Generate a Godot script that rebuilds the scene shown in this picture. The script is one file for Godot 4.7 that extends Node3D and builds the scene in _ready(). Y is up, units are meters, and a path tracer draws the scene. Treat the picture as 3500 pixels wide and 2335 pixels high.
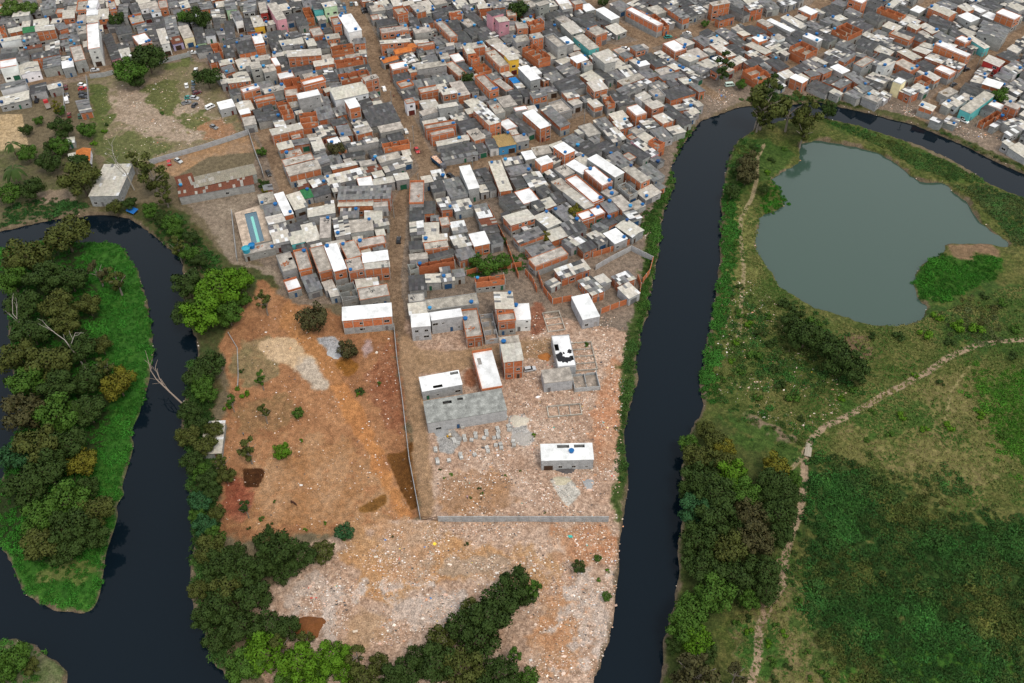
extends Node3D
# An aerial view over a self-built settlement between two arms of a dark river. Metres, y up, the camera looks towards -z.

const X0 := -300.0
const Z0 := -530.0
const TW := 1600
const TD := 1200
const STEP := 0.375
const REGIONS := ["in the walled building site", "in the block beside the pool", "left of the vacant lot", "around the warehouse yard", "near the left river", "in the top-left blocks", "between vacant lot and main street", "in the top-middle blocks", "between side street and river", "in the far right quarter", "in the upper right blocks", "right of the main street", "at the edge of the settlement"]
const GROVES := ["by the vacant lot", "among the top-left houses", "in the upper-left grove", "on the left river bank", "on the orange dirt lot", "beside the lower rubble field", "in the bottom-left corner", "on the river island", "among the houses", "on the grassy land by the pond", "in the wood beside the river", "among the rubble"]
const ROOF_KINDS := ["w", "s", "p", "g", "d", "x", "r", "t", "e", "U", "Y", "C", "P", "o", "F"]
const WALL_KINDS := ["b", "c", "w", "k", "y", "q", "n", "u", "m", "R", "l"]
const FORMS := ["b", "r", "s", "p", "n", "h"]
const LEAVES := ["d", "g", "l", "o", "v", "y", "m", "t"]
# x, z, width, depth, height, turn, roof kind, wall kind, whether a lean-to, region
const HOUSES := [
	[-247.7, -406.6, 7.1, 9.6, 4.2, 0.40, 3, 0, 0, 5], [-255.1, -426.3, 6.3, 9.5, 4.2, 0.51, 1, 1, 0, 5], [-241.4, -394.8, 6.8, 9.5, 4.2, 0.32, 2, 1, 0, 5], [-257.7, -436.6, 6.4, 8.5, 3.8, 0.25, 5, 0, 0, 5],
	[-249.4, -418.3, 7, 9, 3.8, 0.51, 1, 1, 0, 5], [-257.4, -446.4, 7.1, 8.6, 3.6, 0.25, 1, 1, 0, 5], [-247.1, -423.9, 2.4, 8.7, 5, 0.51, 13, 0, 0, 5], [-250.4, -437.1, 6, 8.3, 3.4, 0.25, 3, 1, 0, 5],
	[-233.7, -393.8, 6.4, 5.2, 3.6, 0.32, 0, 1, 0, 5], [-229.9, -387.9, 7, 6.9, 7, 0.40, 0, 2, 0, 5], [-236.9, -404.3, 6.9, 8.2, 3.8, 0.32, 3, 1, 0, 5], [-238.4, -412.7, 9.1, 4, 6, 0.40, 2, 2, 0, 5],
	[-222.4, -372.2, 10.5, 4.8, 6, 0.35, 3, 2, 0, 2], [-244.3, -429.6, 5.1, 8.1, 3.8, 0.51, 3, 1, 0, 5], [-232.5, -399.3, 12.3, 3.7, 5, 0.32, 4, 1, 0, 5], [-219.4, -364, 12, 7.4, 4, 0.36, 2, 1, 0, 2],
	[-251.1, -449.7, 6, 8.4, 3.4, 0.25, 1, 1, 0, 5], [-240.4, -423.5, 6.4, 3.9, 5, 0.47, 2, 0, 0, 5], [-237.2, -418.1, 3.9, 4.6, 3.4, 0.40, 5, 0, 1, 5], [-242.7, -438.3, 7.5, 6.8, 6, 0.25, 2, 1, 0, 5],
	[-225.9, -394.2, 3.5, 4.7, 3.2, 0.47, 3, 1, 1, 5], [-239.4, -432.9, 3.4, 4.9, 3.2, 0.25, 2, 1, 1, 5], [-233, -418.8, 3.6, 4.7, 3.4, 0.37, 3, 1, 1, 5], [-221.4, -388.4, 8.1, 9.1, 5, 0.47, 2, 2, 0, 5],
	[-234, -423.7, 5.5, 4.8, 5, 0.37, 8, 1, 0, 5], [-229.5, -413.3, 7.2, 7.4, 6, 0.44, 3, 1, 0, 5], [-245.4, -455, 6, 9.5, 3.2, 0.42, 3, 1, 0, 5], [-226.2, -406.8, 7.7, 3.6, 5, 0.36, 6, 1, 0, 5],
	[-240.3, -446.5, 6.7, 5.2, 3.6, 0.42, 2, 1, 0, 5], [-212, -372.3, 6.8, 7.1, 4, 0.32, 4, 1, 0, 2], [-232.1, -433.7, 6.8, 8.9, 3.8, 0.37, 2, 1, 0, 5], [-227.5, -425.6, 5.5, 6.8, 3.8, 0.37, 4, 1, 0, 5],
	[-223.9, -419.7, 8.3, 4.9, 8, 0.42, 2, 0, 0, 5], [-218.1, -400.5, 11.9, 6.7, 5, 0.43, 4, 0, 0, 5], [-237.5, -459.4, 5.9, 9.8, 4.2, 0.42, 3, 1, 0, 5], [-232.5, -446.8, 6.9, 9, 6, 0.42, 3, 1, 0, 5],
	[-212.6, -393.3, 7.6, 9.3, 5, 0.33, 3, 1, 0, 5], [-218.6, -410.3, 6.3, 8.9, 3.4, 0.36, 5, 0, 0, 5], [-228, -440.6, 2.8, 3.1, 3.4, 0.18, 4, 1, 1, 5], [-205, -373.9, 5.8, 5.1, 4, 0.50, 2, 1, 0, 2],
	[-225.4, -436, 4.5, 5.9, 3.2, 0.18, 2, 1, 0, 5], [-231.3, -457, 3.3, 4.5, 3.2, 0.42, 5, 1, 1, 5], [-225.1, -442.1, 3, 4.3, 5, 0.18, 1, 0, 0, 5], [-232.7, -464.4, 6.3, 9.1, 4.2, 0.42, 5, 1, 0, 5],
	[-219.7, -427.2, 4.3, 8.3, 5, 0.64, 3, 0, 0, 5], [-226.1, -446.6, 3.4, 4.9, 3.2, 0.18, 4, 0, 1, 5], [-216.6, -420.1, 3.5, 5, 3.4, 0.38, 3, 0, 1, 5], [-213.8, -413.7, 3.8, 4.7, 3.6, 0.38, 3, 1, 1, 5],
	[-208.2, -398.4, 3.4, 4.2, 4.2, 0.45, 5, 1, 1, 5], [-204.5, -391.1, 5, 6.9, 5, 0.39, 0, 1, 0, 5], [-219, -437.5, 5.2, 8.8, 6, 0.31, 2, 0, 0, 5], [-225.3, -456.6, 7.1, 9.9, 4.2, 0.42, 3, 1, 0, 5],
	[-184.7, -332.7, 2.8, 4.1, 3, 0.29, 5, 1, 0, 2], [-208.8, -408.3, 5.2, 6.8, 3.8, 0.38, 3, 1, 0, 5], [-180.3, -321.3, 2.6, 4.9, 3, 0.42, 2, 1, 0, 2], [-221.1, -446.7, 5.2, 8.2, 3.4, 0.18, 1, 1, 0, 5],
	[-214.5, -427.8, 4, 7, 4, 0.45, 3, 1, 0, 5], [-210.8, -417.9, 4.6, 10.1, 4, 0.38, 3, 1, 0, 5], [-202, -398.8, 5, 14.5, 6, 0.45, 1, 1, 0, 5], [-211.5, -433.7, 4.4, 9.8, 5, 0.24, 1, 1, 0, 5],
	[-214.8, -445.5, 4.3, 10.6, 6, 0.25, 1, 0, 0, 5], [-207.8, -422.6, 4, 7.5, 5, 0.36, 1, 1, 0, 5], [-175.7, -321, 5.4, 8.8, 4, 0.26, 7, 2, 0, 2], [-187.1, -358.1, 4.8, 10.9, 3.5, 0.49, 3, 0, 0, 2],
	[-218.1, -460.1, 6.6, 8.8, 3.8, 0.25, 1, 1, 0, 5], [-203.1, -413.2, 3.4, 4.9, 3.2, 0.33, 2, 1, 1, 5], [-215.2, -452.7, 3.1, 3.6, 3.6, 0.25, 4, 1, 1, 5], [-209.5, -445.5, 4.7, 8.9, 7, 0.18, 0, 2, 0, 5],
	[-207.6, -438.7, 5.4, 4.8, 6, 0.25, 0, 2, 0, 5], [-205.6, -432.4, 5, 6.7, 6, 0.31, 2, 2, 0, 5], [-197.2, -409.5, 5, 24.9, 9, 0.33, 0, 2, 0, 5], [-202.4, -425.9, 5.9, 6.9, 3.8, 0.36, 2, 1, 0, 5],
	[-210.4, -456, 5.6, 7.6, 3.8, 0.18, 1, 1, 0, 5], [-202, -437.9, 4.7, 9.1, 6, 0.26, 2, 0, 0, 5], [-208.5, -462.2, 2.9, 3.3, 3.4, 0.18, 4, 0, 1, 5], [-158.3, -302.6, 11, 21.9, 5, 0.04, 2, 1, 0, 3],
	[-190.2, -409.5, 4, 25.9, 4, 0.46, 4, 3, 0, 5], [-199.7, -445.5, 3.3, 10.3, 6, 0.38, 1, 0, 0, 5], [-203.3, -455.2, 6.3, 9.1, 3.6, 0.38, 2, 0, 0, 5], [-197.2, -436.9, 3.5, 4.8, 4.2, 0.26, 1, 1, 1, 5],
	[-195, -432.3, 7.6, 5, 3.8, 0.26, 4, 1, 0, 5], [-203.8, -462.4, 3.4, 4.6, 3.2, 0.38, 3, 1, 1, 5], [-184.9, -410.1, 4.9, 6.9, 4, 0.50, 4, 1, 0, 5], [-194, -443.1, 4.2, 14.7, 5, 0.25, 3, 1, 0, 5],
	[-189, -425.4, 6.8, 8.8, 4.2, 0.41, 4, 1, 0, 5], [-182.1, -403.3, 4.6, 7.3, 4, 0.41, 2, 1, 0, 5], [-196.1, -455, 3.1, 3.2, 4.2, 0.38, 4, 1, 1, 5], [-197.4, -461.5, 6.7, 9.6, 3.4, 0.38, 3, 1, 0, 5],
	[-184, -417.7, 6.1, 5, 4, 0.39, 4, 1, 0, 5], [-189.5, -447, 4.3, 11.8, 5, 0.45, 4, 1, 0, 5], [-185.7, -436, 6.2, 9.3, 3.4, 0.47, 1, 1, 0, 5], [-180.4, -427.2, 4.6, 9.2, 4, 0.41, 3, 1, 0, 5],
	[-175.7, -412.1, 6.3, 10.3, 6, 0.59, 0, 0, 0, 5], [-187.3, -454.8, 6.3, 8.6, 4.2, 0.45, 2, 1, 0, 5], [-189.3, -464.6, 7, 9.7, 4.2, 0.45, 4, 1, 0, 5], [-181.8, -440.8, 3.6, 4.6, 3.4, 0.47, 4, 1, 1, 5],
	[-182.1, -446.8, 8.7, 6.1, 6, 0.48, 1, 2, 0, 5], [-174.1, -423.3, 3.5, 18.8, 4, 0.40, 4, 1, 0, 5], [-177.6, -441.9, 4.4, 6.1, 6, 0.47, 1, 2, 0, 5], [-181.7, -457.1, 5.1, 7.8, 3.6, 0.48, 4, 0, 0, 5],
	[-173.4, -432.7, 4.4, 11.3, 4, 0.37, 4, 1, 0, 5], [-166.1, -413.8, 3.6, 13.8, 7, 0.40, 2, 2, 0, 5], [-174.1, -445.5, 4, 7.9, 7, 0.34, 1, 0, 0, 5], [-175.1, -459.9, 5.9, 8.9, 3.4, 0.34, 4, 1, 0, 5],
	[-166.5, -429, 5.1, 22.1, 4, 0.35, 3, 1, 0, 5], [-160.9, -415.5, 4.8, 6, 4, 0.48, 6, 10, 0, 5], [-170.3, -452.8, 7.4, 5.4, 3.6, 0.42, 3, 1, 0, 5], [-167.7, -444.6, 3.8, 4.7, 3.8, 0.42, 3, 1, 1, 5],
	[-169.7, -463.9, 5.5, 7.7, 3.6, 0.42, 3, 1, 0, 5], [-163.2, -438.5, 5.1, 7.1, 3.6, 0.42, 5, 1, 0, 5], [-161.5, -432.1, 4.5, 5.7, 3.6, 0.35, 3, 1, 0, 5], [-164.1, -447.3, 4.1, 8, 6, 0.42, 2, 0, 0, 5],
	[-129.1, -302.5, 6.4, 7.4, 4.4, 0.46, 6, 1, 0, 3], [-157.5, -421.4, 4.9, 13.3, 5, 0.45, 1, 8, 0, 5], [-163.5, -456.7, 7.3, 5.1, 3.8, 0.42, 3, 1, 0, 5], [-160.4, -448.7, 3.8, 4.6, 3.4, 0.42, 4, 0, 1, 5],
	[-163.5, -465, 6.4, 9.2, 3.6, 0.42, 2, 1, 0, 5], [-155.8, -437.3, 7, 8.9, 3.8, 0.29, 0, 1, 0, 5], [-153.9, -430.6, 3.3, 5, 3.6, 0.29, 4, 0, 1, 5], [-150.9, -420.5, 4.3, 15.1, 4, 0.34, 4, 6, 0, 5],
	[-146.2, -408.1, 6.8, 5.7, 3.6, 0.46, 4, 1, 0, 5], [-155.1, -451.6, 6.1, 8.1, 3.6, 0.42, 3, 0, 0, 5], [-151.5, -440.3, 3.1, 3.5, 3.6, 0.29, 4, 0, 1, 5], [-149.3, -432.6, 2.8, 3.3, 3.8, 0.29, 1, 1, 1, 5],
	[-146.5, -423.4, 4.5, 8.2, 4, 0.27, 4, 2, 0, 5], [-90.2, -175.5, 5.7, 12.2, 3, 0.12, 2, 1, 0, 4], [-138.8, -398.4, 5.7, 6.8, 4.2, 0.42, 4, 0, 0, 6], [-116.3, -299.3, 28.5, 5.3, 4.2, 0.30, 6, 1, 0, 3],
	[-140, -407.9, 3.7, 8.3, 4, 0.46, 13, 0, 0, 6], [-144.9, -431.5, 2.8, 10.4, 4, 0.29, 4, 1, 0, 7], [-151.1, -461.3, 6.9, 9.4, 4.2, 0.32, 3, 0, 0, 7], [-147, -443.2, 6, 9.2, 3.4, 0.32, 5, 1, 0, 7],
	[-132.9, -383.3, 3.4, 4.9, 3.2, 0.47, 2, 1, 1, 6], [-141, -422.6, 3.5, 5.3, 4, 0.41, 3, 1, 0, 7], [-146.5, -452.8, 6.7, 5.1, 3.8, 0.32, 2, 1, 0, 7], [-129.7, -378.2, 3.5, 4.6, 3.8, 0.40, 2, 1, 1, 6],
	[-113.9, -305.8, 23.2, 7.1, 4.9, 0.39, 12, 1, 0, 3], [-124.9, -358.5, 6.6, 6.5, 4, 0.45, 0, 1, 0, 6], [-132.5, -394.7, 6.2, 4, 4, 0.42, 2, 0, 0, 6], [-130.2, -388.3, 4.6, 6.6, 4, 0.47, 3, 0, 0, 6],
	[-133.4, -404.6, 4.2, 10.2, 4, 0.35, 4, 0, 0, 6], [-137.6, -426.2, 4.1, 19.4, 4, 0.26, 4, 2, 0, 7], [-141.1, -446.8, 4.9, 9.5, 6, 0.32, 3, 6, 0, 7], [-134, -413.9, 7.6, 5.1, 4.2, 0.46, 4, 1, 0, 6],
	[-143.6, -461.1, 6.6, 8.2, 3.2, 0.32, 3, 1, 0, 7], [-141.4, -453.5, 3, 3.4, 3.2, 0.32, 2, 1, 1, 7], [-138.4, -440.3, 3.8, 4.5, 3.4, 0.32, 1, 1, 1, 7], [-123.2, -368.4, 3.4, 5, 4.2, 0.58, 4, 1, 1, 6],
	[-134.9, -433.9, 3.5, 8.5, 7, 0.42, 3, 2, 0, 7], [-122.5, -375.9, 9.7, 3.8, 6, 0.40, 2, 0, 0, 6], [-123.1, -382.4, 6.4, 8.3, 3.6, 0.40, 2, 1, 0, 6], [-124.4, -395.1, 6.3, 9.6, 3.2, 0.42, 2, 1, 0, 6],
	[-115.4, -352, 4.3, 3.8, 4.5, 0.42, 0, 0, 0, 6], [-116.9, -358.5, 6.4, 8.3, 3.2, 0.42, 2, 0, 0, 6], [-125.4, -405.6, 8, 10.1, 6, 0.38, 4, 0, 0, 6], [-134.9, -454.4, 6.8, 5.2, 3.2, 0.15, 3, 1, 0, 7],
	[-127.4, -417.4, 6.1, 8.4, 3.2, 0.36, 3, 1, 0, 6], [-129, -430.4, 3.7, 13.8, 4, 0.34, 4, 0, 0, 7], [-112.2, -345.5, 5.1, 6.6, 4, 0.34, 1, 1, 0, 6], [-131.3, -445.9, 5.6, 12.4, 6, 0.15, 3, 1, 0, 7],
	[-117.3, -372.6, 6.4, 5.4, 3.2, 0.58, 2, 1, 0, 6], [-115.8, -368, 7.9, 3.5, 6, 0.58, 0, 0, 0, 6], [-120.3, -389.3, 3.5, 4.2, 3.6, 0.38, 3, 1, 1, 6], [-132.7, -462.6, 6.1, 9.9, 3.6, 0.15, 4, 1, 0, 7],
	[-120.5, -399.9, 2.9, 3.7, 3.4, 0.30, 2, 1, 1, 6], [-116, -383.9, 4.5, 5.9, 8.5, 0.38, 1, 1, 0, 6], [-110.6, -353.6, 2.8, 3.5, 3.6, 0.42, 4, 1, 1, 6], [-125.1, -432.5, 4.8, 13, 5, 0.34, 2, 4, 0, 7],
	[-120, -409.6, 4.7, 11.1, 7, 0.36, 0, 0, 0, 6], [-111.8, -363.6, 3.8, 4.4, 3.8, 0.38, 5, 1, 1, 6], [-92.8, -262.8, 11.4, 4.2, 3, 0.37, 1, 1, 0, 1], [-121.5, -419.9, 6.5, 5.3, 3.2, 0.36, 2, 1, 0, 6],
	[-115.5, -394.7, 6.1, 4.3, 6, 0.30, 1, 1, 0, 6], [-123.7, -442.1, 3.4, 11.5, 7, 0.28, 1, 9, 0, 7], [-125.1, -451.5, 5.8, 7.1, 3.8, 0.15, 3, 1, 0, 7], [-108, -360.6, 8.4, 3.8, 5, 0.38, 1, 0, 0, 6],
	[-126.7, -461.9, 5.5, 8.1, 4.2, 0.15, 3, 1, 0, 7], [-110.6, -374.6, 6.5, 8.8, 3.2, 0.45, 3, 1, 0, 6], [-115.1, -400.1, 3.4, 4.4, 3.8, 0.30, 3, 1, 1, 6], [-113.2, -389.4, 4.5, 5.7, 3.2, 0.44, 4, 1, 0, 6],
	[-95.2, -292.1, 6, 6.9, 3.5, 0.34, 1, 1, 0, 1], [-105.1, -349.9, 9.8, 7.1, 4, 0.43, 4, 1, 0, 6], [-96, -299.2, 3.3, 3.5, 3.6, 0.34, 3, 0, 1, 1], [-106.2, -355.9, 4, 4.5, 3.8, 0.38, 4, 0, 1, 6],
	[-110.3, -383.7, 5.6, 6, 7, 0.41, 1, 1, 0, 6], [-119.2, -432.2, 4.5, 3.4, 4, 0.47, 2, 1, 0, 7], [-91.2, -283, 5.6, 6.8, 5, 0.36, 3, 1, 0, 1], [-119.9, -447, 3.1, 3.5, 4.2, 0.28, 4, 1, 1, 7],
	[-105.6, -369.5, 9.5, 4.4, 5, 0.45, 1, 1, 0, 6], [-112.5, -409.5, 3.8, 11.3, 4, 0.38, 4, 1, 0, 6], [-114.4, -420.2, 6.7, 8.5, 3.6, 0.38, 4, 1, 0, 7], [-88.6, -276.5, 6.1, 4.6, 6, 0.47, 2, 1, 0, 1],
	[-108.2, -389.4, 2.3, 7.5, 7, 0.44, 0, 0, 0, 6], [-115.7, -436.3, 4.6, 18.5, 8, 0.44, 1, 3, 0, 7], [-109.7, -401.5, 4.8, 3.8, 4, 0.25, 2, 1, 0, 6], [-87, -272.1, 6.4, 4.1, 5, 0.39, 5, 1, 0, 1],
	[-99.1, -343.8, 4.2, 5.5, 4.2, 0.40, 5, 0, 0, 6], [-102.8, -365.5, 3.5, 4.9, 3.2, 0.45, 3, 1, 1, 6], [-118, -454.6, 6.7, 8.9, 3.4, 0.45, 4, 1, 0, 7], [-85.2, -267.4, 5.9, 5.7, 5, 0.36, 2, 1, 0, 1],
	[-106.1, -393.9, 4, 10.1, 4, 0.36, 4, 1, 0, 6], [-87.4, -286.8, 3.7, 14.9, 5, 0.43, 0, 0, 0, 1], [-113.8, -445, 4.7, 8.5, 6, 0.45, 2, 1, 0, 7], [-98, -352.9, 4.9, 12.7, 6, 0.41, 13, 0, 0, 6],
	[-93.5, -326, 5.9, 4.4, 5, 0.43, 2, 0, 0, 6], [-102.8, -382.4, 6.8, 5.4, 4.2, 0.39, 0, 0, 0, 6], [-107.3, -411, 5.5, 5.4, 5, 0.43, 2, 1, 0, 6], [-95, -337.9, 12.9, 5.4, 5, 0.40, 2, 0, 0, 6],
	[-106.3, -404.4, 3.1, 3.2, 3.2, 0.25, 2, 1, 1, 6], [-80.6, -253, 5.2, 9.7, 5, 0.42, 1, 1, 0, 1], [-82.3, -262.9, 3.3, 4.7, 3.2, 0.35, 4, 0, 1, 1], [-104.8, -401.1, 2.9, 3.2, 3.8, 0.25, 3, 1, 1, 6],
	[-110.4, -437.5, 4.5, 5.5, 4.2, 0.44, 4, 1, 0, 7], [-107.1, -422.7, 6.7, 5.1, 3.2, 0.39, 3, 1, 0, 7], [-97.3, -365.7, 5.3, 6.8, 5, 0.23, 1, 0, 0, 6], [-98.9, -377.3, 7.7, 6.2, 4, 0.39, 13, 0, 0, 6],
	[-77.1, -242.6, 4.6, 5.9, 3.2, 0.43, 0, 1, 0, 1], [-89.4, -321.5, 6.7, 5.1, 3.6, 0.43, 1, 1, 0, 6], [-95.4, -359, 3.5, 4.6, 3.6, 0.41, 1, 1, 1, 6], [-81.1, -272.6, 4.7, 4.4, 5, 0.40, 4, 1, 0, 1],
	[-109.6, -451.9, 5, 7.3, 3.6, 0.45, 4, 1, 0, 7], [-111.1, -462.2, 6.3, 9.3, 3.2, 0.45, 2, 1, 0, 7], [-90.6, -334.3, 3.9, 4.2, 3.2, 0.39, 1, 0, 1, 6], [-103.7, -418.3, 5.5, 4.6, 5, 0.39, 4, 1, 0, 7],
	[-79.3, -267, 4.8, 6.1, 5, 0.35, 2, 5, 0, 1], [-82.7, -289.1, 5.1, 9.3, 5, 0.49, 2, 1, 0, 1], [-102, -412.2, 4.9, 5.8, 5, 0.31, 2, 1, 0, 6], [-86.5, -315.6, 12.1, 4.8, 5, 0.44, 1, 1, 0, 6],
	[-100.6, -404.6, 5.9, 8.3, 3.6, 0.31, 4, 1, 0, 6], [-92, -351.9, 2.8, 3.2, 4.2, 0.41, 2, 1, 1, 6], [-104.9, -436.8, 4.9, 15, 4, 0.39, 4, 1, 0, 7], [-87.9, -330.1, 6.8, 4.2, 4, 0.39, 3, 0, 0, 6],
	[-83.2, -302.9, 2.9, 3.7, 3.2, 0.36, 2, 0, 1, 6], [-79.5, -279.4, 3.7, 4.4, 3.2, 0.40, 4, 1, 1, 1], [-96.4, -389.1, 8.7, 4.2, 4, 0.41, 4, 1, 0, 6], [-76.6, -262, 3.4, 4.8, 4.2, 0.35, 4, 0, 1, 1],
	[-74.9, -253.8, 4.6, 11.4, 5, 0.34, 1, 0, 0, 1], [-83.2, -308.7, 12.9, 6.1, 6, 0.41, 1, 0, 0, 6], [-81.9, -299.3, 4, 2.4, 4, 0.36, 6, 0, 0, 1], [-96, -396.3, 15.2, 5.8, 8, 0.23, 2, 0, 0, 6],
	[-99.4, -420.7, 3.7, 4.3, 3.4, 0.39, 5, 1, 1, 6], [-80.2, -295.5, 3.5, 5.6, 3.5, 0.42, 8, 1, 0, 1], [-88.2, -358.4, 9.3, 4.3, 9, 0.40, 0, 1, 0, 6], [-87, -346.6, 7.3, 9.3, 5, 0.26, 13, 0, 0, 6],
	[-101.7, -442.5, 3.8, 11.8, 4, 0.33, 13, 0, 0, 7], [-103.1, -454, 6.1, 9.6, 3.2, 0.30, 3, 1, 0, 7], [-74.7, -270.1, 4.9, 9.5, 5, 0.36, 2, 1, 0, 1], [-95.6, -411.3, 3.9, 7.2, 5, 0.39, 2, 1, 0, 6],
	[-94.5, -403.5, 3.7, 5, 3.6, 0.23, 3, 1, 1, 6], [-91.1, -381.5, 6.3, 8.3, 3.6, 0.39, 1, 1, 0, 6], [-70.4, -243.3, 4.9, 7.9, 4, 0.43, 3, 1, 0, 1], [-83.5, -334, 3.7, 4.9, 3.4, 0.39, 1, 1, 1, 6],
	[-96.8, -425.3, 3.1, 3.4, 3.6, 0.39, 5, 1, 1, 7], [-88.3, -372, 10.1, 4.3, 7, 0.48, 0, 0, 0, 6], [-87, -364.9, 7, 5, 3.6, 0.40, 3, 1, 0, 6], [-93.9, -419.2, 4.9, 7.7, 6, 0.39, 1, 0, 0, 7],
	[-97.2, -445, 4.3, 9.5, 7, 0.30, 4, 5, 0, 7], [-71.2, -262.3, 3.7, 4.2, 3.8, 0.36, 5, 1, 1, 1], [-80.3, -327, 4.4, 9.8, 5, 0.37, 2, 1, 0, 6], [-99.8, -461.6, 4.7, 6.4, 3.4, 0.36, 4, 0, 0, 7],
	[-76.7, -302.5, 5.8, 5, 4, 0.51, 5, 0, 0, 6], [-75, -297.2, 6.8, 5.3, 3.5, 0.37, 4, 1, 0, 1], [-68.2, -253.5, 4.7, 14, 6, 0.38, 1, 0, 0, 1], [-94.4, -437.1, 3.6, 5, 4.2, 0.38, 2, 1, 1, 7],
	[-77.6, -318.4, 4.9, 7.8, 4, 0.41, 3, 1, 0, 6], [-72.5, -283, 10.1, 5.2, 5, 0.17, 2, 1, 0, 1], [-97, -456.1, 3.3, 4.5, 4.2, 0.30, 3, 0, 1, 7], [-90, -409.7, 5, 9, 5, 0.33, 4, 1, 0, 6],
	[-86.8, -392.6, 9.2, 4.2, 5, 0.31, 2, 0, 0, 6], [-81.4, -353.4, 7.1, 8.9, 3.2, 0.40, 3, 0, 0, 6], [-82.1, -361.5, 3.4, 5, 4.2, 0.40, 3, 1, 1, 6], [-79.1, -339, 6.9, 8.6, 3.4, 0.43, 5, 0, 0, 6],
	[-69.5, -272.5, 4, 12.1, 5, 0.13, 1, 1, 0, 1], [-74.6, -310.7, 3.3, 3.1, 4, 0.52, 4, 1, 0, 6], [-89.7, -422.9, 4.7, 4.8, 5, 0.55, 4, 1, 0, 7], [-86.7, -400, 4.2, 6, 3.4, 0.31, 2, 1, 0, 6],
	[-82.1, -370.2, 2.9, 3.2, 4.2, 0.48, 2, 0, 1, 6], [-84.2, -387.5, 3.9, 4.7, 3.8, 0.31, 5, 1, 1, 6], [-64.4, -242.8, 3.8, 5, 3.2, 0.43, 1, 1, 1, 1], [-90.9, -443.9, 6.4, 6, 8, 0.38, 2, 6, 0, 7],
	[-70.2, -288, 3.1, 3.1, 4.2, 0.17, 5, 1, 1, 1], [-94.1, -466.7, 6.4, 9.7, 3.2, 0.36, 5, 0, 0, 7], [-91.4, -449.5, 3.7, 4.3, 4.2, 0.36, 3, 1, 1, 7], [-82.2, -381.6, 5.6, 7.1, 4, 0.32, 4, 1, 0, 6],
	[-91.7, -457.1, 7.1, 8.3, 3.4, 0.36, 3, 1, 0, 7], [-85.6, -414.9, 6.4, 4.5, 6, 0.31, 1, 0, 0, 6], [-74.1, -330.5, 4.6, 4.3, 4, 0.48, 0, 1, 0, 6], [-62, -238.8, 3.1, 3.6, 3.4, 0.39, 2, 1, 1, 1],
	[-84.5, -410.8, 2.9, 3.7, 3.6, 0.31, 2, 1, 1, 6], [-72.2, -318.3, 4.8, 6, 3.4, 0.41, 3, 0, 0, 6], [-63, -253.4, 4.6, 14.8, 7, 0.37, 0, 0, 0, 1], [-84.9, -425, 3.7, 8.2, 8, 0.32, 1, 0, 0, 7],
	[-78.7, -373.2, 5.1, 8.2, 3.6, 0.32, 3, 0, 0, 6], [-69, -299.2, 3.6, 4.6, 3.6, 0.37, 5, 1, 1, 1], [-64.3, -264.4, 6.6, 5.6, 3.2, 0.42, 2, 1, 0, 1], [-86.8, -439.1, 7.6, 5.4, 3.6, 0.38, 2, 1, 0, 7],
	[-74, -345.1, 6.3, 5.4, 4, 0.43, 4, 0, 0, 6], [-71.3, -325.6, 4.9, 5.7, 4.2, 0.48, 4, 0, 0, 6], [-79.1, -386.9, 3.4, 4.7, 3.4, 0.32, 3, 1, 1, 6], [-74.8, -354.6, 4.6, 6.1, 3.2, 0.42, 3, 0, 0, 6],
	[-86.2, -445.8, 3.4, 4.9, 4.2, 0.38, 3, 1, 1, 7], [-86.7, -451.3, 4.5, 3.9, 4, 0.36, 4, 7, 0, 7], [-79.9, -397.2, 4.2, 5.9, 3.2, 0.29, 3, 1, 0, 6], [-63.6, -273.5, 5.3, 10.7, 5, 0.23, 5, 1, 0, 1],
	[-79.5, -403.1, 10.5, 3.9, 7, 0.29, 13, 0, 0, 6], [-81.7, -418.8, 3, 3.7, 3.6, 0.41, 4, 1, 1, 6], [-67.6, -312.3, 10.2, 2.6, 5, 0.46, 2, 0, 0, 6], [-70.7, -338.3, 4.9, 8.3, 4, 0.36, 3, 0, 0, 6],
	[-69.7, -331.7, 3.2, 3.1, 4.2, 0.48, 2, 1, 1, 6], [-79.3, -409.5, 5.7, 7.9, 3.8, 0.29, 4, 1, 0, 6], [-66.3, -306, 15.3, 5.8, 4, 0.40, 5, 1, 0, 6], [-73.8, -373.3, 3.6, 4.9, 3.4, 0.40, 5, 0, 1, 6],
	[-57.1, -238.8, 5.9, 7.7, 4, 0.39, 13, 1, 0, 1], [-66.5, -316.7, 3.1, 3.4, 3.6, 0.46, 1, 0, 1, 6], [-71.9, -365.7, 15, 9.8, 7, 0.40, 2, 2, 0, 6], [-75.2, -392.9, 13, 3.5, 6, 0.32, 13, 0, 0, 6],
	[-74.5, -386.9, 3.9, 4.9, 4.2, 0.39, 3, 1, 1, 6], [-61.8, -282.4, 6.7, 5.2, 4.2, 0.04, 3, 1, 0, 1], [-77.9, -422.3, 6.2, 17.6, 9, 0.41, 0, 2, 0, 7], [-58.2, -258.6, 5.4, 9.3, 6, 0.42, 1, 0, 0, 1],
	[-63.3, -301, 3.3, 4.3, 3.2, 0.40, 4, 1, 1, 6], [-68.6, -352.9, 4.8, 7.3, 8, 0.42, 0, 0, 0, 6], [-74.3, -399.4, 6.7, 5.8, 3.8, 0.29, 1, 1, 0, 6], [-64.9, -321.7, 8.7, 3.2, 3.5, 0.29, 4, 1, 0, 6],
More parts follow.
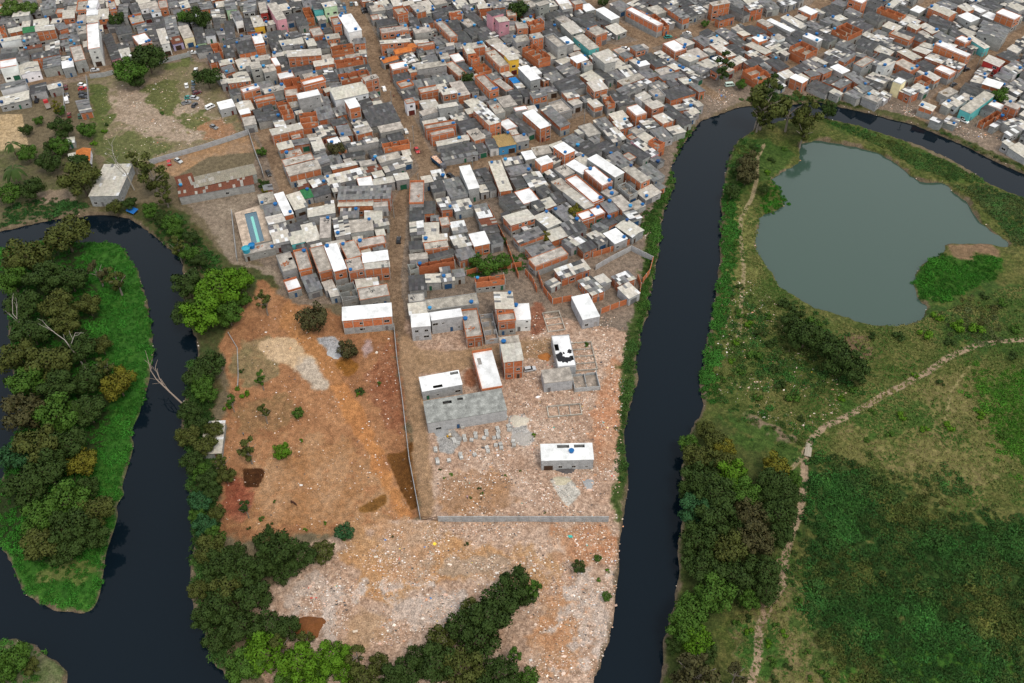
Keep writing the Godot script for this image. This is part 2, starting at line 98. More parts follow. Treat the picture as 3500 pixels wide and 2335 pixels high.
	[-71.6, -381.6, 13.6, 5.6, 5, 0.39, 13, 0, 0, 6], [-55.9, -250.5, 5.6, 7.1, 6, 0.33, 1, 0, 0, 1], [-59.9, -286.7, 13.1, 2.5, 5, 0.04, 2, 0, 0, 1], [-69.6, -374.4, 3, 3.2, 3.8, 0.51, 1, 0, 1, 6],
	[-57, -267.6, 3.4, 4.6, 3.2, 0.20, 2, 1, 1, 1], [-72, -408.9, 5.3, 4.3, 7, 0.20, 3, 0, 0, 7], [-61.7, -316.8, 3.1, 3.2, 3.2, 0.30, 4, 0, 1, 6], [-56.3, -273.7, 8.5, 7, 5, 0.20, 1, 1, 0, 1],
	[-64.4, -343.8, 5.9, 8, 3.4, 0.44, 5, 1, 0, 6], [-68.9, -389.5, 7, 5.7, 3.6, 0.32, 4, 1, 0, 6], [-61.9, -327.9, 12.9, 3, 5, 0.35, 5, 1, 0, 6], [-62.7, -337, 7, 5, 5, 0.44, 1, 0, 0, 6],
	[-70.3, -404.6, 3.2, 3.2, 3.6, 0.20, 2, 0, 1, 12], [-69.6, -401, 2.9, 3.1, 3.8, 0.20, 5, 0, 1, 12], [-64.9, -360, 6.4, 5.3, 3.8, 0.42, 4, 0, 0, 6], [-57, -293, 20, 9.4, 6, 0.05, 3, 0, 0, 1],
	[-57.9, -302.2, 5.9, 7.1, 3.6, 0.29, 0, 1, 0, 6], [-53, -259.8, 3, 3.3, 3.8, 0.30, 2, 0, 1, 1], [-74.4, -459.1, 6.2, 8.5, 4.2, 0.36, 5, 0, 0, 11], [-48.8, -226, 16.5, 6.5, 6.5, 0.13, 0, 0, 0, 1],
	[-50.9, -243.3, 7.6, 5.1, 3.8, 0.25, 2, 1, 0, 1], [-60.4, -333.5, 3.2, 3.2, 3.4, 0.44, 3, 0, 1, 6], [-58.2, -314.4, 6.6, 3.3, 4.5, 0.30, 1, 1, 0, 6], [-64.6, -377.6, 4.5, 6.1, 4.2, 0.51, 2, 1, 0, 6],
	[-72, -452.6, 3.3, 4.6, 3.6, 0.33, 4, 1, 1, 11], [-62.7, -372.1, 6.5, 3.5, 9, 0.51, 1, 0, 0, 6], [-51.5, -264.3, 9.9, 4.4, 5, 0.30, 1, 0, 0, 1], [-56.2, -311, 7.1, 4, 4, 0.40, 6, 1, 0, 6],
	[-52.8, -282.1, 6.4, 5.8, 3.2, 0.12, 2, 1, 0, 1], [-61.6, -367.9, 3.7, 4.7, 3.2, 0.51, 3, 0, 1, 6], [-48, -237.8, 10.1, 5.8, 4.5, 0.25, 1, 1, 0, 1], [-68.2, -439.2, 3.3, 4.8, 3.2, 0.33, 1, 1, 1, 11],
	[-49, -254.9, 9.2, 5.3, 6, 0.19, 0, 0, 0, 1], [-70.5, -464.4, 4.8, 6, 3.2, 0.41, 5, 0, 0, 11], [-48, -250.3, 8.7, 3.3, 6, 0.16, 2, 0, 0, 1], [-55.3, -321.9, 5.2, 7.7, 3.8, 0.43, 4, 1, 0, 6],
	[-67.4, -445.6, 6.7, 6.3, 5, 0.33, 1, 1, 0, 11], [-59, -360.5, 4, 4.3, 3.2, 0.37, 2, 0, 1, 6], [-53.4, -307.1, 3.9, 4.2, 4.2, 0.40, 2, 1, 1, 6], [-48.4, -260.4, 3.5, 4.4, 4.2, 0.30, 3, 1, 1, 1],
	[-49, -271.1, 3.1, 3.6, 3.8, 0.29, 2, 1, 1, 1], [-49.5, -276.6, 5.7, 4.2, 4, 0.29, 5, 1, 0, 1], [-50.4, -286.8, 5.5, 2.9, 4.5, 0.12, 1, 1, 0, 1], [-56.6, -351, 13, 14.8, 4, 0.37, 4, 1, 0, 6],
	[-67.2, -459.5, 3.8, 4.6, 3.6, 0.41, 5, 0, 1, 11], [-63.9, -426.4, 3.4, 4.9, 3.4, 0.34, 4, 1, 1, 11], [-66.3, -453.7, 7.2, 5, 3.4, 0.41, 2, 1, 0, 11], [-64.4, -440, 3.6, 4.6, 3.4, 0.33, 5, 1, 1, 11],
	[-53.8, -330.4, 3.7, 4.9, 3.4, 0.31, 4, 1, 1, 6], [-50.8, -303, 8, 4.3, 4, 0.29, 2, 1, 0, 6], [-61.8, -433.9, 9.2, 7.5, 4, 0.34, 4, 1, 0, 11], [-59.9, -412.9, 3.3, 3.3, 3.2, 0.27, 4, 1, 1, 11],
	[-62.5, -449, 4.2, 5, 4, 0.41, 3, 1, 0, 11], [-49.9, -317.2, 9, 4.4, 5, 0.43, 1, 1, 0, 6], [-57.1, -397.9, 7.5, 3.6, 4, 0.55, 7, 1, 0, 11], [-62.8, -464.1, 6.5, 9.5, 3.4, 0.41, 4, 1, 0, 11],
	[-57.5, -406.9, 3.2, 3.3, 3.2, 0.27, 3, 1, 1, 11], [-51.2, -339, 9.8, 5, 5, 0.36, 1, 1, 0, 6], [-60.4, -442, 3.5, 4.4, 4.2, 0.43, 4, 1, 1, 11], [-57.9, -427.4, 6.5, 5.8, 3.2, 0.27, 4, 1, 0, 11],
	[-47.5, -312.6, 8.5, 3.7, 4, 0.41, 5, 1, 0, 6], [-56.7, -421.6, 13.5, 5, 6, 0.27, 1, 0, 0, 11], [-55.5, -410.8, 13.9, 3, 6, 0.27, 2, 0, 0, 11], [-47.7, -325.8, 11, 4.4, 6, 0.31, 13, 0, 0, 6],
	[-48.4, -332.8, 5.9, 7.8, 3.6, 0.36, 4, 1, 0, 6], [-58.6, -456, 5.2, 6.9, 3.2, 0.32, 2, 1, 0, 11], [-52.8, -393.6, 6.3, 5.8, 3.2, 0.36, 4, 1, 0, 11], [-51.7, -387.7, 7.5, 5.3, 6, 0.36, 0, 0, 0, 11],
	[-55, -437.5, 5.4, 7.7, 7, 0.43, 1, 0, 0, 11], [-55.7, -444.6, 6.3, 5.4, 3.8, 0.43, 1, 1, 0, 11], [-43.8, -304.5, 5.1, 4.3, 5, 0.32, 2, 1, 0, 6], [-50.1, -381.9, 7.2, 5.5, 3.8, 0.38, 4, 1, 0, 11],
	[-51.6, -404.6, 7.8, 4.2, 5, 0.43, 7, 0, 0, 11], [-53.4, -431.3, 2.8, 3.7, 3.6, 0.39, 3, 1, 1, 11], [-52.1, -417.4, 6.5, 5, 4.2, 0.27, 5, 1, 0, 11], [-47.9, -374.7, 6.3, 5, 4, 0.48, 1, 1, 0, 11],
	[-43.1, -318.1, 3.6, 4.7, 3.8, 0.43, 2, 1, 1, 6], [-43.4, -322.6, 3, 3.4, 3.6, 0.31, 2, 1, 1, 6], [-52.5, -451.2, 5.4, 3.9, 5, 0.32, 2, 0, 0, 11], [-51.2, -439.9, 3.3, 5, 4.2, 0.43, 3, 1, 1, 11],
	[-47.9, -398.9, 6.1, 8.7, 3.8, 0.43, 5, 1, 0, 11], [-44.5, -357.7, 3.8, 3.5, 6, 0.38, 1, 2, 0, 11], [-52.7, -465.6, 6.4, 9.6, 3.2, 0.32, 4, 1, 0, 11], [-49.7, -427.5, 2.9, 3.3, 3.4, 0.39, 3, 0, 1, 11],
	[-45.2, -368, 5.2, 7.2, 3.2, 0.48, 4, 1, 0, 11], [-47, -408.1, 3.3, 3.8, 5, 0.49, 7, 0, 0, 11], [-45.3, -385.5, 3.4, 3.4, 5, 0.38, 2, 0, 0, 11], [-35.4, -251.9, 3.1, 2.9, 4, 0.36, 13, 1, 0, 8],
	[-49.9, -457, 6.4, 5.4, 4.2, 0.32, 0, 1, 0, 11], [-42.7, -362.6, 2.9, 3.4, 4.2, 0.38, 3, 0, 1, 11], [-47.6, -432.4, 4, 9.8, 4, 0.39, 4, 1, 0, 11], [-35.1, -263.8, 5.1, 4.7, 4, 0.11, 4, 1, 0, 8],
	[-32.8, -234.3, 5.3, 3.8, 5, 0.15, 1, 1, 0, 8], [-36.2, -282.3, 5.2, 8.5, 4, 0.06, 4, 1, 0, 8], [-35.6, -273.5, 4.9, 7.7, 4, 0.12, 5, 1, 0, 8], [-36.9, -293.5, 5.3, 13.9, 5, 0.05, 1, 1, 0, 8],
	[-33.2, -243.6, 5.8, 8.2, 4, 0.11, 4, 1, 0, 8], [-32.1, -229.3, 5.9, 5, 5, 0.18, 2, 1, 0, 0], [-46.8, -443.6, 5.1, 8.9, 6, 0.46, 1, 0, 0, 11], [-33.8, -257.3, 6.5, 3.3, 4, 0.19, 1, 1, 0, 8],
	[-43, -392.2, 4.8, 5.8, 3.2, 0.38, 2, 1, 0, 11], [-43.4, -404.9, 2.8, 3.2, 4.2, 0.31, 4, 1, 1, 11], [-30.5, -222, 6.3, 6.2, 6.5, 0.12, 0, 1, 0, 0], [-41.4, -381.8, 3.4, 4.6, 3.4, 0.38, 4, 0, 1, 11],
	[-43, -413.4, 6.8, 5.9, 3.6, 0.31, 5, 0, 0, 11], [-43.2, -421.3, 8.4, 5.3, 6, 0.32, 1, 1, 0, 11], [-39.4, -376.8, 10.3, 5.4, 4, 0.33, 3, 1, 0, 11], [-42.2, -430, 2.7, 3.4, 3.8, 0.37, 5, 1, 1, 11],
	[-40.8, -408.9, 7.9, 2.6, 5, 0.31, 1, 0, 0, 11], [-43.5, -451.5, 6.2, 8.7, 3.6, 0.46, 2, 1, 0, 11], [-42.1, -434.9, 5.7, 4.9, 4, 0.37, 4, 0, 0, 11], [-33.7, -303.8, 3.8, 4.8, 4.2, 0.30, 2, 1, 1, 8],
	[-42.4, -444.7, 3.2, 3.7, 3.4, 0.46, 2, 1, 1, 11], [-43.6, -466.1, 6, 9.1, 3.4, 0.32, 1, 0, 0, 11], [-37.1, -368.4, 8.1, 4.2, 5, 0.35, 1, 0, 0, 11], [-35.7, -349.6, 7.4, 3.8, 6, 0.49, 1, 1, 0, 11],
	[-31.6, -286.2, 4.1, 8.4, 4, 0.06, 4, 0, 0, 8], [-38.2, -397.3, 6.7, 9.2, 3.8, 0.30, 3, 1, 0, 11], [-35.8, -359.2, 7.1, 9.5, 3.2, 0.38, 2, 1, 0, 11], [-38.5, -404.9, 3.5, 4.2, 3.4, 0.31, 3, 1, 1, 11],
	[-37, -388.3, 13.6, 4, 6, 0.30, 1, 1, 0, 11], [-30.2, -273.4, 5.4, 7.7, 4, 0.05, 2, 1, 0, 8], [-34.4, -343.8, 6.3, 5.8, 3.6, 0.31, 2, 1, 0, 11], [-38.5, -426, 3.3, 4.4, 3.4, 0.32, 5, 1, 1, 11],
	[-27.8, -245.7, 5.2, 4.2, 4, 0.13, 2, 1, 0, 8], [-29.3, -279.9, 2.7, 3.6, 3.6, 0.05, 3, 0, 1, 8], [-28.5, -267.8, 8.8, 3.3, 4, 0.10, 2, 1, 0, 8], [-27.4, -254.3, 13.4, 2.5, 4, 0.29, 13, 0, 0, 8],
	[-27.7, -262.3, 8.6, 4, 5, 0.21, 1, 0, 0, 8], [-29.2, -299.4, 4.9, 5.9, 4, 0.30, 4, 1, 0, 8], [-37.7, -456.2, 6.9, 8.5, 3.8, 0.45, 1, 1, 0, 11], [-29.4, -308.1, 4.8, 5.6, 3.4, 0.30, 5, 1, 0, 8],
	[-35.1, -416.6, 6, 8.9, 3.4, 0.49, 3, 1, 0, 11], [-36, -441.2, 4.9, 12.3, 4, 0.44, 4, 1, 0, 11], [-32.8, -384.2, 6.8, 5.2, 3.2, 0.36, 3, 1, 0, 11], [-30.3, -340.3, 13, 3.4, 5, 0.31, 1, 0, 0, 11],
	[-22.6, -196.7, 12.7, 6.1, 4.5, 0.24, 0, 1, 0, 0], [-25.7, -258.8, 9.4, 2.2, 4, 0.40, 4, 1, 0, 8], [-31.4, -371.9, 4.5, 5.5, 4.2, 0.35, 2, 1, 0, 11], [-29.3, -335.4, 10.2, 2.9, 5, 0.38, 1, 0, 0, 11],
	[-29.8, -346.8, 3, 3.4, 3.8, 0.42, 5, 1, 1, 11], [-26.5, -289.9, 4.7, 3.4, 4, 0.32, 5, 0, 0, 8], [-31.6, -399.7, 4.4, 5.5, 4.2, 0.24, 1, 1, 0, 11], [-25.4, -277.8, 3.4, 4.9, 3.6, 0.24, 1, 0, 1, 8],
	[-30.4, -379.3, 8, 4.9, 4, 0.36, 3, 1, 0, 11], [-31.5, -404.8, 8.6, 4.2, 5, 0.24, 3, 1, 0, 11], [-23.8, -250.1, 3.3, 4.9, 3.4, 0.20, 3, 1, 1, 8], [-32, -422.3, 3.8, 18.5, 6, 0.49, 1, 0, 0, 11],
	[-22.1, -224.7, 10.5, 3.8, 6.5, 0.20, 0, 1, 0, 0], [-25.2, -286.5, 4.4, 3.6, 4, 0.27, 5, 0, 0, 8], [-32.4, -446.7, 5, 4.9, 4, 0.45, 4, 1, 0, 11], [-22.8, -245.9, 4.4, 3.2, 4, 0.20, 5, 1, 0, 8],
	[-27.6, -351.7, 8.6, 2.7, 8, 0.42, 2, 1, 0, 11], [-27.9, -366, 6.4, 4.9, 6, 0.33, 2, 0, 0, 11], [-26.1, -330.5, 10.6, 3.3, 4, 0.24, 2, 1, 0, 11], [-32, -460.7, 6.1, 8.6, 3.6, 0.45, 4, 1, 0, 11],
	[-29.2, -410.9, 3.5, 4.1, 3.6, 0.24, 2, 1, 1, 11], [-20.5, -232.2, 17.6, 5.3, 5, 0.20, 1, 1, 0, 8], [-28.8, -429.9, 6.3, 8.8, 4.2, 0.28, 4, 1, 0, 11], [-25.5, -358.7, 5.9, 7.5, 3.4, 0.42, 3, 1, 0, 11],
	[-22.6, -299.2, 6.9, 12.6, 4, 0.36, 3, 1, 0, 8], [-27.9, -437.4, 5.8, 4.2, 6, 0.28, 13, 0, 0, 11], [-25.9, -388.2, 4.2, 13.1, 4, 0.57, 1, 0, 0, 11], [-28, -442.5, 6.6, 5, 3.8, 0.28, 1, 1, 0, 11],
	[-25.8, -398.3, 4.8, 7.1, 4, 0.44, 0, 1, 0, 11], [-22.1, -325.4, 14.4, 4.4, 3.5, 0.42, 4, 1, 0, 11], [-20, -274.3, 5.1, 7.5, 4, 0.24, 5, 1, 0, 8], [-19, -248.8, 3.8, 4.2, 3.6, 0.20, 3, 1, 1, 8],
	[-27, -463.7, 5.1, 8.2, 4.2, 0.42, 3, 1, 0, 11], [-23.4, -371.5, 5.7, 12.3, 4, 0.36, 1, 0, 0, 11], [-24.8, -409.4, 3.5, 5.1, 4.2, 0.24, 3, 1, 1, 11], [-21.3, -321.2, 14.8, 2.3, 3, 0.30, 3, 1, 0, 11],
	[-22.3, -348.8, 7.2, 5.1, 3.8, 0.42, 5, 1, 0, 11], [-26, -454, 6.5, 8.1, 3.4, 0.42, 2, 1, 0, 11], [-18.7, -266.3, 6.3, 7.7, 4, 0.33, 5, 1, 0, 8], [-19.2, -287.7, 7.1, 7, 4, 0.31, 5, 1, 0, 8],
	[-24, -418.8, 6, 12.3, 4, 0.33, 4, 1, 0, 11], [-21.7, -390.1, 3.9, 9.3, 4, 0.57, 4, 1, 0, 11], [-14.5, -186, 24.5, 8.8, 5, 0.21, 11, 1, 0, 0], [-17.1, -259.1, 6.5, 5.6, 4, 0.43, 3, 0, 0, 8],
	[-19.5, -333.7, 2.7, 3.3, 3.4, 0.24, 2, 1, 1, 11], [-21.6, -432.8, 5, 7.5, 3.6, 0.59, 1, 1, 0, 11], [-21.9, -447.2, 4.1, 7, 4, 0.42, 3, 1, 0, 11], [-20.3, -401.9, 3.6, 8.1, 7, 0.32, 2, 0, 0, 11],
	[-18.3, -342.8, 8.7, 8.2, 4, 0.47, 4, 1, 0, 11], [-16.8, -301.9, 4.1, 15.3, 6.5, 0.28, 0, 1, 0, 8], [-18.4, -352.8, 2.8, 3.4, 4.2, 0.42, 2, 0, 1, 11], [-18.6, -374.7, 5.2, 8.2, 3.4, 0.36, 4, 1, 0, 11],
	[-13.5, -222.2, 5.3, 13.1, 4.5, 0.17, 1, 0, 0, 0], [-19.2, -438.5, 5.1, 7.8, 4, 0.59, 4, 1, 0, 11], [-18.6, -424.6, 6.6, 9.1, 4, 0.54, 4, 1, 0, 11], [-17.7, -396.1, 4.3, 3.9, 6, 0.55, 13, 0, 0, 11],
	[-16.2, -360.8, 6.2, 9.5, 3.2, 0.50, 2, 1, 0, 11], [-18.6, -459.3, 7, 9.1, 3.6, 0.24, 2, 1, 0, 11], [-15.1, -334.9, 5.1, 8.1, 4.2, 0.47, 1, 0, 0, 11], [-16.4, -382.4, 3.3, 4.5, 3.4, 0.52, 2, 1, 1, 11],
	[-16, -404.4, 6, 4.2, 7, 0.33, 1, 0, 0, 11], [-15.9, -411.1, 5.7, 7, 3.6, 0.33, 2, 1, 0, 11], [-12, -266, 6, 7.3, 5, 0.31, 0, 0, 0, 8], [-12.9, -303.5, 3.2, 3.3, 3.2, 0.37, 3, 1, 1, 8],
	[-12.9, -309.5, 6.4, 5, 3.4, 0.37, 4, 1, 0, 8], [-12.8, -326.5, 3.5, 5.3, 3.5, 0.38, 4, 1, 0, 11], [-15.3, -432.2, 3.9, 4.6, 3.8, 0.59, 4, 1, 1, 11], [-13.9, -388.1, 6.5, 7.9, 5, 0.52, 13, 0, 0, 11],
	[-15.1, -452.9, 3.4, 4.7, 3.4, 0.24, 2, 1, 1, 11], [-11.1, -283.2, 4.9, 7.8, 4.5, 0.33, 5, 1, 0, 8], [-11.4, -298.4, 3.4, 4.6, 3.6, 0.38, 2, 1, 1, 8], [-12.8, -364.8, 3.2, 3.4, 3.2, 0.50, 3, 1, 1, 11],
	[-14, -447.9, 6.5, 3.8, 5, 0.24, 2, 0, 0, 11], [-11.3, -337, 3.4, 4.9, 3.8, 0.50, 3, 1, 1, 11], [-12.9, -419.2, 4.6, 5.8, 4.2, 0.54, 4, 1, 0, 11], [-13.3, -444.5, 5.9, 3, 4, 0.23, 13, 0, 0, 11],
	[-12.9, -426.5, 3.4, 4.8, 3.2, 0.53, 3, 1, 1, 11], [-11.3, -372.1, 4.7, 14.4, 6, 0.50, 1, 0, 0, 11], [-8, -201.2, 6.3, 16.5, 4.5, 0.22, 0, 0, 0, 0], [-10.6, -345.4, 5.6, 15, 7, 0.50, 5, 0, 0, 11],
	[-11.4, -406.5, 2.9, 3.4, 3.6, 0.33, 1, 1, 1, 11], [-9.5, -305.3, 3.6, 3.5, 4, 0.37, 4, 1, 0, 8], [-9, -276.9, 5.9, 4.3, 4.5, 0.35, 6, 1, 0, 8], [-7.8, -223.3, 4.5, 12.5, 2.4, 0.18, 13, 1, 0, 0],
	[-7.8, -244.4, 10.4, 3, 5, 0.18, 13, 0, 0, 8], [-8.3, -299.7, 2.7, 5.4, 4, 0.38, 4, 1, 0, 8], [-7.8, -272.8, 5.4, 3.7, 4, 0.28, 4, 1, 0, 8], [-8.3, -328.7, 3.7, 6.8, 4, 0.34, 4, 2, 0, 11],
	[-9.1, -382.2, 7.4, 5.5, 3.4, 0.52, 3, 1, 0, 11], [-9.9, -463.3, 7, 9.7, 3.6, 0.24, 2, 1, 0, 11], [-9.2, -421.6, 3.6, 4.5, 3.4, 0.46, 5, 1, 1, 11], [-9.2, -437.2, 7.1, 8.8, 3.6, 0.53, 5, 1, 0, 11],
	[-7.6, -359.2, 4.3, 6.5, 3.6, 0.39, 3, 0, 0, 11], [-6.3, -266.8, 4.7, 5.3, 4.5, 0.35, 4, 1, 0, 8], [-8.2, -429, 6.1, 5.9, 11, 0.53, 4, 3, 0, 11], [-7.6, -412.8, 6.6, 9.4, 3.6, 0.52, 1, 0, 0, 11],
	[-6.9, -394.1, 5, 15.3, 6, 0.48, 1, 0, 0, 11], [-6.4, -351.8, 4.5, 7.2, 6, 0.39, 1, 1, 0, 11], [-7.3, -452.3, 6.2, 8.3, 3.8, 0.24, 3, 0, 0, 11], [-4.7, -303.9, 4.6, 19, 6, 0.25, 2, 0, 0, 8],
	[-4.8, -424.4, 5.4, 4.8, 10, 0.46, 2, 3, 0, 11], [-4.5, -402, 5.1, 12.1, 7, 0.52, 2, 0, 0, 11], [-4.1, -374.4, 3.9, 10.4, 4, 0.62, 1, 1, 0, 11], [-2.7, -229.1, 6.1, 7.9, 9, 0.08, 2, 0, 0, 8],
	[-3.2, -331.5, 7.3, 9.6, 4, 0.30, 10, 7, 0, 11], [-1.9, -223.1, 5.8, 3.6, 6.5, 0.15, 1, 0, 0, 0], [-2.1, -281.7, 2.8, 3.7, 3.6, 0.52, 4, 1, 1, 8], [-2.4, -384.5, 3.9, 4.5, 3.6, 0.45, 2, 0, 1, 11],
	[-2.3, -360.5, 6.3, 8.4, 4.2, 0.40, 1, 1, 0, 11], [-2.4, -445, 5.4, 7.5, 3.4, 0.12, 4, 1, 0, 11], [-1.9, -343.3, 5.5, 7.3, 3.6, 0.57, 0, 1, 0, 11], [-0.8, -211.2, 6.1, 3.3, 8, 0.16, 1, 1, 0, 0],
	[-0.9, -455.1, 7, 9.1, 3.2, 0.24, 5, 0, 0, 11], [-0.8, -418.2, 6.8, 8.2, 3.2, 0.46, 3, 1, 0, 11], [-0.3, -437.9, 4.4, 5.9, 6, 0.12, 1, 0, 0, 11], [-0.2, -392.5, 5, 5.6, 8, 0.40, 2, 4, 0, 11],
	[-0.1, -427, 3.3, 4.4, 3.8, 0.18, 1, 1, 1, 11], [-0.1, -432, 6.9, 5.2, 3.8, 0.12, 3, 0, 0, 11], [0, -289.2, 6.2, 9.9, 4.2, 0.52, 4, 1, 0, 8], [0, -205, 6, 7, 9, 0.15, 2, 0, 0, 0],
	[0.3, -405.9, 4.3, 5.6, 3.6, 0.52, 2, 1, 0, 11], [0.4, -316.5, 7.6, 4.2, 4, 0.29, 5, 1, 0, 8], [0.7, -337.3, 3.3, 4.4, 3.6, 0.35, 1, 1, 1, 11], [1.1, -378.6, 3.1, 4.5, 4, 0.45, 9, 0, 0, 11],
	[1.4, -367, 4.1, 7.2, 4, 0.40, 4, 1, 0, 11], [2.5, -400.8, 3.1, 3.3, 3.6, 0.52, 2, 1, 1, 11], [2.6, -303.2, 4.8, 7, 3.5, 0.35, 4, 1, 0, 8], [2.7, -310.6, 9.2, 5.8, 4, 0.33, 3, 1, 0, 8],
	[3.2, -374.7, 3.5, 4.4, 3.8, 0.45, 2, 1, 1, 11], [2.7, -277.7, 10.5, 6, 6, 0.52, 2, 0, 0, 8], [3.9, -421, 2.9, 3.2, 3.4, 0.18, 3, 1, 1, 11], [3.7, -355, 5.5, 2.9, 4, 0.32, 0, 1, 0, 11],
	[3.7, -332.5, 5.6, 4.6, 4, 0.35, 1, 1, 0, 11], [3.8, -344.1, 3.4, 16.7, 4, 0.57, 4, 1, 0, 11], [4.3, -410.9, 7, 5.7, 7, 0.37, 1, 1, 0, 11], [4.7, -425.9, 5.3, 6.2, 6, 0.18, 1, 0, 0, 11],
	[3.3, -227, 5.3, 7.6, 5.5, 0.08, 0, 2, 0, 0], [4.6, -395.3, 5.5, 7.3, 3.4, 0.40, 5, 1, 0, 11], [6.2, -445.3, 6.7, 9.8, 3.8, 0.61, 4, 0, 0, 11], [6.5, -367.8, 3.6, 4.8, 4.2, 0.40, 4, 1, 1, 11],
	[5.7, -293.8, 6.6, 8.4, 3.2, 0.44, 0, 1, 0, 8], [5.7, -273.4, 2.7, 3.7, 3.6, 0.48, 5, 1, 1, 8], [8.1, -454.2, 6.4, 9.1, 3.2, 0.61, 1, 1, 0, 11], [6.8, -320, 4.6, 5.9, 4.2, 0.32, 0, 1, 0, 8],
	[7.2, -351.3, 2.9, 3.2, 3.2, 0.32, 3, 1, 1, 11], [6.2, -268.4, 10.2, 5.1, 5, 0.48, 3, 0, 0, 8], [7.7, -378, 4.8, 12.5, 8, 0.45, 0, 1, 0, 11], [8.9, -434.7, 6, 8.9, 3.4, 0.44, 2, 1, 0, 11],
	[8.6, -355.9, 3.7, 4.2, 3.4, 0.32, 2, 1, 1, 11], [8.1, -283.4, 3.5, 5, 3.2, 0.66, 4, 0, 1, 8], [10, -387.2, 5, 6.8, 3.6, 0.45, 0, 1, 0, 11], [11.4, -458.9, 4.3, 5.6, 4.2, 0.61, 4, 1, 0, 11],
	[9.2, -303.7, 7, 9.5, 4.2, 0.35, 5, 1, 0, 8], [11.4, -427.7, 7.5, 4.8, 7, 0.44, 13, 0, 0, 11], [10.6, -368.9, 3.2, 3.5, 3.8, 0.33, 3, 1, 1, 11], [11.3, -398.4, 6.7, 13.3, 7, 0.61, 13, 0, 0, 11],
	[11.5, -409.7, 5.4, 4.7, 9, 0.39, 1, 0, 0, 11], [10.4, -342.2, 5.2, 14, 7, 0.55, 0, 0, 0, 11], [9.9, -287.8, 3.4, 4.9, 4.2, 0.44, 4, 1, 1, 8], [12.6, -417.7, 6.7, 8.3, 3.6, 0.39, 4, 1, 0, 11],
	[11.7, -363.7, 6.5, 4.5, 6, 0.33, 3, 0, 0, 11], [13.9, -448, 4.4, 5.9, 3.2, 0.61, 4, 1, 0, 11], [14.1, -437.6, 3, 3.1, 3.8, 0.61, 3, 1, 1, 11], [10.7, -261.6, 10.2, 6.2, 4, 0.50, 3, 0, 0, 8],
	[12.2, -323.7, 7, 5.7, 4, 0.32, 1, 1, 0, 8], [14.2, -406.2, 3.1, 3.2, 3.2, 0.39, 3, 1, 1, 11], [15.1, -442.6, 6.2, 3.4, 9, 0.61, 1, 1, 0, 11], [12.4, -296.7, 3.9, 5, 4.2, 0.58, 4, 1, 1, 8],
	[12.9, -313, 5.8, 4.9, 6.5, 0.51, 0, 0, 0, 8], [14.8, -380.4, 2.9, 3.4, 3.6, 0.53, 5, 0, 1, 11], [17.6, -461.9, 5.1, 6.9, 3.2, 0.30, 1, 1, 0, 11], [13.3, -278.1, 6.6, 8.5, 4.5, 0.66, 2, 1, 0, 8],
	[17.5, -432.4, 6.4, 8.3, 3.2, 0.44, 4, 1, 0, 11], [13.8, -288.8, 4.2, 5.4, 4, 0.44, 2, 0, 0, 8], [16.5, -389.7, 7.4, 5.1, 3.2, 0.53, 4, 1, 0, 11], [13.1, -255.9, 13.9, 4.8, 5, 0.52, 1, 0, 0, 8],
	[16.3, -371.9, 6.5, 5, 3.4, 0.33, 3, 1, 0, 11], [17.3, -401.2, 4.7, 5.9, 3.4, 0.51, 2, 1, 0, 11], [18.9, -453.5, 5.9, 8.8, 3.8, 0.30, 5, 1, 0, 11], [15.8, -308.4, 3.6, 4.2, 3.6, 0.64, 5, 1, 1, 8],
	[14.4, -244.4, 4.2, 3.4, 3, 0.68, 5, 1, 0, 8], [20, -421.6, 6.7, 9.5, 3.8, 0.52, 4, 1, 0, 11], [17, -317.8, 3.5, 4.7, 3.6, 0.65, 5, 1, 1, 8], [14.3, -227.7, 6.1, 9.5, 0.5, 0.20, 14, 1, 0, 0],
	[19.2, -382.6, 6.8, 7.3, 3.5, 0.53, 3, 1, 0, 11], [21.2, -441.2, 7.7, 4.9, 4, 0.55, 4, 1, 0, 11], [18.4, -347.7, 4.7, 16.5, 5, 0.52, 3, 0, 0, 11], [20.4, -405.8, 5, 12.3, 8, 0.51, 1, 1, 0, 11],
	[16.5, -271.1, 6.9, 5.4, 3.2, 0.48, 2, 0, 0, 8], [14.3, -199.1, 9.1, 5.6, 4.5, 0.15, 1, 1, 0, 0], [17.5, -293.1, 4.8, 5.7, 3.4, 0.44, 4, 1, 0, 8], [22.3, -413.2, 3.2, 3.3, 3.4, 0.50, 1, 1, 1, 11],
	[19.7, -328, 6.6, 6, 3.2, 0.65, 2, 1, 0, 8], [24.6, -464.1, 3.7, 4.1, 3.8, 0.30, 3, 0, 1, 11], [21, -356.6, 6.8, 9.1, 3.6, 0.51, 1, 1, 0, 11], [19.3, -300.4, 4.6, 7, 4, 0.58, 1, 1, 0, 8],
	[25.9, -455.9, 6.5, 9.5, 3.4, 0.30, 0, 1, 0, 11], [16.8, -209.7, 5.9, 14, 4.5, 0.12, 0, 1, 0, 0], [21.2, -320.6, 5.4, 7.3, 7, 0.65, 0, 0, 0, 8], [24.4, -397.4, 6.7, 5, 3.2, 0.54, 2, 1, 0, 11],
	[16.4, -188.1, 10.7, 4.5, 0.5, 0.11, 14, 1, 0, 0], [21, -308.9, 5.1, 6.6, 4.5, 0.64, 1, 1, 0, 8], [26.1, -434.5, 6.1, 9.2, 3.6, 0.55, 1, 1, 0, 11], [25.5, -408.9, 4.1, 7.1, 7, 0.50, 0, 1, 0, 11],
	[20.7, -284.2, 7.1, 8.5, 3.2, 0.64, 3, 1, 0, 8], [27.3, -447.8, 5.5, 4.9, 5, 0.30, 2, 1, 0, 11], [16.2, -168.3, 15.2, 5.9, 5, 0.03, 0, 1, 0, 0], [27.8, -442.7, 3.8, 4.2, 3.2, 0.30, 4, 1, 1, 11],
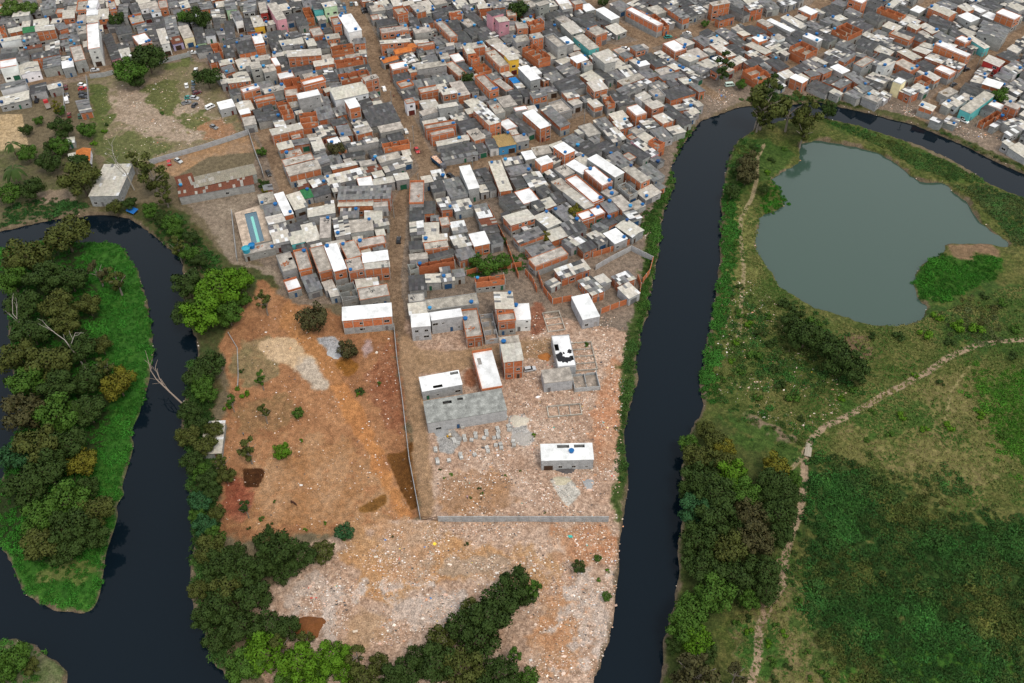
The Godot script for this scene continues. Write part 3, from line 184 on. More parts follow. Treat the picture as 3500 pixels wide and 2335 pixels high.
	[25.8, -389.2, 7, 9.9, 3.4, 0.54, 3, 1, 0, 11], [27.3, -414.1, 3.3, 4.8, 3.4, 0.50, 4, 1, 1, 11], [26.1, -375.9, 10.9, 10.4, 4, 0.47, 4, 1, 0, 11], [25.8, -365.7, 5.8, 6.1, 5, 0.42, 5, 0, 0, 11],
	[30.9, -464.1, 6.5, 8.7, 3.4, 0.44, 5, 0, 0, 11], [29.1, -424, 6.6, 9.9, 6, 0.52, 2, 1, 0, 11], [21.5, -250.5, 11.7, 5.2, 4, 0.48, 5, 0, 0, 8], [23.1, -274.8, 7.6, 6.4, 4, 0.48, 4, 1, 0, 8],
	[25.7, -331.8, 6, 8.2, 3.8, 0.65, 3, 1, 0, 8], [22.9, -266.3, 7.2, 5.8, 4, 0.64, 5, 1, 0, 8], [29.8, -409.7, 3.7, 5.1, 3.2, 0.50, 2, 0, 1, 11], [27.7, -360.4, 4.6, 4.6, 4, 0.51, 2, 1, 0, 11],
	[26.9, -322.4, 3, 3.3, 3.6, 0.65, 5, 1, 1, 8], [30.9, -401.6, 5.8, 7.2, 3.2, 0.54, 1, 0, 0, 11], [32.9, -447.6, 4.6, 3.1, 7, 0.44, 1, 0, 0, 11], [25.5, -290.5, 4.3, 13.6, 5, 0.64, 2, 1, 0, 8],
	[26.5, -310.7, 4.8, 9.1, 5, 0.75, 0, 1, 0, 8], [33.4, -443.3, 2.9, 3.2, 4.2, 0.44, 5, 1, 1, 11], [31, -394.1, 6.2, 5.6, 6, 0.54, 0, 0, 0, 11], [34.2, -454.2, 6.5, 5.9, 3.8, 0.44, 3, 0, 0, 11],
	[28.5, -337.2, 2.8, 3.6, 4.2, 0.52, 5, 1, 1, 8], [34.2, -426.1, 4.2, 5.9, 3.4, 0.52, 3, 1, 0, 11], [23.7, -211.4, 7.2, 12.7, 0.5, 0.11, 14, 1, 0, 0], [29.4, -317.9, 4.5, 5.8, 3.4, 0.75, 2, 1, 0, 8],
	[28.2, -295.8, 5.1, 18.1, 5, 0.58, 0, 0, 0, 8], [25.1, -230.6, 6.1, 11.7, 4.5, 0.29, 0, 1, 0, 0], [27.8, -280.1, 5.5, 4.6, 4.5, 0.47, 0, 0, 0, 8], [23.6, -199.6, 8.2, 6.7, 1.8, 0.12, 13, 1, 0, 0],
	[36.5, -434.5, 7.6, 14.2, 4, 0.55, 4, 1, 0, 11], [35.1, -409.6, 5.4, 14.4, 6, 0.49, 1, 5, 0, 11], [32.7, -363.5, 3.7, 4.5, 3.6, 0.51, 5, 1, 1, 11], [34.4, -389.6, 4.3, 3.7, 6, 0.32, 1, 1, 0, 11],
	[27.5, -262.9, 5.7, 4.2, 4, 0.56, 4, 0, 0, 8], [38, -448.6, 5.3, 6.9, 3.8, 0.44, 0, 1, 0, 11], [31.4, -324.9, 6.7, 9.6, 4.2, 0.65, 4, 1, 0, 8], [32.7, -339.1, 5.9, 8.6, 3.6, 0.46, 1, 1, 0, 8],
	[39.2, -442, 3.7, 4.2, 3.2, 0.55, 4, 1, 1, 11], [27.8, -242, 5.1, 9.5, 4, 0.49, 5, 0, 0, 8], [36.5, -382.4, 6.4, 9.6, 3.4, 0.59, 2, 0, 0, 11], [34.4, -331.4, 3.3, 3.1, 4.2, 0.65, 3, 1, 1, 8],
	[36.2, -357.8, 4.2, 6.4, 5, 0.42, 2, 0, 0, 11], [39.4, -399.4, 4.4, 5.7, 3.6, 0.51, 5, 0, 0, 11], [40.6, -420.1, 7.1, 8.3, 6, 0.61, 1, 0, 0, 11], [32.3, -282.9, 4.6, 4.4, 4.5, 0.51, 0, 0, 0, 8],
	[31.6, -268.5, 4.5, 7.2, 4, 0.58, 5, 1, 0, 8], [37.8, -369.3, 6.6, 7.1, 7, 0.42, 2, 0, 0, 11], [33.9, -302.5, 5.1, 12, 6.5, 0.58, 0, 0, 0, 8], [42.3, -427, 3.2, 3.4, 3.6, 0.61, 4, 0, 1, 11],
	[32.9, -274.4, 4.2, 4.7, 4, 0.61, 5, 1, 0, 8], [31.9, -245.1, 4.1, 4.5, 4, 0.59, 2, 1, 0, 8], [39.1, -344.9, 5.8, 7.3, 3.2, 0.46, 3, 1, 0, 8], [41.9, -383.5, 3.3, 10.2, 4, 0.59, 4, 1, 0, 11],
	[45.5, -434.3, 4.2, 5.7, 3.2, 0.59, 4, 0, 0, 11], [42.3, -392, 5.9, 10.2, 8, 0.51, 2, 1, 0, 11], [41.1, -364.8, 2.8, 3.7, 3.8, 0.42, 1, 1, 1, 11], [45.3, -423.3, 3.7, 4.9, 3.2, 0.61, 5, 1, 1, 11],
	[37.3, -309.5, 5, 16, 6.5, 0.69, 0, 1, 0, 8], [47.4, -439.9, 5.1, 12.6, 5, 0.59, 0, 1, 0, 11], [44.9, -402.4, 5.6, 6.8, 3.8, 0.58, 2, 1, 0, 11], [39.9, -326.7, 6.4, 9.7, 3.2, 0.68, 4, 1, 0, 8],
	[39.1, -314.6, 3.9, 4.5, 4.2, 0.69, 5, 1, 1, 8], [36.5, -277.5, 4.6, 4.4, 4, 0.72, 4, 0, 0, 8], [42.3, -358.8, 3.4, 6.4, 6, 0.29, 13, 0, 0, 11], [37.4, -286.9, 4.7, 6.3, 3.8, 0.50, 3, 0, 0, 8],
	[37.9, -294.5, 5.2, 4.6, 4.5, 0.72, 1, 1, 0, 8], [44.7, -367.4, 3.4, 4.6, 3.8, 0.49, 4, 1, 1, 11], [43.3, -336.7, 6.1, 8.6, 3.2, 0.46, 5, 1, 0, 8], [38.3, -269, 5.9, 7.1, 3.8, 0.58, 0, 1, 0, 8],
	[48.3, -394.7, 6.9, 8.5, 3.6, 0.51, 2, 1, 0, 11], [50.9, -427.3, 6.4, 8.3, 3.6, 0.61, 2, 1, 0, 11], [48, -384.5, 5, 7.9, 3.2, 0.59, 3, 1, 0, 11], [45.8, -349.4, 6.6, 5.1, 4.2, 0.46, 2, 0, 0, 8],
	[43.1, -310.3, 2.9, 3.7, 3.2, 0.69, 4, 1, 1, 8], [43.7, -317, 6.2, 9.3, 4.2, 0.68, 3, 1, 0, 8], [51, -404.2, 4.7, 5.7, 4.2, 0.58, 1, 1, 0, 11], [41.1, -279.5, 3.1, 3.6, 3.6, 0.72, 4, 1, 1, 8],
	[54.9, -451.2, 7, 8.6, 3.6, 0.59, 3, 1, 0, 11], [42.3, -288.6, 4.8, 8.9, 4, 0.50, 1, 0, 0, 8], [47.1, -343.5, 6.3, 5.7, 4, 0.46, 5, 0, 0, 8], [48.8, -362, 8, 7, 4, 0.49, 4, 1, 0, 11],
	[39.4, -246, 6.6, 5.2, 4, 0.49, 5, 0, 0, 8], [53.2, -399.5, 5, 4.5, 5, 0.58, 3, 0, 0, 11], [51, -371, 7.5, 5.1, 4.2, 0.58, 3, 1, 0, 11], [45.1, -296.5, 3.9, 7.6, 5, 0.58, 13, 1, 0, 8],
	[53.5, -387.7, 6.1, 8.4, 3.4, 0.45, 5, 1, 0, 11], [40.7, -239.4, 4.8, 6, 4, 0.62, 2, 1, 0, 0], [47.8, -319.5, 3.3, 4.2, 3.8, 0.68, 1, 1, 1, 8], [44, -273.6, 6.1, 8.5, 4.2, 0.72, 2, 1, 0, 8],
	[46.6, -300.7, 2.8, 3.4, 3.8, 0.58, 3, 1, 1, 8], [53.8, -379.2, 12.4, 4.5, 4, 0.57, 1, 0, 0, 11], [59.9, -447.1, 3.1, 3.3, 3.6, 0.68, 1, 0, 1, 11], [50.1, -332.7, 3.1, 3.2, 3.8, 0.67, 1, 1, 1, 8],
	[45.7, -281.9, 4.7, 5.9, 3.8, 0.50, 5, 1, 0, 8], [57.5, -396.2, 3.5, 4.7, 3.4, 0.58, 2, 1, 1, 11], [50.8, -323.8, 4.5, 13.3, 4, 0.68, 4, 1, 0, 8], [49, -304.7, 4.9, 11.6, 6, 0.62, 1, 0, 0, 8],
	[53.5, -350.5, 5.4, 7.7, 6, 0.49, 0, 0, 0, 11], [48.3, -289.3, 5.2, 4.5, 2.5, 0.58, 1, 1, 0, 8], [52.8, -337.6, 5.9, 4.5, 4, 0.67, 1, 1, 0, 8], [59.1, -404.2, 5.5, 5.1, 6, 0.52, 3, 0, 0, 11],
	[63.8, -452.6, 6.7, 8.4, 3.8, 0.70, 5, 1, 0, 11], [58, -376, 8.8, 3.9, 4, 0.58, 5, 1, 0, 11], [64.8, -442.3, 4.3, 6.1, 3.4, 0.68, 1, 0, 0, 11], [60.2, -391.4, 5.5, 3.6, 5, 0.45, 0, 1, 0, 11],
	[62.3, -409.4, 3.5, 4.3, 3.6, 0.52, 1, 1, 1, 11], [58, -365.4, 5.1, 4.9, 4, 0.57, 2, 2, 0, 11], [67.9, -461, 6.9, 8.5, 3.6, 0.70, 4, 0, 0, 11], [65.1, -434.4, 4, 22, 6, 0.68, 0, 0, 0, 11],
	[54.7, -325.9, 3.8, 12.8, 4.5, 0.65, 5, 3, 0, 8], [55.8, -333, 4.3, 6.2, 4.2, 0.67, 2, 1, 0, 8], [62.8, -398.9, 8.3, 4.1, 4, 0.58, 4, 1, 0, 11], [62.3, -385.2, 6.3, 8.5, 3.8, 0.45, 3, 0, 0, 11],
	[53.5, -296.6, 7.5, 6, 3.4, 0.58, 2, 1, 0, 8], [60.2, -360.6, 4, 4.3, 3.6, 0.57, 1, 1, 1, 11], [58.6, -343.8, 6.2, 6.5, 4, 0.47, 5, 1, 0, 8], [55.9, -309.7, 6, 9.6, 3.4, 0.62, 3, 1, 0, 8],
	[73.7, -466.2, 6.9, 5.1, 3.8, 0.70, 4, 0, 0, 11], [61.8, -355.3, 6.6, 5.1, 6, 0.58, 2, 0, 0, 11], [59.6, -327, 4.6, 5.3, 6, 0.76, 13, 0, 0, 8], [72.5, -445.2, 6.4, 8.1, 4.2, 0.51, 1, 1, 0, 11],
	[64.1, -366.2, 4.9, 6.1, 4.5, 0.40, 1, 1, 0, 11], [59.3, -318.4, 4, 4.2, 3, 0.72, 5, 1, 0, 8], [65.8, -375.2, 6.9, 5.9, 3.4, 0.58, 3, 1, 0, 11], [64.4, -361, 2.8, 3.1, 3.4, 0.40, 1, 1, 1, 11],
	[68, -394.2, 6.9, 7.4, 4, 0.37, 4, 0, 0, 11], [74.6, -454, 6.1, 9.2, 3.2, 0.70, 4, 0, 0, 11], [72.5, -433, 3.2, 13.2, 5, 0.46, 13, 0, 0, 11], [58.3, -300.5, 2.7, 3.2, 3.2, 0.62, 3, 0, 1, 8],
	[62.8, -336.1, 6.2, 8.3, 3.8, 0.47, 3, 1, 0, 8], [64.5, -346.3, 5.1, 7.5, 5, 0.50, 2, 0, 0, 8], [71.4, -401.6, 3.6, 10.3, 3, 0.55, 5, 1, 0, 11], [69.7, -386.9, 7, 5.1, 3.8, 0.47, 1, 1, 0, 11],
	[78.2, -461.1, 6.9, 8.3, 3.2, 0.70, 4, 1, 0, 10], [76.2, -435.9, 5.4, 7.7, 3.2, 0.46, 5, 1, 0, 10], [67.8, -356.9, 3.6, 4.8, 3.8, 0.60, 4, 1, 1, 11], [72.9, -382.6, 12, 4.2, 4, 0.47, 3, 0, 0, 11],
	[72.5, -377.2, 3.7, 4.8, 3.8, 0.47, 4, 1, 1, 11], [81.4, -451.7, 5.8, 3, 5, 0.70, 2, 1, 0, 10], [83.8, -468.4, 6.6, 9.1, 3.6, 0.70, 3, 1, 0, 10], [74.4, -389.9, 3.3, 4.8, 4.2, 0.64, 2, 0, 1, 10],
	[69.8, -351.1, 5.8, 6.3, 4, 0.60, 4, 0, 0, 8], [77.1, -408.9, 7.1, 9.5, 4.2, 0.55, 0, 0, 0, 10], [69.3, -339.3, 6.3, 5.4, 3.8, 0.50, 2, 1, 0, 8], [76.4, -394.2, 3.6, 7.1, 3, 0.64, 5, 1, 0, 10],
	[81.8, -440.2, 4.3, 15.4, 6, 0.51, 3, 0, 0, 10], [73.5, -368.6, 13.3, 9.2, 4, 0.47, 4, 0, 0, 10], [86.9, -456.1, 6.2, 9.4, 3.2, 0.70, 4, 0, 0, 10], [74.6, -356.8, 7.7, 4.7, 4, 0.47, 5, 0, 0, 10],
	[82.2, -414.5, 6.2, 8.4, 3.6, 0.60, 2, 1, 0, 10], [89.4, -469.2, 2.8, 3.5, 3.4, 0.61, 5, 1, 1, 10], [73.6, -346.2, 4.2, 5.5, 3.8, 0.60, 4, 1, 0, 12], [78.5, -379.9, 4.5, 5.5, 3.2, 0.47, 2, 1, 0, 10],
	[84.2, -420.6, 3.6, 4.6, 3.4, 0.60, 3, 1, 1, 10], [80.6, -389.1, 3.5, 5.9, 3, 0.62, 5, 1, 0, 10], [87.9, -444.4, 5.8, 10.2, 4, 0.47, 4, 1, 0, 10], [82.5, -398.9, 5.6, 7.5, 4.2, 0.64, 2, 1, 0, 10],
	[76.8, -351.1, 3.2, 4.9, 3.8, 0.47, 5, 1, 1, 12], [79, -362.2, 4.8, 5.6, 3.4, 0.47, 5, 1, 0, 10], [92.8, -459.7, 6, 9.8, 3.6, 0.61, 3, 1, 0, 10], [79.1, -353.8, 3.1, 3.4, 3.6, 0.47, 2, 1, 1, 12],
	[83.6, -383.5, 3.8, 6.4, 3, 0.71, 5, 1, 0, 10], [82.8, -372.7, 3.1, 8.3, 4, 0.43, 3, 0, 0, 10], [87.3, -403.9, 6.6, 8.8, 3.2, 0.51, 1, 0, 0, 10], [81.4, -358.3, 3, 3.4, 4.2, 0.47, 1, 1, 1, 10],
	[93.9, -447.6, 6, 8.6, 3.6, 0.47, 5, 1, 0, 10], [86.4, -389.9, 5.1, 7.5, 3.4, 0.62, 3, 1, 0, 10], [98.4, -466.4, 7, 9.6, 4.2, 0.61, 3, 1, 0, 10], [91.7, -414.9, 6, 8.3, 4, 0.60, 3, 0, 0, 10],
	[97.5, -454.2, 4.6, 2.7, 4, 0.61, 4, 1, 0, 10], [95.3, -423, 5.1, 6.8, 3.4, 0.60, 4, 1, 0, 10], [91.1, -394.3, 7, 8.3, 3.4, 0.62, 2, 1, 0, 10], [93.2, -405.7, 3.6, 4.8, 3.8, 0.51, 2, 1, 1, 10],
	[100.4, -449.8, 4.8, 6.1, 3.6, 0.61, 2, 1, 0, 10], [93.8, -387.7, 3.3, 4.5, 3.8, 0.71, 4, 0, 1, 10], [106.3, -468.2, 6.5, 9.5, 3.4, 0.61, 4, 1, 0, 10], [99, -416.1, 6, 8.1, 3.2, 0.60, 2, 0, 0, 10],
	[105.6, -456.9, 5.9, 9.2, 3.2, 0.61, 4, 1, 0, 10], [103.5, -445.1, 9.8, 3.7, 8, 0.38, 1, 0, 0, 10], [96.9, -397.4, 4.5, 6, 3.6, 0.51, 0, 1, 0, 10], [99.1, -404.4, 5.1, 13.3, 5, 0.51, 2, 0, 0, 10],
	[105.6, -438, 9.3, 3.4, 4, 0.48, 4, 0, 0, 10], [98.6, -389.2, 4.2, 6.3, 3.8, 0.69, 1, 1, 0, 10], [104.1, -423.1, 6.1, 9.5, 3.6, 0.58, 3, 1, 0, 10], [113.7, -461.5, 3.1, 3.1, 3.2, 0.57, 5, 0, 1, 10],
	[104.2, -395.5, 9.5, 4.2, 4, 0.69, 2, 0, 0, 10], [106.2, -407.2, 6.1, 9.3, 3.6, 0.51, 4, 1, 0, 10], [109.8, -426.6, 4, 4.5, 3.8, 0.58, 1, 1, 1, 10], [114.7, -454.6, 5.9, 9.6, 3.6, 0.57, 3, 1, 0, 10],
	[108.7, -415, 5.3, 7.8, 3.4, 0.58, 4, 0, 0, 10], [114, -445, 4.1, 11, 4, 0.57, 4, 1, 0, 10], [112, -429.9, 2.7, 3.1, 3.6, 0.58, 4, 1, 1, 10], [112.1, -421.9, 4.7, 4.4, 4, 0.58, 2, 0, 0, 10],
	[121, -459.8, 6.2, 9.3, 3.4, 0.33, 2, 1, 0, 10], [115.1, -418, 2.7, 3.2, 3.2, 0.51, 3, 1, 1, 10], [121.8, -452.7, 3.1, 3.4, 3.6, 0.33, 2, 1, 1, 10], [117.2, -424.8, 6.3, 8.6, 4.2, 0.58, 4, 0, 0, 10],
	[113.2, -402.3, 5.7, 5.2, 4, 0.60, 5, 0, 0, 10], [120.9, -446.1, 7.3, 6.6, 6, 0.33, 5, 0, 0, 10], [112.5, -395, 9, 4.9, 4, 0.59, 4, 0, 0, 10], [111.7, -383.5, 8.8, 10.7, 5, 0.54, 13, 0, 0, 10],
	[116.8, -408, 4.6, 12.7, 4, 0.62, 2, 0, 0, 10], [118.4, -414.9, 5.3, 5.1, 5, 0.51, 0, 0, 0, 10], [117.7, -398.7, 3.5, 4.4, 3.6, 0.60, 1, 1, 1, 10], [121.6, -418.9, 3.8, 4.6, 3.8, 0.51, 3, 0, 1, 10],
	[129.1, -457.2, 6.7, 8.2, 3.6, 0.33, 3, 0, 0, 10], [123.8, -430, 4, 7.6, 5, 0.59, 1, 0, 0, 10], [117.3, -392.2, 3.4, 4.5, 3.6, 0.59, 3, 1, 1, 10], [118, -385.4, 3.4, 4.4, 3.6, 0.54, 4, 1, 1, 10],
	[130.5, -449.6, 6.9, 5.6, 4.2, 0.33, 3, 1, 0, 10], [123.3, -401.4, 3.2, 3.5, 3.2, 0.57, 5, 0, 1, 10], [124.9, -409.8, 6.8, 9.9, 3.8, 0.56, 5, 1, 0, 10], [122.7, -393.4, 6.6, 8.9, 4, 0.57, 4, 0, 0, 10],
	[119.8, -376.7, 4.6, 5.7, 3.4, 0.57, 5, 1, 0, 10], [127.5, -416.4, 4.6, 4.9, 5, 0.56, 1, 2, 0, 9], [129.1, -422.8, 5.1, 10, 4, 0.66, 4, 0, 0, 9], [131, -427.9, 3, 14.9, 5, 0.68, 0, 1, 0, 9],
	[137.6, -451.8, 3.1, 3.2, 3.6, 0.70, 5, 1, 1, 9], [133.6, -430.1, 3.5, 4.6, 3.4, 0.68, 5, 0, 1, 9], [128.6, -403.9, 2.9, 3.1, 3.4, 0.66, 2, 1, 1, 9], [130.1, -411, 3.3, 4.7, 4.2, 0.56, 3, 1, 1, 9],
	[125, -383.9, 6.4, 4.8, 4, 0.57, 2, 1, 0, 9], [140.1, -456.3, 5.7, 8, 3.2, 0.70, 5, 1, 0, 9], [136.9, -426.1, 3.3, 4.8, 3.8, 0.68, 3, 1, 1, 9], [135, -415.8, 5.3, 7.4, 3.4, 0.56, 4, 1, 0, 9],
	[138.5, -432.3, 4.9, 12.3, 5, 0.69, 2, 1, 0, 9], [146.3, -458.3, 3.8, 4.7, 4.2, 0.70, 4, 1, 1, 9], [129.3, -378.2, 4.5, 6.7, 5, 0.77, 0, 0, 0, 9], [132.2, -388.7, 8.9, 4.8, 4, 0.69, 4, 0, 0, 9],
	[139.5, -421.2, 6.7, 5.1, 4.2, 0.72, 4, 1, 0, 9], [143.2, -437.7, 3.5, 5, 4.2, 0.70, 2, 1, 1, 9], [132.2, -382, 3.6, 4.7, 3.6, 0.77, 2, 1, 1, 9], [136.9, -404.2, 8.6, 9.9, 6, 0.66, 13, 0, 0, 9],
	[147.1, -441.1, 5.6, 7.9, 6, 0.70, 0, 0, 0, 9], [139.1, -394.3, 5.6, 7, 3.4, 0.61, 3, 1, 0, 9], [143.8, -415.6, 4.3, 8.5, 5, 0.72, 0, 1, 0, 9], [137.1, -384.8, 5.4, 5.3, 4, 0.36, 3, 0, 0, 9],
	[146.1, -423.1, 5.1, 7.7, 4.2, 0.71, 4, 1, 0, 9], [148.1, -430.8, 5.9, 8.8, 3.8, 0.58, 3, 1, 0, 9], [141.5, -398.3, 2.8, 3.3, 3.6, 0.66, 5, 0, 1, 9], [153.5, -444.9, 4.3, 5.5, 3.6, 0.64, 5, 1, 0, 9],
	[138.5, -374.2, 5.9, 9.7, 3.4, 0.76, 4, 1, 0, 9], [144.2, -395.1, 2.7, 3.6, 3.8, 0.69, 2, 1, 1, 9], [143, -387.6, 6.1, 4.9, 4, 0.61, 3, 0, 0, 9], [151.8, -417.9, 6.7, 6.9, 4, 0.71, 4, 1, 0, 9],
	[154.4, -426, 7, 5.6, 3.4, 0.71, 5, 1, 0, 9], [156.5, -434.9, 5.9, 6.2, 4, 0.58, 3, 1, 0, 9], [144.3, -379.2, 8.5, 3.4, 4, 0.76, 4, 0, 0, 9], [149, -396.9, 6.4, 5.6, 4, 0.69, 4, 1, 0, 9],
	[160.8, -445.8, 7.8, 8.2, 4, 0.64, 4, 1, 0, 9], [144.2, -368.9, 3.8, 4.5, 3.6, 0.77, 2, 1, 1, 9], [152.8, -403, 7, 8.6, 3.8, 0.69, 5, 1, 0, 9], [162.3, -438.4, 7.2, 5.1, 3.6, 0.58, 2, 1, 0, 9],
	[160.2, -430.1, 3.7, 4.5, 4.2, 0.58, 3, 1, 1, 9], [168.4, -462.1, 3.9, 4.6, 3.4, 0.77, 3, 0, 1, 9], [150.4, -388.1, 5.2, 7.1, 4.2, 0.61, 0, 1, 0, 9], [167.1, -454.6, 5.9, 7, 3.4, 0.77, 3, 1, 0, 9],
	[148.6, -376.6, 10, 4.4, 4, 0.77, 3, 0, 0, 9], [158.7, -411.5, 5.7, 6.9, 3.8, 0.71, 3, 1, 0, 9], [172.9, -465.4, 3.3, 4.4, 3.2, 0.77, 2, 1, 1, 9], [161.7, -421.6, 11.5, 9.6, 6, 0.66, 13, 0, 0, 9],
	[155.5, -396.1, 9.3, 3.3, 6, 0.75, 3, 0, 0, 9], [159.1, -404.4, 3.5, 4.5, 4.2, 0.88, 4, 1, 1, 9], [170.5, -443.1, 5.2, 7.2, 4.2, 0.77, 3, 1, 0, 9], [152, -367.3, 5.4, 6.8, 3.8, 0.60, 3, 1, 0, 9],
	[178.2, -467.9, 6.3, 8.1, 3.8, 0.77, 4, 1, 0, 9], [156.6, -380.7, 5.9, 9.7, 3.8, 0.60, 3, 0, 0, 9], [176.9, -459, 6.9, 9, 3.2, 0.77, 2, 1, 0, 9], [173.9, -450.6, 5, 7.7, 7, 0.77, 0, 0, 0, 9],
	[170.4, -431.4, 8.3, 12, 4, 0.70, 4, 1, 0, 9], [163.2, -401.5, 3.4, 4.4, 3.8, 0.88, 3, 1, 1, 9], [172.8, -437.5, 2.8, 3.5, 3.2, 0.70, 4, 1, 1, 9], [157.1, -372.1, 7.4, 4.9, 4, 0.60, 3, 1, 0, 9],
	[166.3, -405.6, 6.4, 10.7, 3, 0.88, 13, 1, 0, 9], [161.7, -391, 9.5, 4.2, 6, 0.72, 1, 1, 0, 9], [172.3, -421.4, 3.7, 4.5, 3.4, 0.70, 2, 1, 1, 9], [169.6, -412.1, 7.1, 9, 4.2, 0.88, 4, 1, 0, 9],
	[181.9, -451.8, 7.1, 8.4, 3.6, 0.77, 4, 1, 0, 9], [158.8, -363.6, 5.4, 7.2, 3.6, 0.81, 1, 1, 0, 9], [167.6, -396, 5.2, 6.9, 3.8, 0.72, 3, 1, 0, 9], [161.2, -368.4, 3.2, 3.5, 3.8, 0.81, 2, 1, 1, 9],
	[180.5, -439.4, 6.1, 9.4, 4, 0.67, 4, 1, 0, 9], [163.9, -375.1, 3.5, 4.8, 3.6, 0.60, 4, 1, 1, 9], [166.1, -380.8, 6.2, 9, 4.2, 0.75, 5, 1, 0, 9], [187.7, -459.6, 6.7, 9.7, 4.2, 0.85, 4, 1, 0, 9],
	[177.5, -416.3, 6.6, 8.5, 4.2, 0.82, 5, 1, 0, 9], [179.7, -423.1, 5.6, 6.9, 3.2, 0.82, 3, 1, 0, 9], [165.1, -367.1, 7.2, 4.1, 3, 0.81, 5, 1, 0, 9], [176, -406.4, 5.8, 7.5, 3.4, 0.88, 2, 0, 0, 9],
	[192.9, -465, 7.1, 9.8, 3.6, 0.85, 2, 1, 0, 9], [174.7, -398.5, 7.1, 8.2, 3.4, 0.88, 4, 1, 0, 9], [170.6, -387.3, 9.1, 3.8, 8, 0.75, 2, 2, 0, 9], [189.1, -442.2, 4.6, 13.4, 5, 0.79, 13, 0, 0, 9],
	[186.4, -429.6, 5.6, 7.4, 3.6, 0.76, 2, 1, 0, 9], [192.1, -450.3, 8.7, 3.5, 5, 0.85, 2, 1, 0, 9], [172.7, -378.4, 3, 3.3, 3.4, 0.80, 4, 1, 1, 9], [181.7, -409.7, 4.9, 5.7, 3.4, 0.82, 5, 1, 0, 9],
	[172.6, -372.9, 4.7, 3.8, 7, 0.80, 0, 8, 0, 9], [198.3, -456.4, 7.4, 5.4, 3.4, 0.85, 5, 1, 0, 9], [186.6, -416.8, 5.4, 10.4, 5, 0.82, 1, 0, 0, 9], [177.6, -382.6, 8.2, 6.7, 4, 0.61, 4, 1, 0, 9],
	[196.3, -446.6, 7.3, 6.4, 4, 0.68, 4, 1, 0, 9], [192.6, -432.8, 3.1, 3.4, 3.6, 0.76, 5, 1, 1, 9], [181.8, -391.3, 6.8, 9.6, 4.2, 0.61, 1, 0, 0, 9], [203.7, -462.5, 6.9, 9.6, 4.2, 0.85, 4, 1, 0, 9],
	[176.8, -369.4, 6.1, 5.9, 4, 0.61, 5, 0, 0, 9], [186.8, -402.5, 6.3, 9.3, 3.6, 0.57, 2, 0, 0, 9], [197.2, -435.2, 5.4, 7, 3.6, 0.76, 2, 1, 0, 9], [198.8, -440, 3.3, 4.6, 3.2, 0.77, 1, 1, 1, 9],
	[192.7, -419.6, 6.1, 13, 4, 0.76, 4, 0, 0, 9], [196.3, -427.6, 5.3, 5, 5, 0.76, 2, 0, 0, 9], [202.8, -444.2, 6.5, 4.8, 5, 0.77, 0, 1, 0, 9], [182.4, -371.9, 5.1, 6.3, 4, 0.68, 2, 1, 0, 9],
	[186.9, -384.8, 2.9, 3.7, 3.8, 0.68, 5, 1, 1, 9], [193.8, -406.1, 5, 7.1, 3.8, 0.73, 2, 0, 0, 9], [185.3, -378, 5.5, 4.9, 5, 0.61, 13, 0, 0, 9], [199.6, -422.5, 3.4, 4.5, 3.6, 0.52, 1, 1, 1, 9],
	[204.2, -436.9, 3.9, 4.2, 3.6, 0.77, 4, 0, 1, 9], [208, -446.6, 3.6, 4.3, 3.4, 0.77, 4, 1, 1, 9], [191.5, -392.1, 4.7, 7.3, 4, 0.57, 4, 1, 0, 9], [180.3, -355.7, 4.5, 6, 5, 0.94, 2, 0, 0, 9],
	[198.2, -411, 4.3, 6.5, 3.4, 0.79, 2, 1, 0, 9], [203.2, -426.9, 4.7, 8.8, 4, 0.52, 2, 0, 0, 9], [200.8, -418.4, 2.8, 3.3, 3.8, 0.76, 5, 1, 1, 9], [190, -380.6, 4.6, 6.2, 5, 0.68, 2, 0, 0, 9],
	[182.1, -346.8, 3.3, 4.8, 3.6, 0.86, 5, 1, 1, 9], [208.5, -428.8, 3.9, 9, 4, 0.74, 4, 1, 0, 9], [215.2, -448.6, 6.8, 9.1, 3.6, 0.67, 5, 1, 0, 9], [210.9, -433.5, 4.8, 9.6, 5, 0.82, 4, 1, 0, 9],
	[213.3, -440.2, 6.4, 11.8, 7, 0.67, 2, 0, 0, 9], [208.8, -419.2, 6.5, 8.8, 3.4, 0.79, 3, 1, 0, 9], [200.3, -394, 7.9, 16.1, 5, 0.85, 5, 0, 0, 9], [197.6, -385.4, 5.3, 7.7, 5, 0.71, 0, 0, 0, 9],
	[206.6, -411.2, 4.8, 8.7, 4, 0.79, 5, 0, 0, 9], [189.8, -357.9, 3, 3.4, 4.2, 0.72, 2, 1, 1, 9], [221.1, -452.4, 6, 9.8, 3.8, 0.57, 3, 1, 0, 9], [193.8, -368.5, 7.9, 4.6, 4, 0.62, 1, 1, 0, 9],
	[188.8, -347.4, 6.1, 5.1, 3, 0.86, 5, 1, 0, 9], [205.3, -400.8, 4, 16.5, 7, 0.73, 0, 0, 0, 9], [215.2, -427.6, 3.2, 3.4, 4.2, 0.74, 4, 1, 1, 9], [220.5, -442, 5.2, 6.9, 3.6, 0.57, 3, 1, 0, 9],
	[226.5, -459.8, 6.3, 8.3, 3.6, 0.57, 4, 1, 0, 9], [195.3, -361.7, 9.8, 5.3, 4, 0.72, 5, 2, 0, 9], [219, -432.4, 3.6, 4.9, 3.2, 0.57, 5, 1, 1, 9], [215.7, -421.6, 4.2, 6.2, 4.2, 0.63, 4, 1, 0, 9],
	[210.5, -403.1, 5.2, 7.2, 3.6, 0.73, 5, 1, 0, 9], [227.9, -451.9, 3.3, 4.3, 3.8, 0.57, 4, 1, 1, 9], [213.9, -408.4, 2.8, 3.4, 3.4, 0.63, 4, 0, 1, 9], [215.4, -413.7, 5.2, 5.5, 5, 0.63, 0, 0, 0, 9],
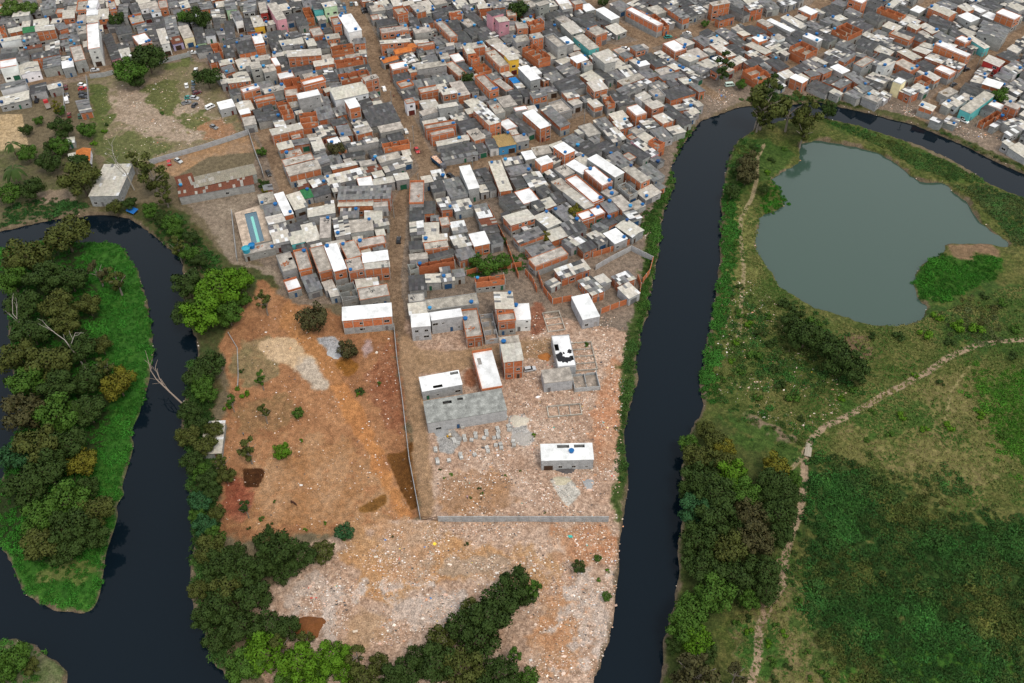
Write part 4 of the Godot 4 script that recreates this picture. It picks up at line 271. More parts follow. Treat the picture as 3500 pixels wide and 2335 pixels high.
	[226.7, -444.5, 5.9, 5.9, 6, 0.57, 2, 0, 0, 9], [220.9, -423.8, 6, 8.1, 3.6, 0.57, 2, 0, 0, 9], [201.7, -365.3, 4.2, 5.8, 3.4, 0.75, 1, 1, 0, 9], [224.5, -434.1, 6.9, 7.6, 6, 0.57, 0, 1, 0, 9],
	[219, -409.7, 3.1, 3.5, 3.2, 0.53, 5, 1, 1, 9], [236.1, -459.7, 6, 8.1, 3.6, 0.57, 5, 1, 0, 9], [206.5, -372.2, 6.4, 9.1, 3.2, 0.92, 4, 1, 0, 9], [225.7, -427.8, 3, 3.1, 3.8, 0.57, 2, 1, 1, 9],
	[229.6, -438.1, 5.6, 7.7, 3.6, 0.57, 4, 1, 0, 9], [233.8, -446.9, 6.6, 8.8, 3.4, 0.57, 0, 1, 0, 9], [203.1, -358.7, 21.5, 4.9, 5, 0.75, 1, 5, 0, 9], [221.9, -411.8, 3.4, 10.7, 5, 0.53, 2, 5, 0, 9],
	[211.9, -380.4, 6.7, 5.3, 3.4, 0.92, 2, 1, 0, 9], [224.1, -414.5, 3, 3.5, 3.6, 0.53, 3, 1, 1, 9], [216.3, -387.4, 7.5, 5.1, 3.4, 0.86, 5, 0, 0, 9], [239.4, -447.7, 3.3, 4.8, 3.6, 0.57, 4, 1, 1, 9],
	[207.3, -355.8, 3.8, 4.5, 3.6, 0.75, 4, 1, 1, 9], [212, -368, 2.8, 3.4, 4.2, 0.92, 4, 1, 1, 9], [206.3, -350.1, 13.5, 2.6, 3, 0.67, 13, 0, 0, 9], [238.2, -440.2, 6.4, 5.6, 3.6, 0.70, 0, 1, 0, 9],
	[242.8, -452.9, 6.5, 9.7, 3.6, 0.55, 4, 1, 0, 9], [234.5, -429.6, 6.9, 9.1, 3.8, 0.94, 3, 1, 0, 9], [215.2, -374.1, 6.1, 7.4, 5, 0.92, 0, 0, 0, 9], [231.3, -419.5, 12.3, 11.7, 7, 0.94, 3, 1, 0, 9],
	[222, -392.4, 6.5, 7.4, 6, 0.86, 2, 9, 0, 9], [246.2, -457.4, 3.6, 4.7, 3.6, 0.55, 4, 1, 1, 9], [211.6, -358.1, 4.8, 5.8, 3.8, 0.79, 0, 1, 0, 9], [207.1, -344.5, 7.4, 2.2, 3.5, 0.68, 5, 1, 0, 9],
	[226.1, -396.3, 3.3, 4.9, 3.6, 0.86, 5, 0, 1, 9], [250, -461.6, 6.8, 8.9, 3.4, 0.55, 4, 1, 0, 9], [220.4, -377.4, 4.2, 6.2, 3.6, 0.70, 3, 1, 0, 9], [210.9, -349.4, 3.9, 3, 3, 0.60, 13, 0, 0, 9],
	[223.2, -382.2, 5.1, 6.3, 4, 0.70, 3, 1, 0, 9], [217.8, -365.1, 5.5, 7.9, 3.6, 0.65, 2, 1, 0, 9], [249.9, -452.2, 3, 3.4, 3.6, 0.55, 2, 1, 1, 9], [205.7, -328.8, 3.1, 3.3, 4.2, 0.58, 2, 1, 1, 9],
	[221.6, -371.8, 7.2, 2.4, 4, 0.65, 5, 0, 0, 9], [243.9, -435, 6.2, 9.6, 7, 0.70, 0, 0, 0, 9], [232.2, -400.1, 7.7, 7.7, 4, 0.67, 4, 0, 0, 9], [248.9, -440.9, 6.3, 9.2, 3.6, 0.70, 2, 1, 0, 9],
	[229.5, -388.6, 7.3, 6.2, 4, 0.63, 5, 2, 0, 9], [216.5, -354.6, 4.4, 5.7, 6, 0.79, 1, 0, 0, 9], [255.4, -455.1, 5.1, 7.4, 3.4, 0.55, 3, 1, 0, 9], [211.5, -337.8, 8.5, 2.8, 4, 0.58, 5, 1, 0, 9],
	[214.4, -344.8, 9.6, 4.7, 4, 0.49, 5, 1, 0, 9], [237.8, -407, 6, 4.7, 4, 0.77, 2, 1, 0, 9], [224, -369.4, 3.9, 4.3, 4.2, 0.65, 5, 1, 1, 9], [253.2, -447.5, 5.3, 7.7, 5, 0.55, 2, 1, 0, 9],
	[259.5, -459.7, 6.2, 8.8, 3.4, 0.55, 2, 1, 0, 9], [234.2, -392.4, 4.2, 6.4, 3.8, 0.63, 3, 0, 0, 9], [243.1, -414.1, 3.2, 3.3, 3.8, 0.77, 5, 1, 1, 9], [210.3, -324.4, 6.5, 8.5, 3.6, 0.58, 2, 1, 0, 9],
	[229.5, -375, 7.1, 8.5, 3.8, 0.65, 3, 1, 0, 9], [259.2, -450, 3.7, 4.9, 4.2, 0.55, 4, 1, 1, 9], [225.2, -358.3, 6.3, 8.4, 3.4, 0.79, 5, 1, 0, 9], [219.1, -341.8, 6.9, 5, 3.6, 0.49, 2, 1, 0, 9],
	[257.8, -441.9, 2.7, 3.1, 3.8, 0.55, 5, 1, 1, 9], [244, -402.1, 4.8, 5.9, 3.4, 0.77, 3, 1, 0, 9], [215.2, -327, 3.9, 4.2, 3.4, 0.58, 2, 1, 1, 9], [250.4, -418.3, 5, 7.2, 3.6, 0.77, 2, 1, 0, 9],
	[223.7, -349.1, 5.9, 8.7, 4.2, 0.79, 5, 1, 0, 9], [247.8, -409.4, 6.2, 9.7, 3.4, 0.77, 1, 1, 0, 9], [235.1, -376.8, 3.6, 4.6, 3.6, 0.63, 2, 1, 1, 9], [242.3, -395.1, 6.3, 9.1, 3.4, 0.67, 5, 1, 0, 9],
	[237.5, -383, 6.6, 9.2, 4.2, 0.63, 4, 1, 0, 9], [264.4, -451.5, 6.3, 9.4, 3.6, 0.55, 2, 0, 0, 9], [231.1, -365.1, 6.9, 8.8, 3.4, 0.65, 4, 1, 0, 9], [240, -388.7, 3.5, 4.9, 4.2, 0.63, 4, 1, 1, 9],
	[218.7, -333.5, 7, 8.2, 4.2, 0.58, 4, 1, 0, 9], [262, -445.1, 4.5, 6.3, 4.2, 0.55, 5, 1, 0, 9],
]
# openings in flat roofs: row in HOUSES, centre x and z, half width and depth
const HOLES := [
	[460, -1.3, 2.1, 1.5, 0.6],
	[460, 4.8, -2.2, 1.3, 0.6],
	[538, -1.6, -4.3, 0.6, 1.5],
	[502, -5.1, -2.5, 1.4, 0.6],
	[502, -1, -3, 0.9, 0.5],
	[666, -1, -2, 1.8, 0.6],
	[666, 3.8, -2, 1.6, 0.6],
	[657, -2, -1.8, 0.7, 1.5],
	[657, 2.1, 3.4, 0.6, 1],
	[209, 1.7, -1.2, 0.7, 0.7],
]
# x, y, z, radius, colour, roof kind and wall kind below, region
const TANKS := [
	[-255.2, 4.22, -421.9, 0.75, 0, 1, 1, 5], [-223.2, 3.98, -359.6, 0.8, 2, 2, 1, 2], [-241.3, 5.98, -410.3, 0.62, 0, 2, 2, 5], [-255.7, 3.62, -450.3, 0.8, 1, 1, 1, 5],
	[-230.7, 5.98, -409.7, 0.68, 1, 3, 1, 5], [-228.6, 4.98, -405, 0.62, 1, 6, 1, 5], [-231.1, 3.78, -437.9, 0.68, 0, 2, 1, 5], [-223.8, 3.18, -434.3, 0.75, 2, 2, 1, 5],
	[-202.5, 3.98, -373.5, 0.8, 0, 2, 1, 2], [-204, 5.02, -394, 0.8, 0, 0, 1, 5], [-210.5, 3.98, -413.6, 0.8, 1, 3, 1, 5], [-208.2, 3.78, -411.2, 0.62, 1, 3, 1, 5],
	[-211.8, 5.02, -429.5, 0.68, 0, 1, 1, 5], [-209.7, 5.02, -424.9, 0.62, 1, 1, 1, 5], [-210.3, 5.02, -429.9, 0.8, 0, 1, 1, 5], [-173.1, 3.98, -318.1, 0.68, 0, 7, 2, 2],
	[-210.3, 7.02, -441.8, 0.75, 0, 0, 2, 5], [-211.7, 3.82, -452.9, 0.75, 1, 1, 1, 5], [-210.6, 3.82, -458.9, 0.75, 0, 1, 1, 5], [-199.6, 3.78, -424.2, 0.62, 2, 2, 1, 5],
	[-202, 6.02, -449.1, 0.62, 0, 1, 0, 5], [-197.4, 6.02, -441.8, 0.62, 0, 1, 0, 5], [-202.6, 3.58, -459.3, 0.8, 0, 2, 0, 5], [-186, 3.42, -431.7, 0.62, 1, 1, 1, 5],
	[-188, 3.42, -439, 0.62, 0, 1, 1, 5], [-177.7, 3.98, -424.3, 0.62, 0, 3, 1, 5], [-172.8, 6.02, -409, 0.68, 0, 0, 0, 5], [-171.6, 6.02, -409.8, 0.8, 0, 0, 0, 5],
	[-177.8, 6.02, -439.5, 0.62, 1, 1, 2, 5], [-129.9, 4.38, -299, 0.68, 1, 6, 1, 3], [-163.6, 3.58, -435.4, 0.75, 0, 5, 1, 5], [-163.9, 5.98, -444.1, 0.75, 0, 2, 0, 5],
	[-149.3, 3.58, -408.7, 0.62, 0, 4, 1, 5], [-140.9, 3.98, -424.4, 0.75, 2, 3, 1, 7], [-135.9, 3.98, -408.1, 0.62, 0, 4, 0, 6], [-130.3, 3.98, -385.6, 0.62, 1, 3, 0, 6],
	[-143.7, 3.78, -452.1, 0.75, 0, 2, 1, 7], [-130.1, 3.98, -394.7, 0.62, 0, 2, 0, 6], [-142.4, 3.18, -464.8, 0.62, 0, 3, 1, 7], [-129.8, 5.98, -408.3, 0.62, 0, 4, 0, 6],
	[-124.8, 3.18, -390.7, 0.62, 1, 2, 1, 6], [-130.5, 3.18, -419.7, 0.75, 0, 3, 1, 6], [-116.6, 6.02, -366.5, 0.62, 0, 0, 0, 6], [-96.2, 3.02, -262.7, 0.62, 0, 1, 1, 1],
	[-123, 7.02, -413.4, 0.68, 0, 0, 0, 6], [-113.7, 6.02, -370.3, 0.68, 0, 0, 0, 6], [-121.6, 7.02, -413.9, 0.68, 0, 0, 0, 6], [-117.9, 6.02, -395.2, 0.75, 1, 1, 1, 6],
	[-96.3, 3.52, -289, 0.62, 0, 1, 1, 1], [-112.8, 7.02, -384.8, 0.8, 1, 1, 1, 6], [-118.7, 3.18, -419.1, 0.62, 0, 2, 1, 6], [-120.7, 3.98, -432.3, 0.75, 0, 2, 1, 7],
	[-123.6, 3.78, -454.4, 0.68, 0, 3, 1, 7], [-107.1, 5.02, -367.4, 0.68, 0, 1, 1, 6], [-88, 3.02, -263.4, 0.68, 0, 1, 1, 1], [-111.4, 3.98, -402.1, 0.8, 0, 2, 1, 6],
	[-90.4, 4.98, -286, 0.8, 0, 3, 1, 1], [-100.4, 3.98, -349.2, 0.75, 0, 4, 1, 6], [-102.7, 5.02, -372.3, 0.8, 0, 1, 1, 6], [-108.3, 4.98, -408.6, 0.62, 0, 2, 1, 6],
	[-92.3, 3.62, -322, 0.8, 0, 1, 1, 6], [-108.6, 3.18, -420.3, 0.62, 0, 3, 1, 7], [-111, 5.98, -442.6, 0.75, 0, 2, 1, 7], [-101.2, 4.22, -384.9, 0.8, 2, 0, 0, 6],
	[-83.9, 5.02, -281.3, 0.68, 0, 0, 0, 1], [-99.7, 3.58, -408.2, 0.62, 0, 4, 1, 6], [-75.2, 5.02, -258.7, 0.75, 0, 1, 0, 1], [-80.2, 3.48, -297.5, 0.68, 0, 8, 1, 1],
	[-97.5, 4.98, -413.4, 0.62, 0, 2, 1, 6], [-90.3, 3.62, -385.3, 0.75, 0, 1, 1, 6], [-91.7, 4.98, -423.4, 0.62, 0, 4, 1, 7], [-74.3, 3.98, -302.1, 0.62, 0, 5, 0, 6],
	[-89.6, 4.98, -413.6, 0.62, 0, 4, 1, 6], [-92.2, 7.98, -441.2, 0.62, 0, 2, 6, 7], [-66.6, 7.02, -259, 0.75, 0, 0, 0, 1], [-73.2, 3.98, -305.2, 0.62, 0, 5, 1, 6],
	[-69.2, 5.02, -277.7, 0.68, 0, 1, 1, 1], [-87.4, 6.02, -413, 0.62, 0, 1, 0, 6], [-74.7, 4.02, -328.8, 0.8, 0, 0, 1, 6], [-64.3, 4.98, -268.8, 0.75, 0, 5, 1, 1],
	[-83.1, 8.02, -422.3, 0.75, 0, 1, 0, 7], [-83.1, 9.02, -428.7, 0.75, 0, 0, 2, 7], [-84.8, 3.58, -441.7, 0.75, 0, 2, 1, 7], [-76.3, 4.98, -377.7, 0.62, 0, 13, 0, 6],
	[-71, 3.98, -334.8, 0.75, 0, 3, 0, 6], [-61.3, 6.02, -261.3, 0.68, 0, 1, 0, 1], [-76.1, 3.82, -396.8, 0.62, 0, 1, 1, 6], [-56.9, 6.02, -247.4, 0.62, 0, 1, 0, 1],
	[-67.5, 3.38, -345.7, 0.68, 2, 5, 1, 6], [-72.9, 3.82, -397.7, 0.62, 0, 1, 1, 6], [-74.2, 9.02, -415.4, 0.8, 0, 0, 2, 7], [-59.5, 4.18, -284.2, 0.68, 0, 3, 1, 1],
	[-70.8, 3.58, -386.9, 0.68, 0, 4, 1, 6], [-64.4, 5.02, -334.5, 0.68, 0, 1, 0, 6], [-55.6, 5.02, -264.3, 0.8, 0, 1, 0, 1], [-53.6, 5.02, -276.9, 0.62, 0, 1, 1, 1],
	[-56.1, 4.52, -315.8, 0.68, 2, 1, 1, 6], [-55.6, 3.78, -318.5, 0.8, 1, 4, 1, 6], [-59.9, 3.98, -397.2, 0.8, 0, 7, 1, 11], [-54.8, 4.18, -418.3, 0.68, 0, 5, 1, 11],
	[-55.8, 3.82, -446.5, 0.8, 0, 1, 1, 11], [-51.6, 6.02, -424.6, 0.75, 1, 1, 0, 11], [-48.5, 6.02, -387.1, 0.75, 1, 0, 0, 11], [-53, 3.82, -444, 0.8, 0, 1, 1, 11],
	[-46.6, 4.02, -377.1, 0.68, 0, 1, 1, 11], [-51.5, 4.22, -454.6, 0.68, 2, 0, 1, 11], [-44.9, 4.98, -386.4, 0.8, 0, 2, 0, 11], [-43.6, 3.18, -389.9, 0.62, 0, 2, 1, 11],
	[-46.7, 6.02, -439.8, 0.68, 1, 1, 0, 11], [-45.4, 6.02, -422.4, 0.8, 0, 1, 1, 11], [-33, 3.98, -252.9, 0.68, 0, 13, 0, 8], [-45.3, 3.42, -469.4, 0.68, 0, 1, 0, 11],
	[-31.8, 3.98, -266.8, 0.8, 0, 2, 1, 8], [-40.7, 6.02, -424, 0.62, 0, 1, 1, 11], [-40.1, 3.58, -412.2, 0.62, 0, 5, 0, 11], [-42.8, 3.42, -470.2, 0.8, 0, 1, 0, 11],
	[-27.9, 5.02, -228.9, 0.68, 1, 1, 1, 8], [-41.4, 3.82, -458.1, 0.62, 0, 1, 1, 11], [-40.1, 3.58, -449.4, 0.62, 0, 2, 1, 11], [-39.6, 3.98, -445.3, 0.75, 0, 4, 1, 11],
	[-36.4, 6.02, -429.4, 0.68, 0, 1, 0, 11], [-35, 4.98, -405.1, 0.68, 0, 3, 1, 11], [-35, 6.02, -430.1, 0.75, 0, 1, 0, 11], [-33.3, 4.22, -401.1, 0.75, 0, 1, 1, 11],
	[-31.7, 6.02, -391, 0.8, 0, 1, 1, 11], [-27.5, 3.38, -306.7, 0.8, 0, 5, 1, 8], [-24.1, 3.98, -246.3, 0.68, 0, 5, 1, 8], [-29.5, 4.18, -370.6, 0.62, 0, 2, 1, 11],
	[-31.9, 4.18, -432.6, 0.75, 0, 4, 1, 11], [-23.7, 3.98, -286, 0.62, 0, 5, 0, 8], [-24.8, 5.02, -341.3, 0.75, 0, 1, 0, 11], [-29.4, 3.38, -455.9, 0.68, 0, 2, 1, 11],
	[-22, 3.98, -332.1, 0.75, 1, 2, 1, 11], [-23.3, 4.02, -366, 0.62, 0, 1, 0, 11], [-25.3, 3.82, -441.7, 0.75, 0, 1, 1, 11], [-24.4, 3.62, -434.3, 0.62, 0, 1, 1, 11],
	[-22.1, 6.98, -404.6, 0.75, 0, 2, 0, 11], [-15.7, 4.52, -224.2, 0.8, 0, 1, 0, 0], [-16, 3.98, -286, 0.62, 0, 5, 1, 8], [-18.9, 3.98, -387.5, 0.8, 1, 4, 1, 11],
	[-13.9, 5.02, -231.8, 0.75, 0, 1, 1, 8], [-19.8, 3.98, -445.3, 0.8, 0, 3, 1, 11], [-18.4, 3.98, -428.9, 0.75, 1, 4, 1, 11], [-16.1, 3.18, -365.1, 0.68, 0, 2, 1, 11],
	[-12.1, 4.98, -244.2, 0.62, 1, 13, 0, 8], [-15.8, 7.02, -405.7, 0.75, 0, 1, 0, 11], [-14.4, 7.02, -406.2, 0.8, 1, 1, 0, 11], [-12.3, 3.38, -382.3, 0.75, 0, 3, 1, 11],
	[-11.5, 4.98, -447.5, 0.75, 2, 2, 0, 11], [-11.4, 3.58, -458.9, 0.62, 0, 2, 1, 11], [-8.1, 5.98, -311.9, 0.62, 0, 2, 0, 8], [-8.2, 6.02, -366.6, 0.8, 0, 1, 0, 11],
	[-7.4, 3.58, -361.8, 0.68, 1, 3, 0, 11], [-7, 6.02, -367.3, 0.8, 0, 1, 0, 11], [-6, 3.78, -455.9, 0.75, 0, 3, 0, 11], [-2.7, 8.02, -210.1, 0.8, 0, 1, 1, 0],
	[-3.7, 3.62, -410.8, 0.68, 0, 1, 0, 11], [-2.7, 3.98, -316.8, 0.75, 1, 5, 1, 8], [-1.7, 3.98, -335.9, 0.68, 0, 10, 7, 11], [-0.8, 8.98, -232.3, 0.62, 0, 2, 0, 8],
	[1.2, 7.02, -411.8, 0.75, 0, 1, 1, 11], [1.3, 5.52, -229.7, 0.8, 0, 0, 2, 0], [5, 4.02, -334.4, 0.68, 0, 1, 1, 11], [6, 6.02, -428.3, 0.75, 1, 1, 0, 11],
	[8.3, 3.22, -450, 0.62, 0, 1, 1, 11], [6.7, 3.98, -309.9, 0.75, 0, 3, 1, 8], [9.3, 3.38, -438.7, 0.8, 0, 2, 1, 11], [10.4, 9.02, -407.7, 0.62, 1, 1, 0, 11],
	[15.1, 3.38, -402.3, 0.8, 0, 2, 1, 11], [13.1, 4.48, -282.2, 0.62, 0, 2, 1, 8], [18.3, 3.22, -459.5, 0.62, 0, 1, 1, 11], [18.4, 3.22, -464.8, 0.62, 0, 1, 1, 11],
	[20.9, 3.18, -430.4, 0.75, 0, 4, 1, 11], [16.7, 3.18, -285.4, 0.68, 0, 3, 1, 8], [27.3, 3.38, -466.2, 0.62, 0, 5, 0, 11], [21.5, 7.02, -317.4, 0.68, 0, 0, 0, 8],
	[25.8, 7.02, -406.1, 0.8, 0, 0, 1, 11], [26.4, 7.02, -406.4, 0.68, 1, 0, 1, 11], [17.5, 5.02, -168.2, 0.8, 0, 0, 1, 0], [29.7, 3.62, -432.5, 0.68, 0, 1, 1, 11],
	[24.5, 3.98, -278.2, 0.8, 0, 4, 1, 8], [27.1, 4.18, -326.5, 0.8, 1, 4, 1, 8], [29, 3.38, -320.2, 0.62, 0, 2, 1, 8], [33.9, 3.22, -400.3, 0.8, 0, 1, 0, 11],
	[33.5, 6.02, -388.4, 0.62, 0, 1, 1, 11], [36.7, 6.02, -421.2, 0.68, 0, 1, 0, 11], [31, 6.52, -306.7, 0.8, 0, 0, 0, 8], [30.1, 4.52, -279.7, 0.62, 0, 0, 0, 8],
	[32.8, 4.52, -284.7, 0.68, 0, 0, 0, 8], [34, 5.02, -289.9, 0.8, 0, 0, 0, 8], [36.7, 3.98, -279.4, 0.8, 0, 4, 0, 8], [38, 6.52, -299.1, 0.75, 0, 0, 0, 8],
	[37.6, 3.78, -289.5, 0.8, 0, 3, 0, 8], [38.3, 4.52, -296.6, 0.8, 0, 1, 1, 8], [40.6, 3.18, -322.2, 0.68, 0, 4, 1, 8], [38.7, 4.52, -293.4, 0.8, 0, 1, 1, 8],
	[41.4, 3.82, -267.9, 0.68, 0, 0, 1, 8], [48.2, 3.98, -346.2, 0.68, 1, 5, 0, 8], [43.3, 4.18, -277.5, 0.68, 2, 2, 1, 8], [45.3, 4.02, -286.2, 0.75, 1, 1, 0, 8],
	[47.4, 6.02, -309.6, 0.68, 2, 1, 0, 8], [58.2, 5.02, -391.4, 0.8, 0, 0, 1, 11], [53.6, 4.02, -339.9, 0.68, 2, 1, 1, 8], [50.4, 2.52, -289.1, 0.68, 0, 1, 1, 8],
	[52.3, 3.38, -293.3, 0.68, 0, 2, 1, 8], [67.1, 3.42, -441.4, 0.62, 0, 1, 0, 11], [63.5, 4.52, -363.7, 0.75, 0, 1, 1, 11], [59.3, 2.98, -316.8, 0.8, 2, 5, 1, 8],
	[76.6, 3.78, -466.6, 0.75, 0, 4, 0, 11], [72.8, 2.98, -397.6, 0.62, 0, 5, 1, 11], [72.6, 3.82, -386.6, 0.62, 0, 1, 1, 11], [79.6, 5.98, -446.7, 0.62, 2, 3, 0, 10],
	[82.8, 3.18, -457.6, 0.8, 0, 4, 0, 10], [77.3, 2.98, -391.7, 0.8, 0, 5, 1, 10], [78.8, 2.98, -390.3, 0.8, 0, 5, 1, 10], [81.3, 4.22, -407, 0.75, 0, 0, 0, 10],
	[82.3, 3.58, -410.6, 0.8, 0, 2, 1, 10], [80.5, 3.18, -378.9, 0.62, 1, 2, 1, 10], [77.8, 3.98, -356.8, 0.8, 0, 5, 0, 10], [87, 3.22, -399.7, 0.8, 0, 1, 0, 10],
	[98.5, 4.18, -461.8, 0.68, 0, 3, 1, 10], [95.3, 3.98, -413.5, 0.8, 0, 3, 0, 10], [98.9, 3.18, -419.8, 0.62, 1, 2, 0, 10], [117.9, 5.02, -416.5, 0.68, 1, 0, 0, 10],
	[111, 4.98, -378, 0.62, 0, 13, 0, 10], [120.7, 5.02, -414.4, 0.75, 0, 0, 0, 10], [125.5, 5.02, -417, 0.62, 0, 1, 2, 9], [122.8, 3.98, -397.6, 0.62, 1, 4, 0, 10],
	[136.3, 4.98, -437.2, 0.62, 0, 2, 1, 9], [137.9, 3.38, -414.4, 0.75, 0, 4, 1, 9], [141.3, 5.02, -417.9, 0.62, 0, 0, 1, 9], [151.4, 3.58, -445.6, 0.62, 0, 5, 1, 9],
	[146.8, 4.18, -419.9, 0.8, 0, 4, 1, 9], [145, 5.02, -412.3, 0.8, 1, 0, 1, 9], [143.9, 3.98, -390, 0.68, 0, 3, 0, 9], [159.2, 3.58, -438.3, 0.8, 0, 2, 1, 9],
	[155.5, 5.98, -421.7, 0.68, 1, 13, 0, 9], [158.5, 3.98, -374.9, 0.62, 0, 3, 1, 9], [158.1, 3.62, -366.7, 0.8, 1, 1, 1, 9], [189.1, 4.18, -455.2, 0.75, 0, 4, 1, 9],
	[168.7, 7.98, -384.1, 0.8, 0, 2, 2, 9], [189.3, 4.98, -448.2, 0.75, 1, 2, 1, 9], [183.2, 4.22, -387.6, 0.68, 1, 1, 0, 9], [197.7, 3.58, -432.2, 0.68, 0, 2, 1, 9],
	[186, 4.22, -389.6, 0.75, 0, 1, 0, 9], [177.9, 4.98, -355.8, 0.75, 0, 2, 0, 9], [187.5, 4.98, -381.5, 0.8, 0, 2, 0, 9], [185, 3.98, -371.1, 0.75, 0, 2, 1, 9],
	[208.4, 6.98, -442.7, 0.8, 0, 2, 0, 9], [200.7, 3.38, -410.3, 0.8, 1, 2, 1, 9], [206.1, 3.98, -424.6, 0.8, 0, 2, 0, 9], [201.2, 7.02, -406.9, 0.75, 0, 0, 0, 9],
	[191.2, 3.98, -360.4, 0.75, 0, 5, 2, 9], [188.7, 2.98, -344.7, 0.62, 0, 5, 1, 9], [211, 3.58, -400.1, 0.8, 2, 5, 1, 9], [226.5, 3.58, -439.5, 0.68, 0, 4, 1, 9],
	[230, 3.42, -448.5, 0.75, 0, 0, 1, 9], [217.8, 5.02, -413.2, 0.8, 0, 0, 0, 9], [231.2, 3.42, -449.4, 0.62, 0, 0, 1, 9], [202.2, 3.42, -363.1, 0.68, 0, 1, 1, 9],
	[236.1, 3.58, -455.9, 0.8, 0, 5, 1, 9], [215.6, 3.38, -384.3, 0.68, 0, 5, 0, 9], [214.7, 3.38, -381.3, 0.62, 0, 2, 1, 9], [211.3, 3.82, -360.5, 0.62, 0, 0, 1, 9],
	[211.4, 2.98, -350.4, 0.75, 0, 13, 0, 9], [220.9, 3.58, -375, 0.68, 0, 3, 1, 9], [216.1, 6.02, -356.8, 0.68, 0, 1, 0, 9], [233, 3.98, -388.5, 0.8, 0, 5, 2, 9],
	[236.5, 3.78, -391.2, 0.75, 1, 3, 0, 9], [249.7, 3.58, -421.3, 0.8, 0, 2, 1, 9],
]
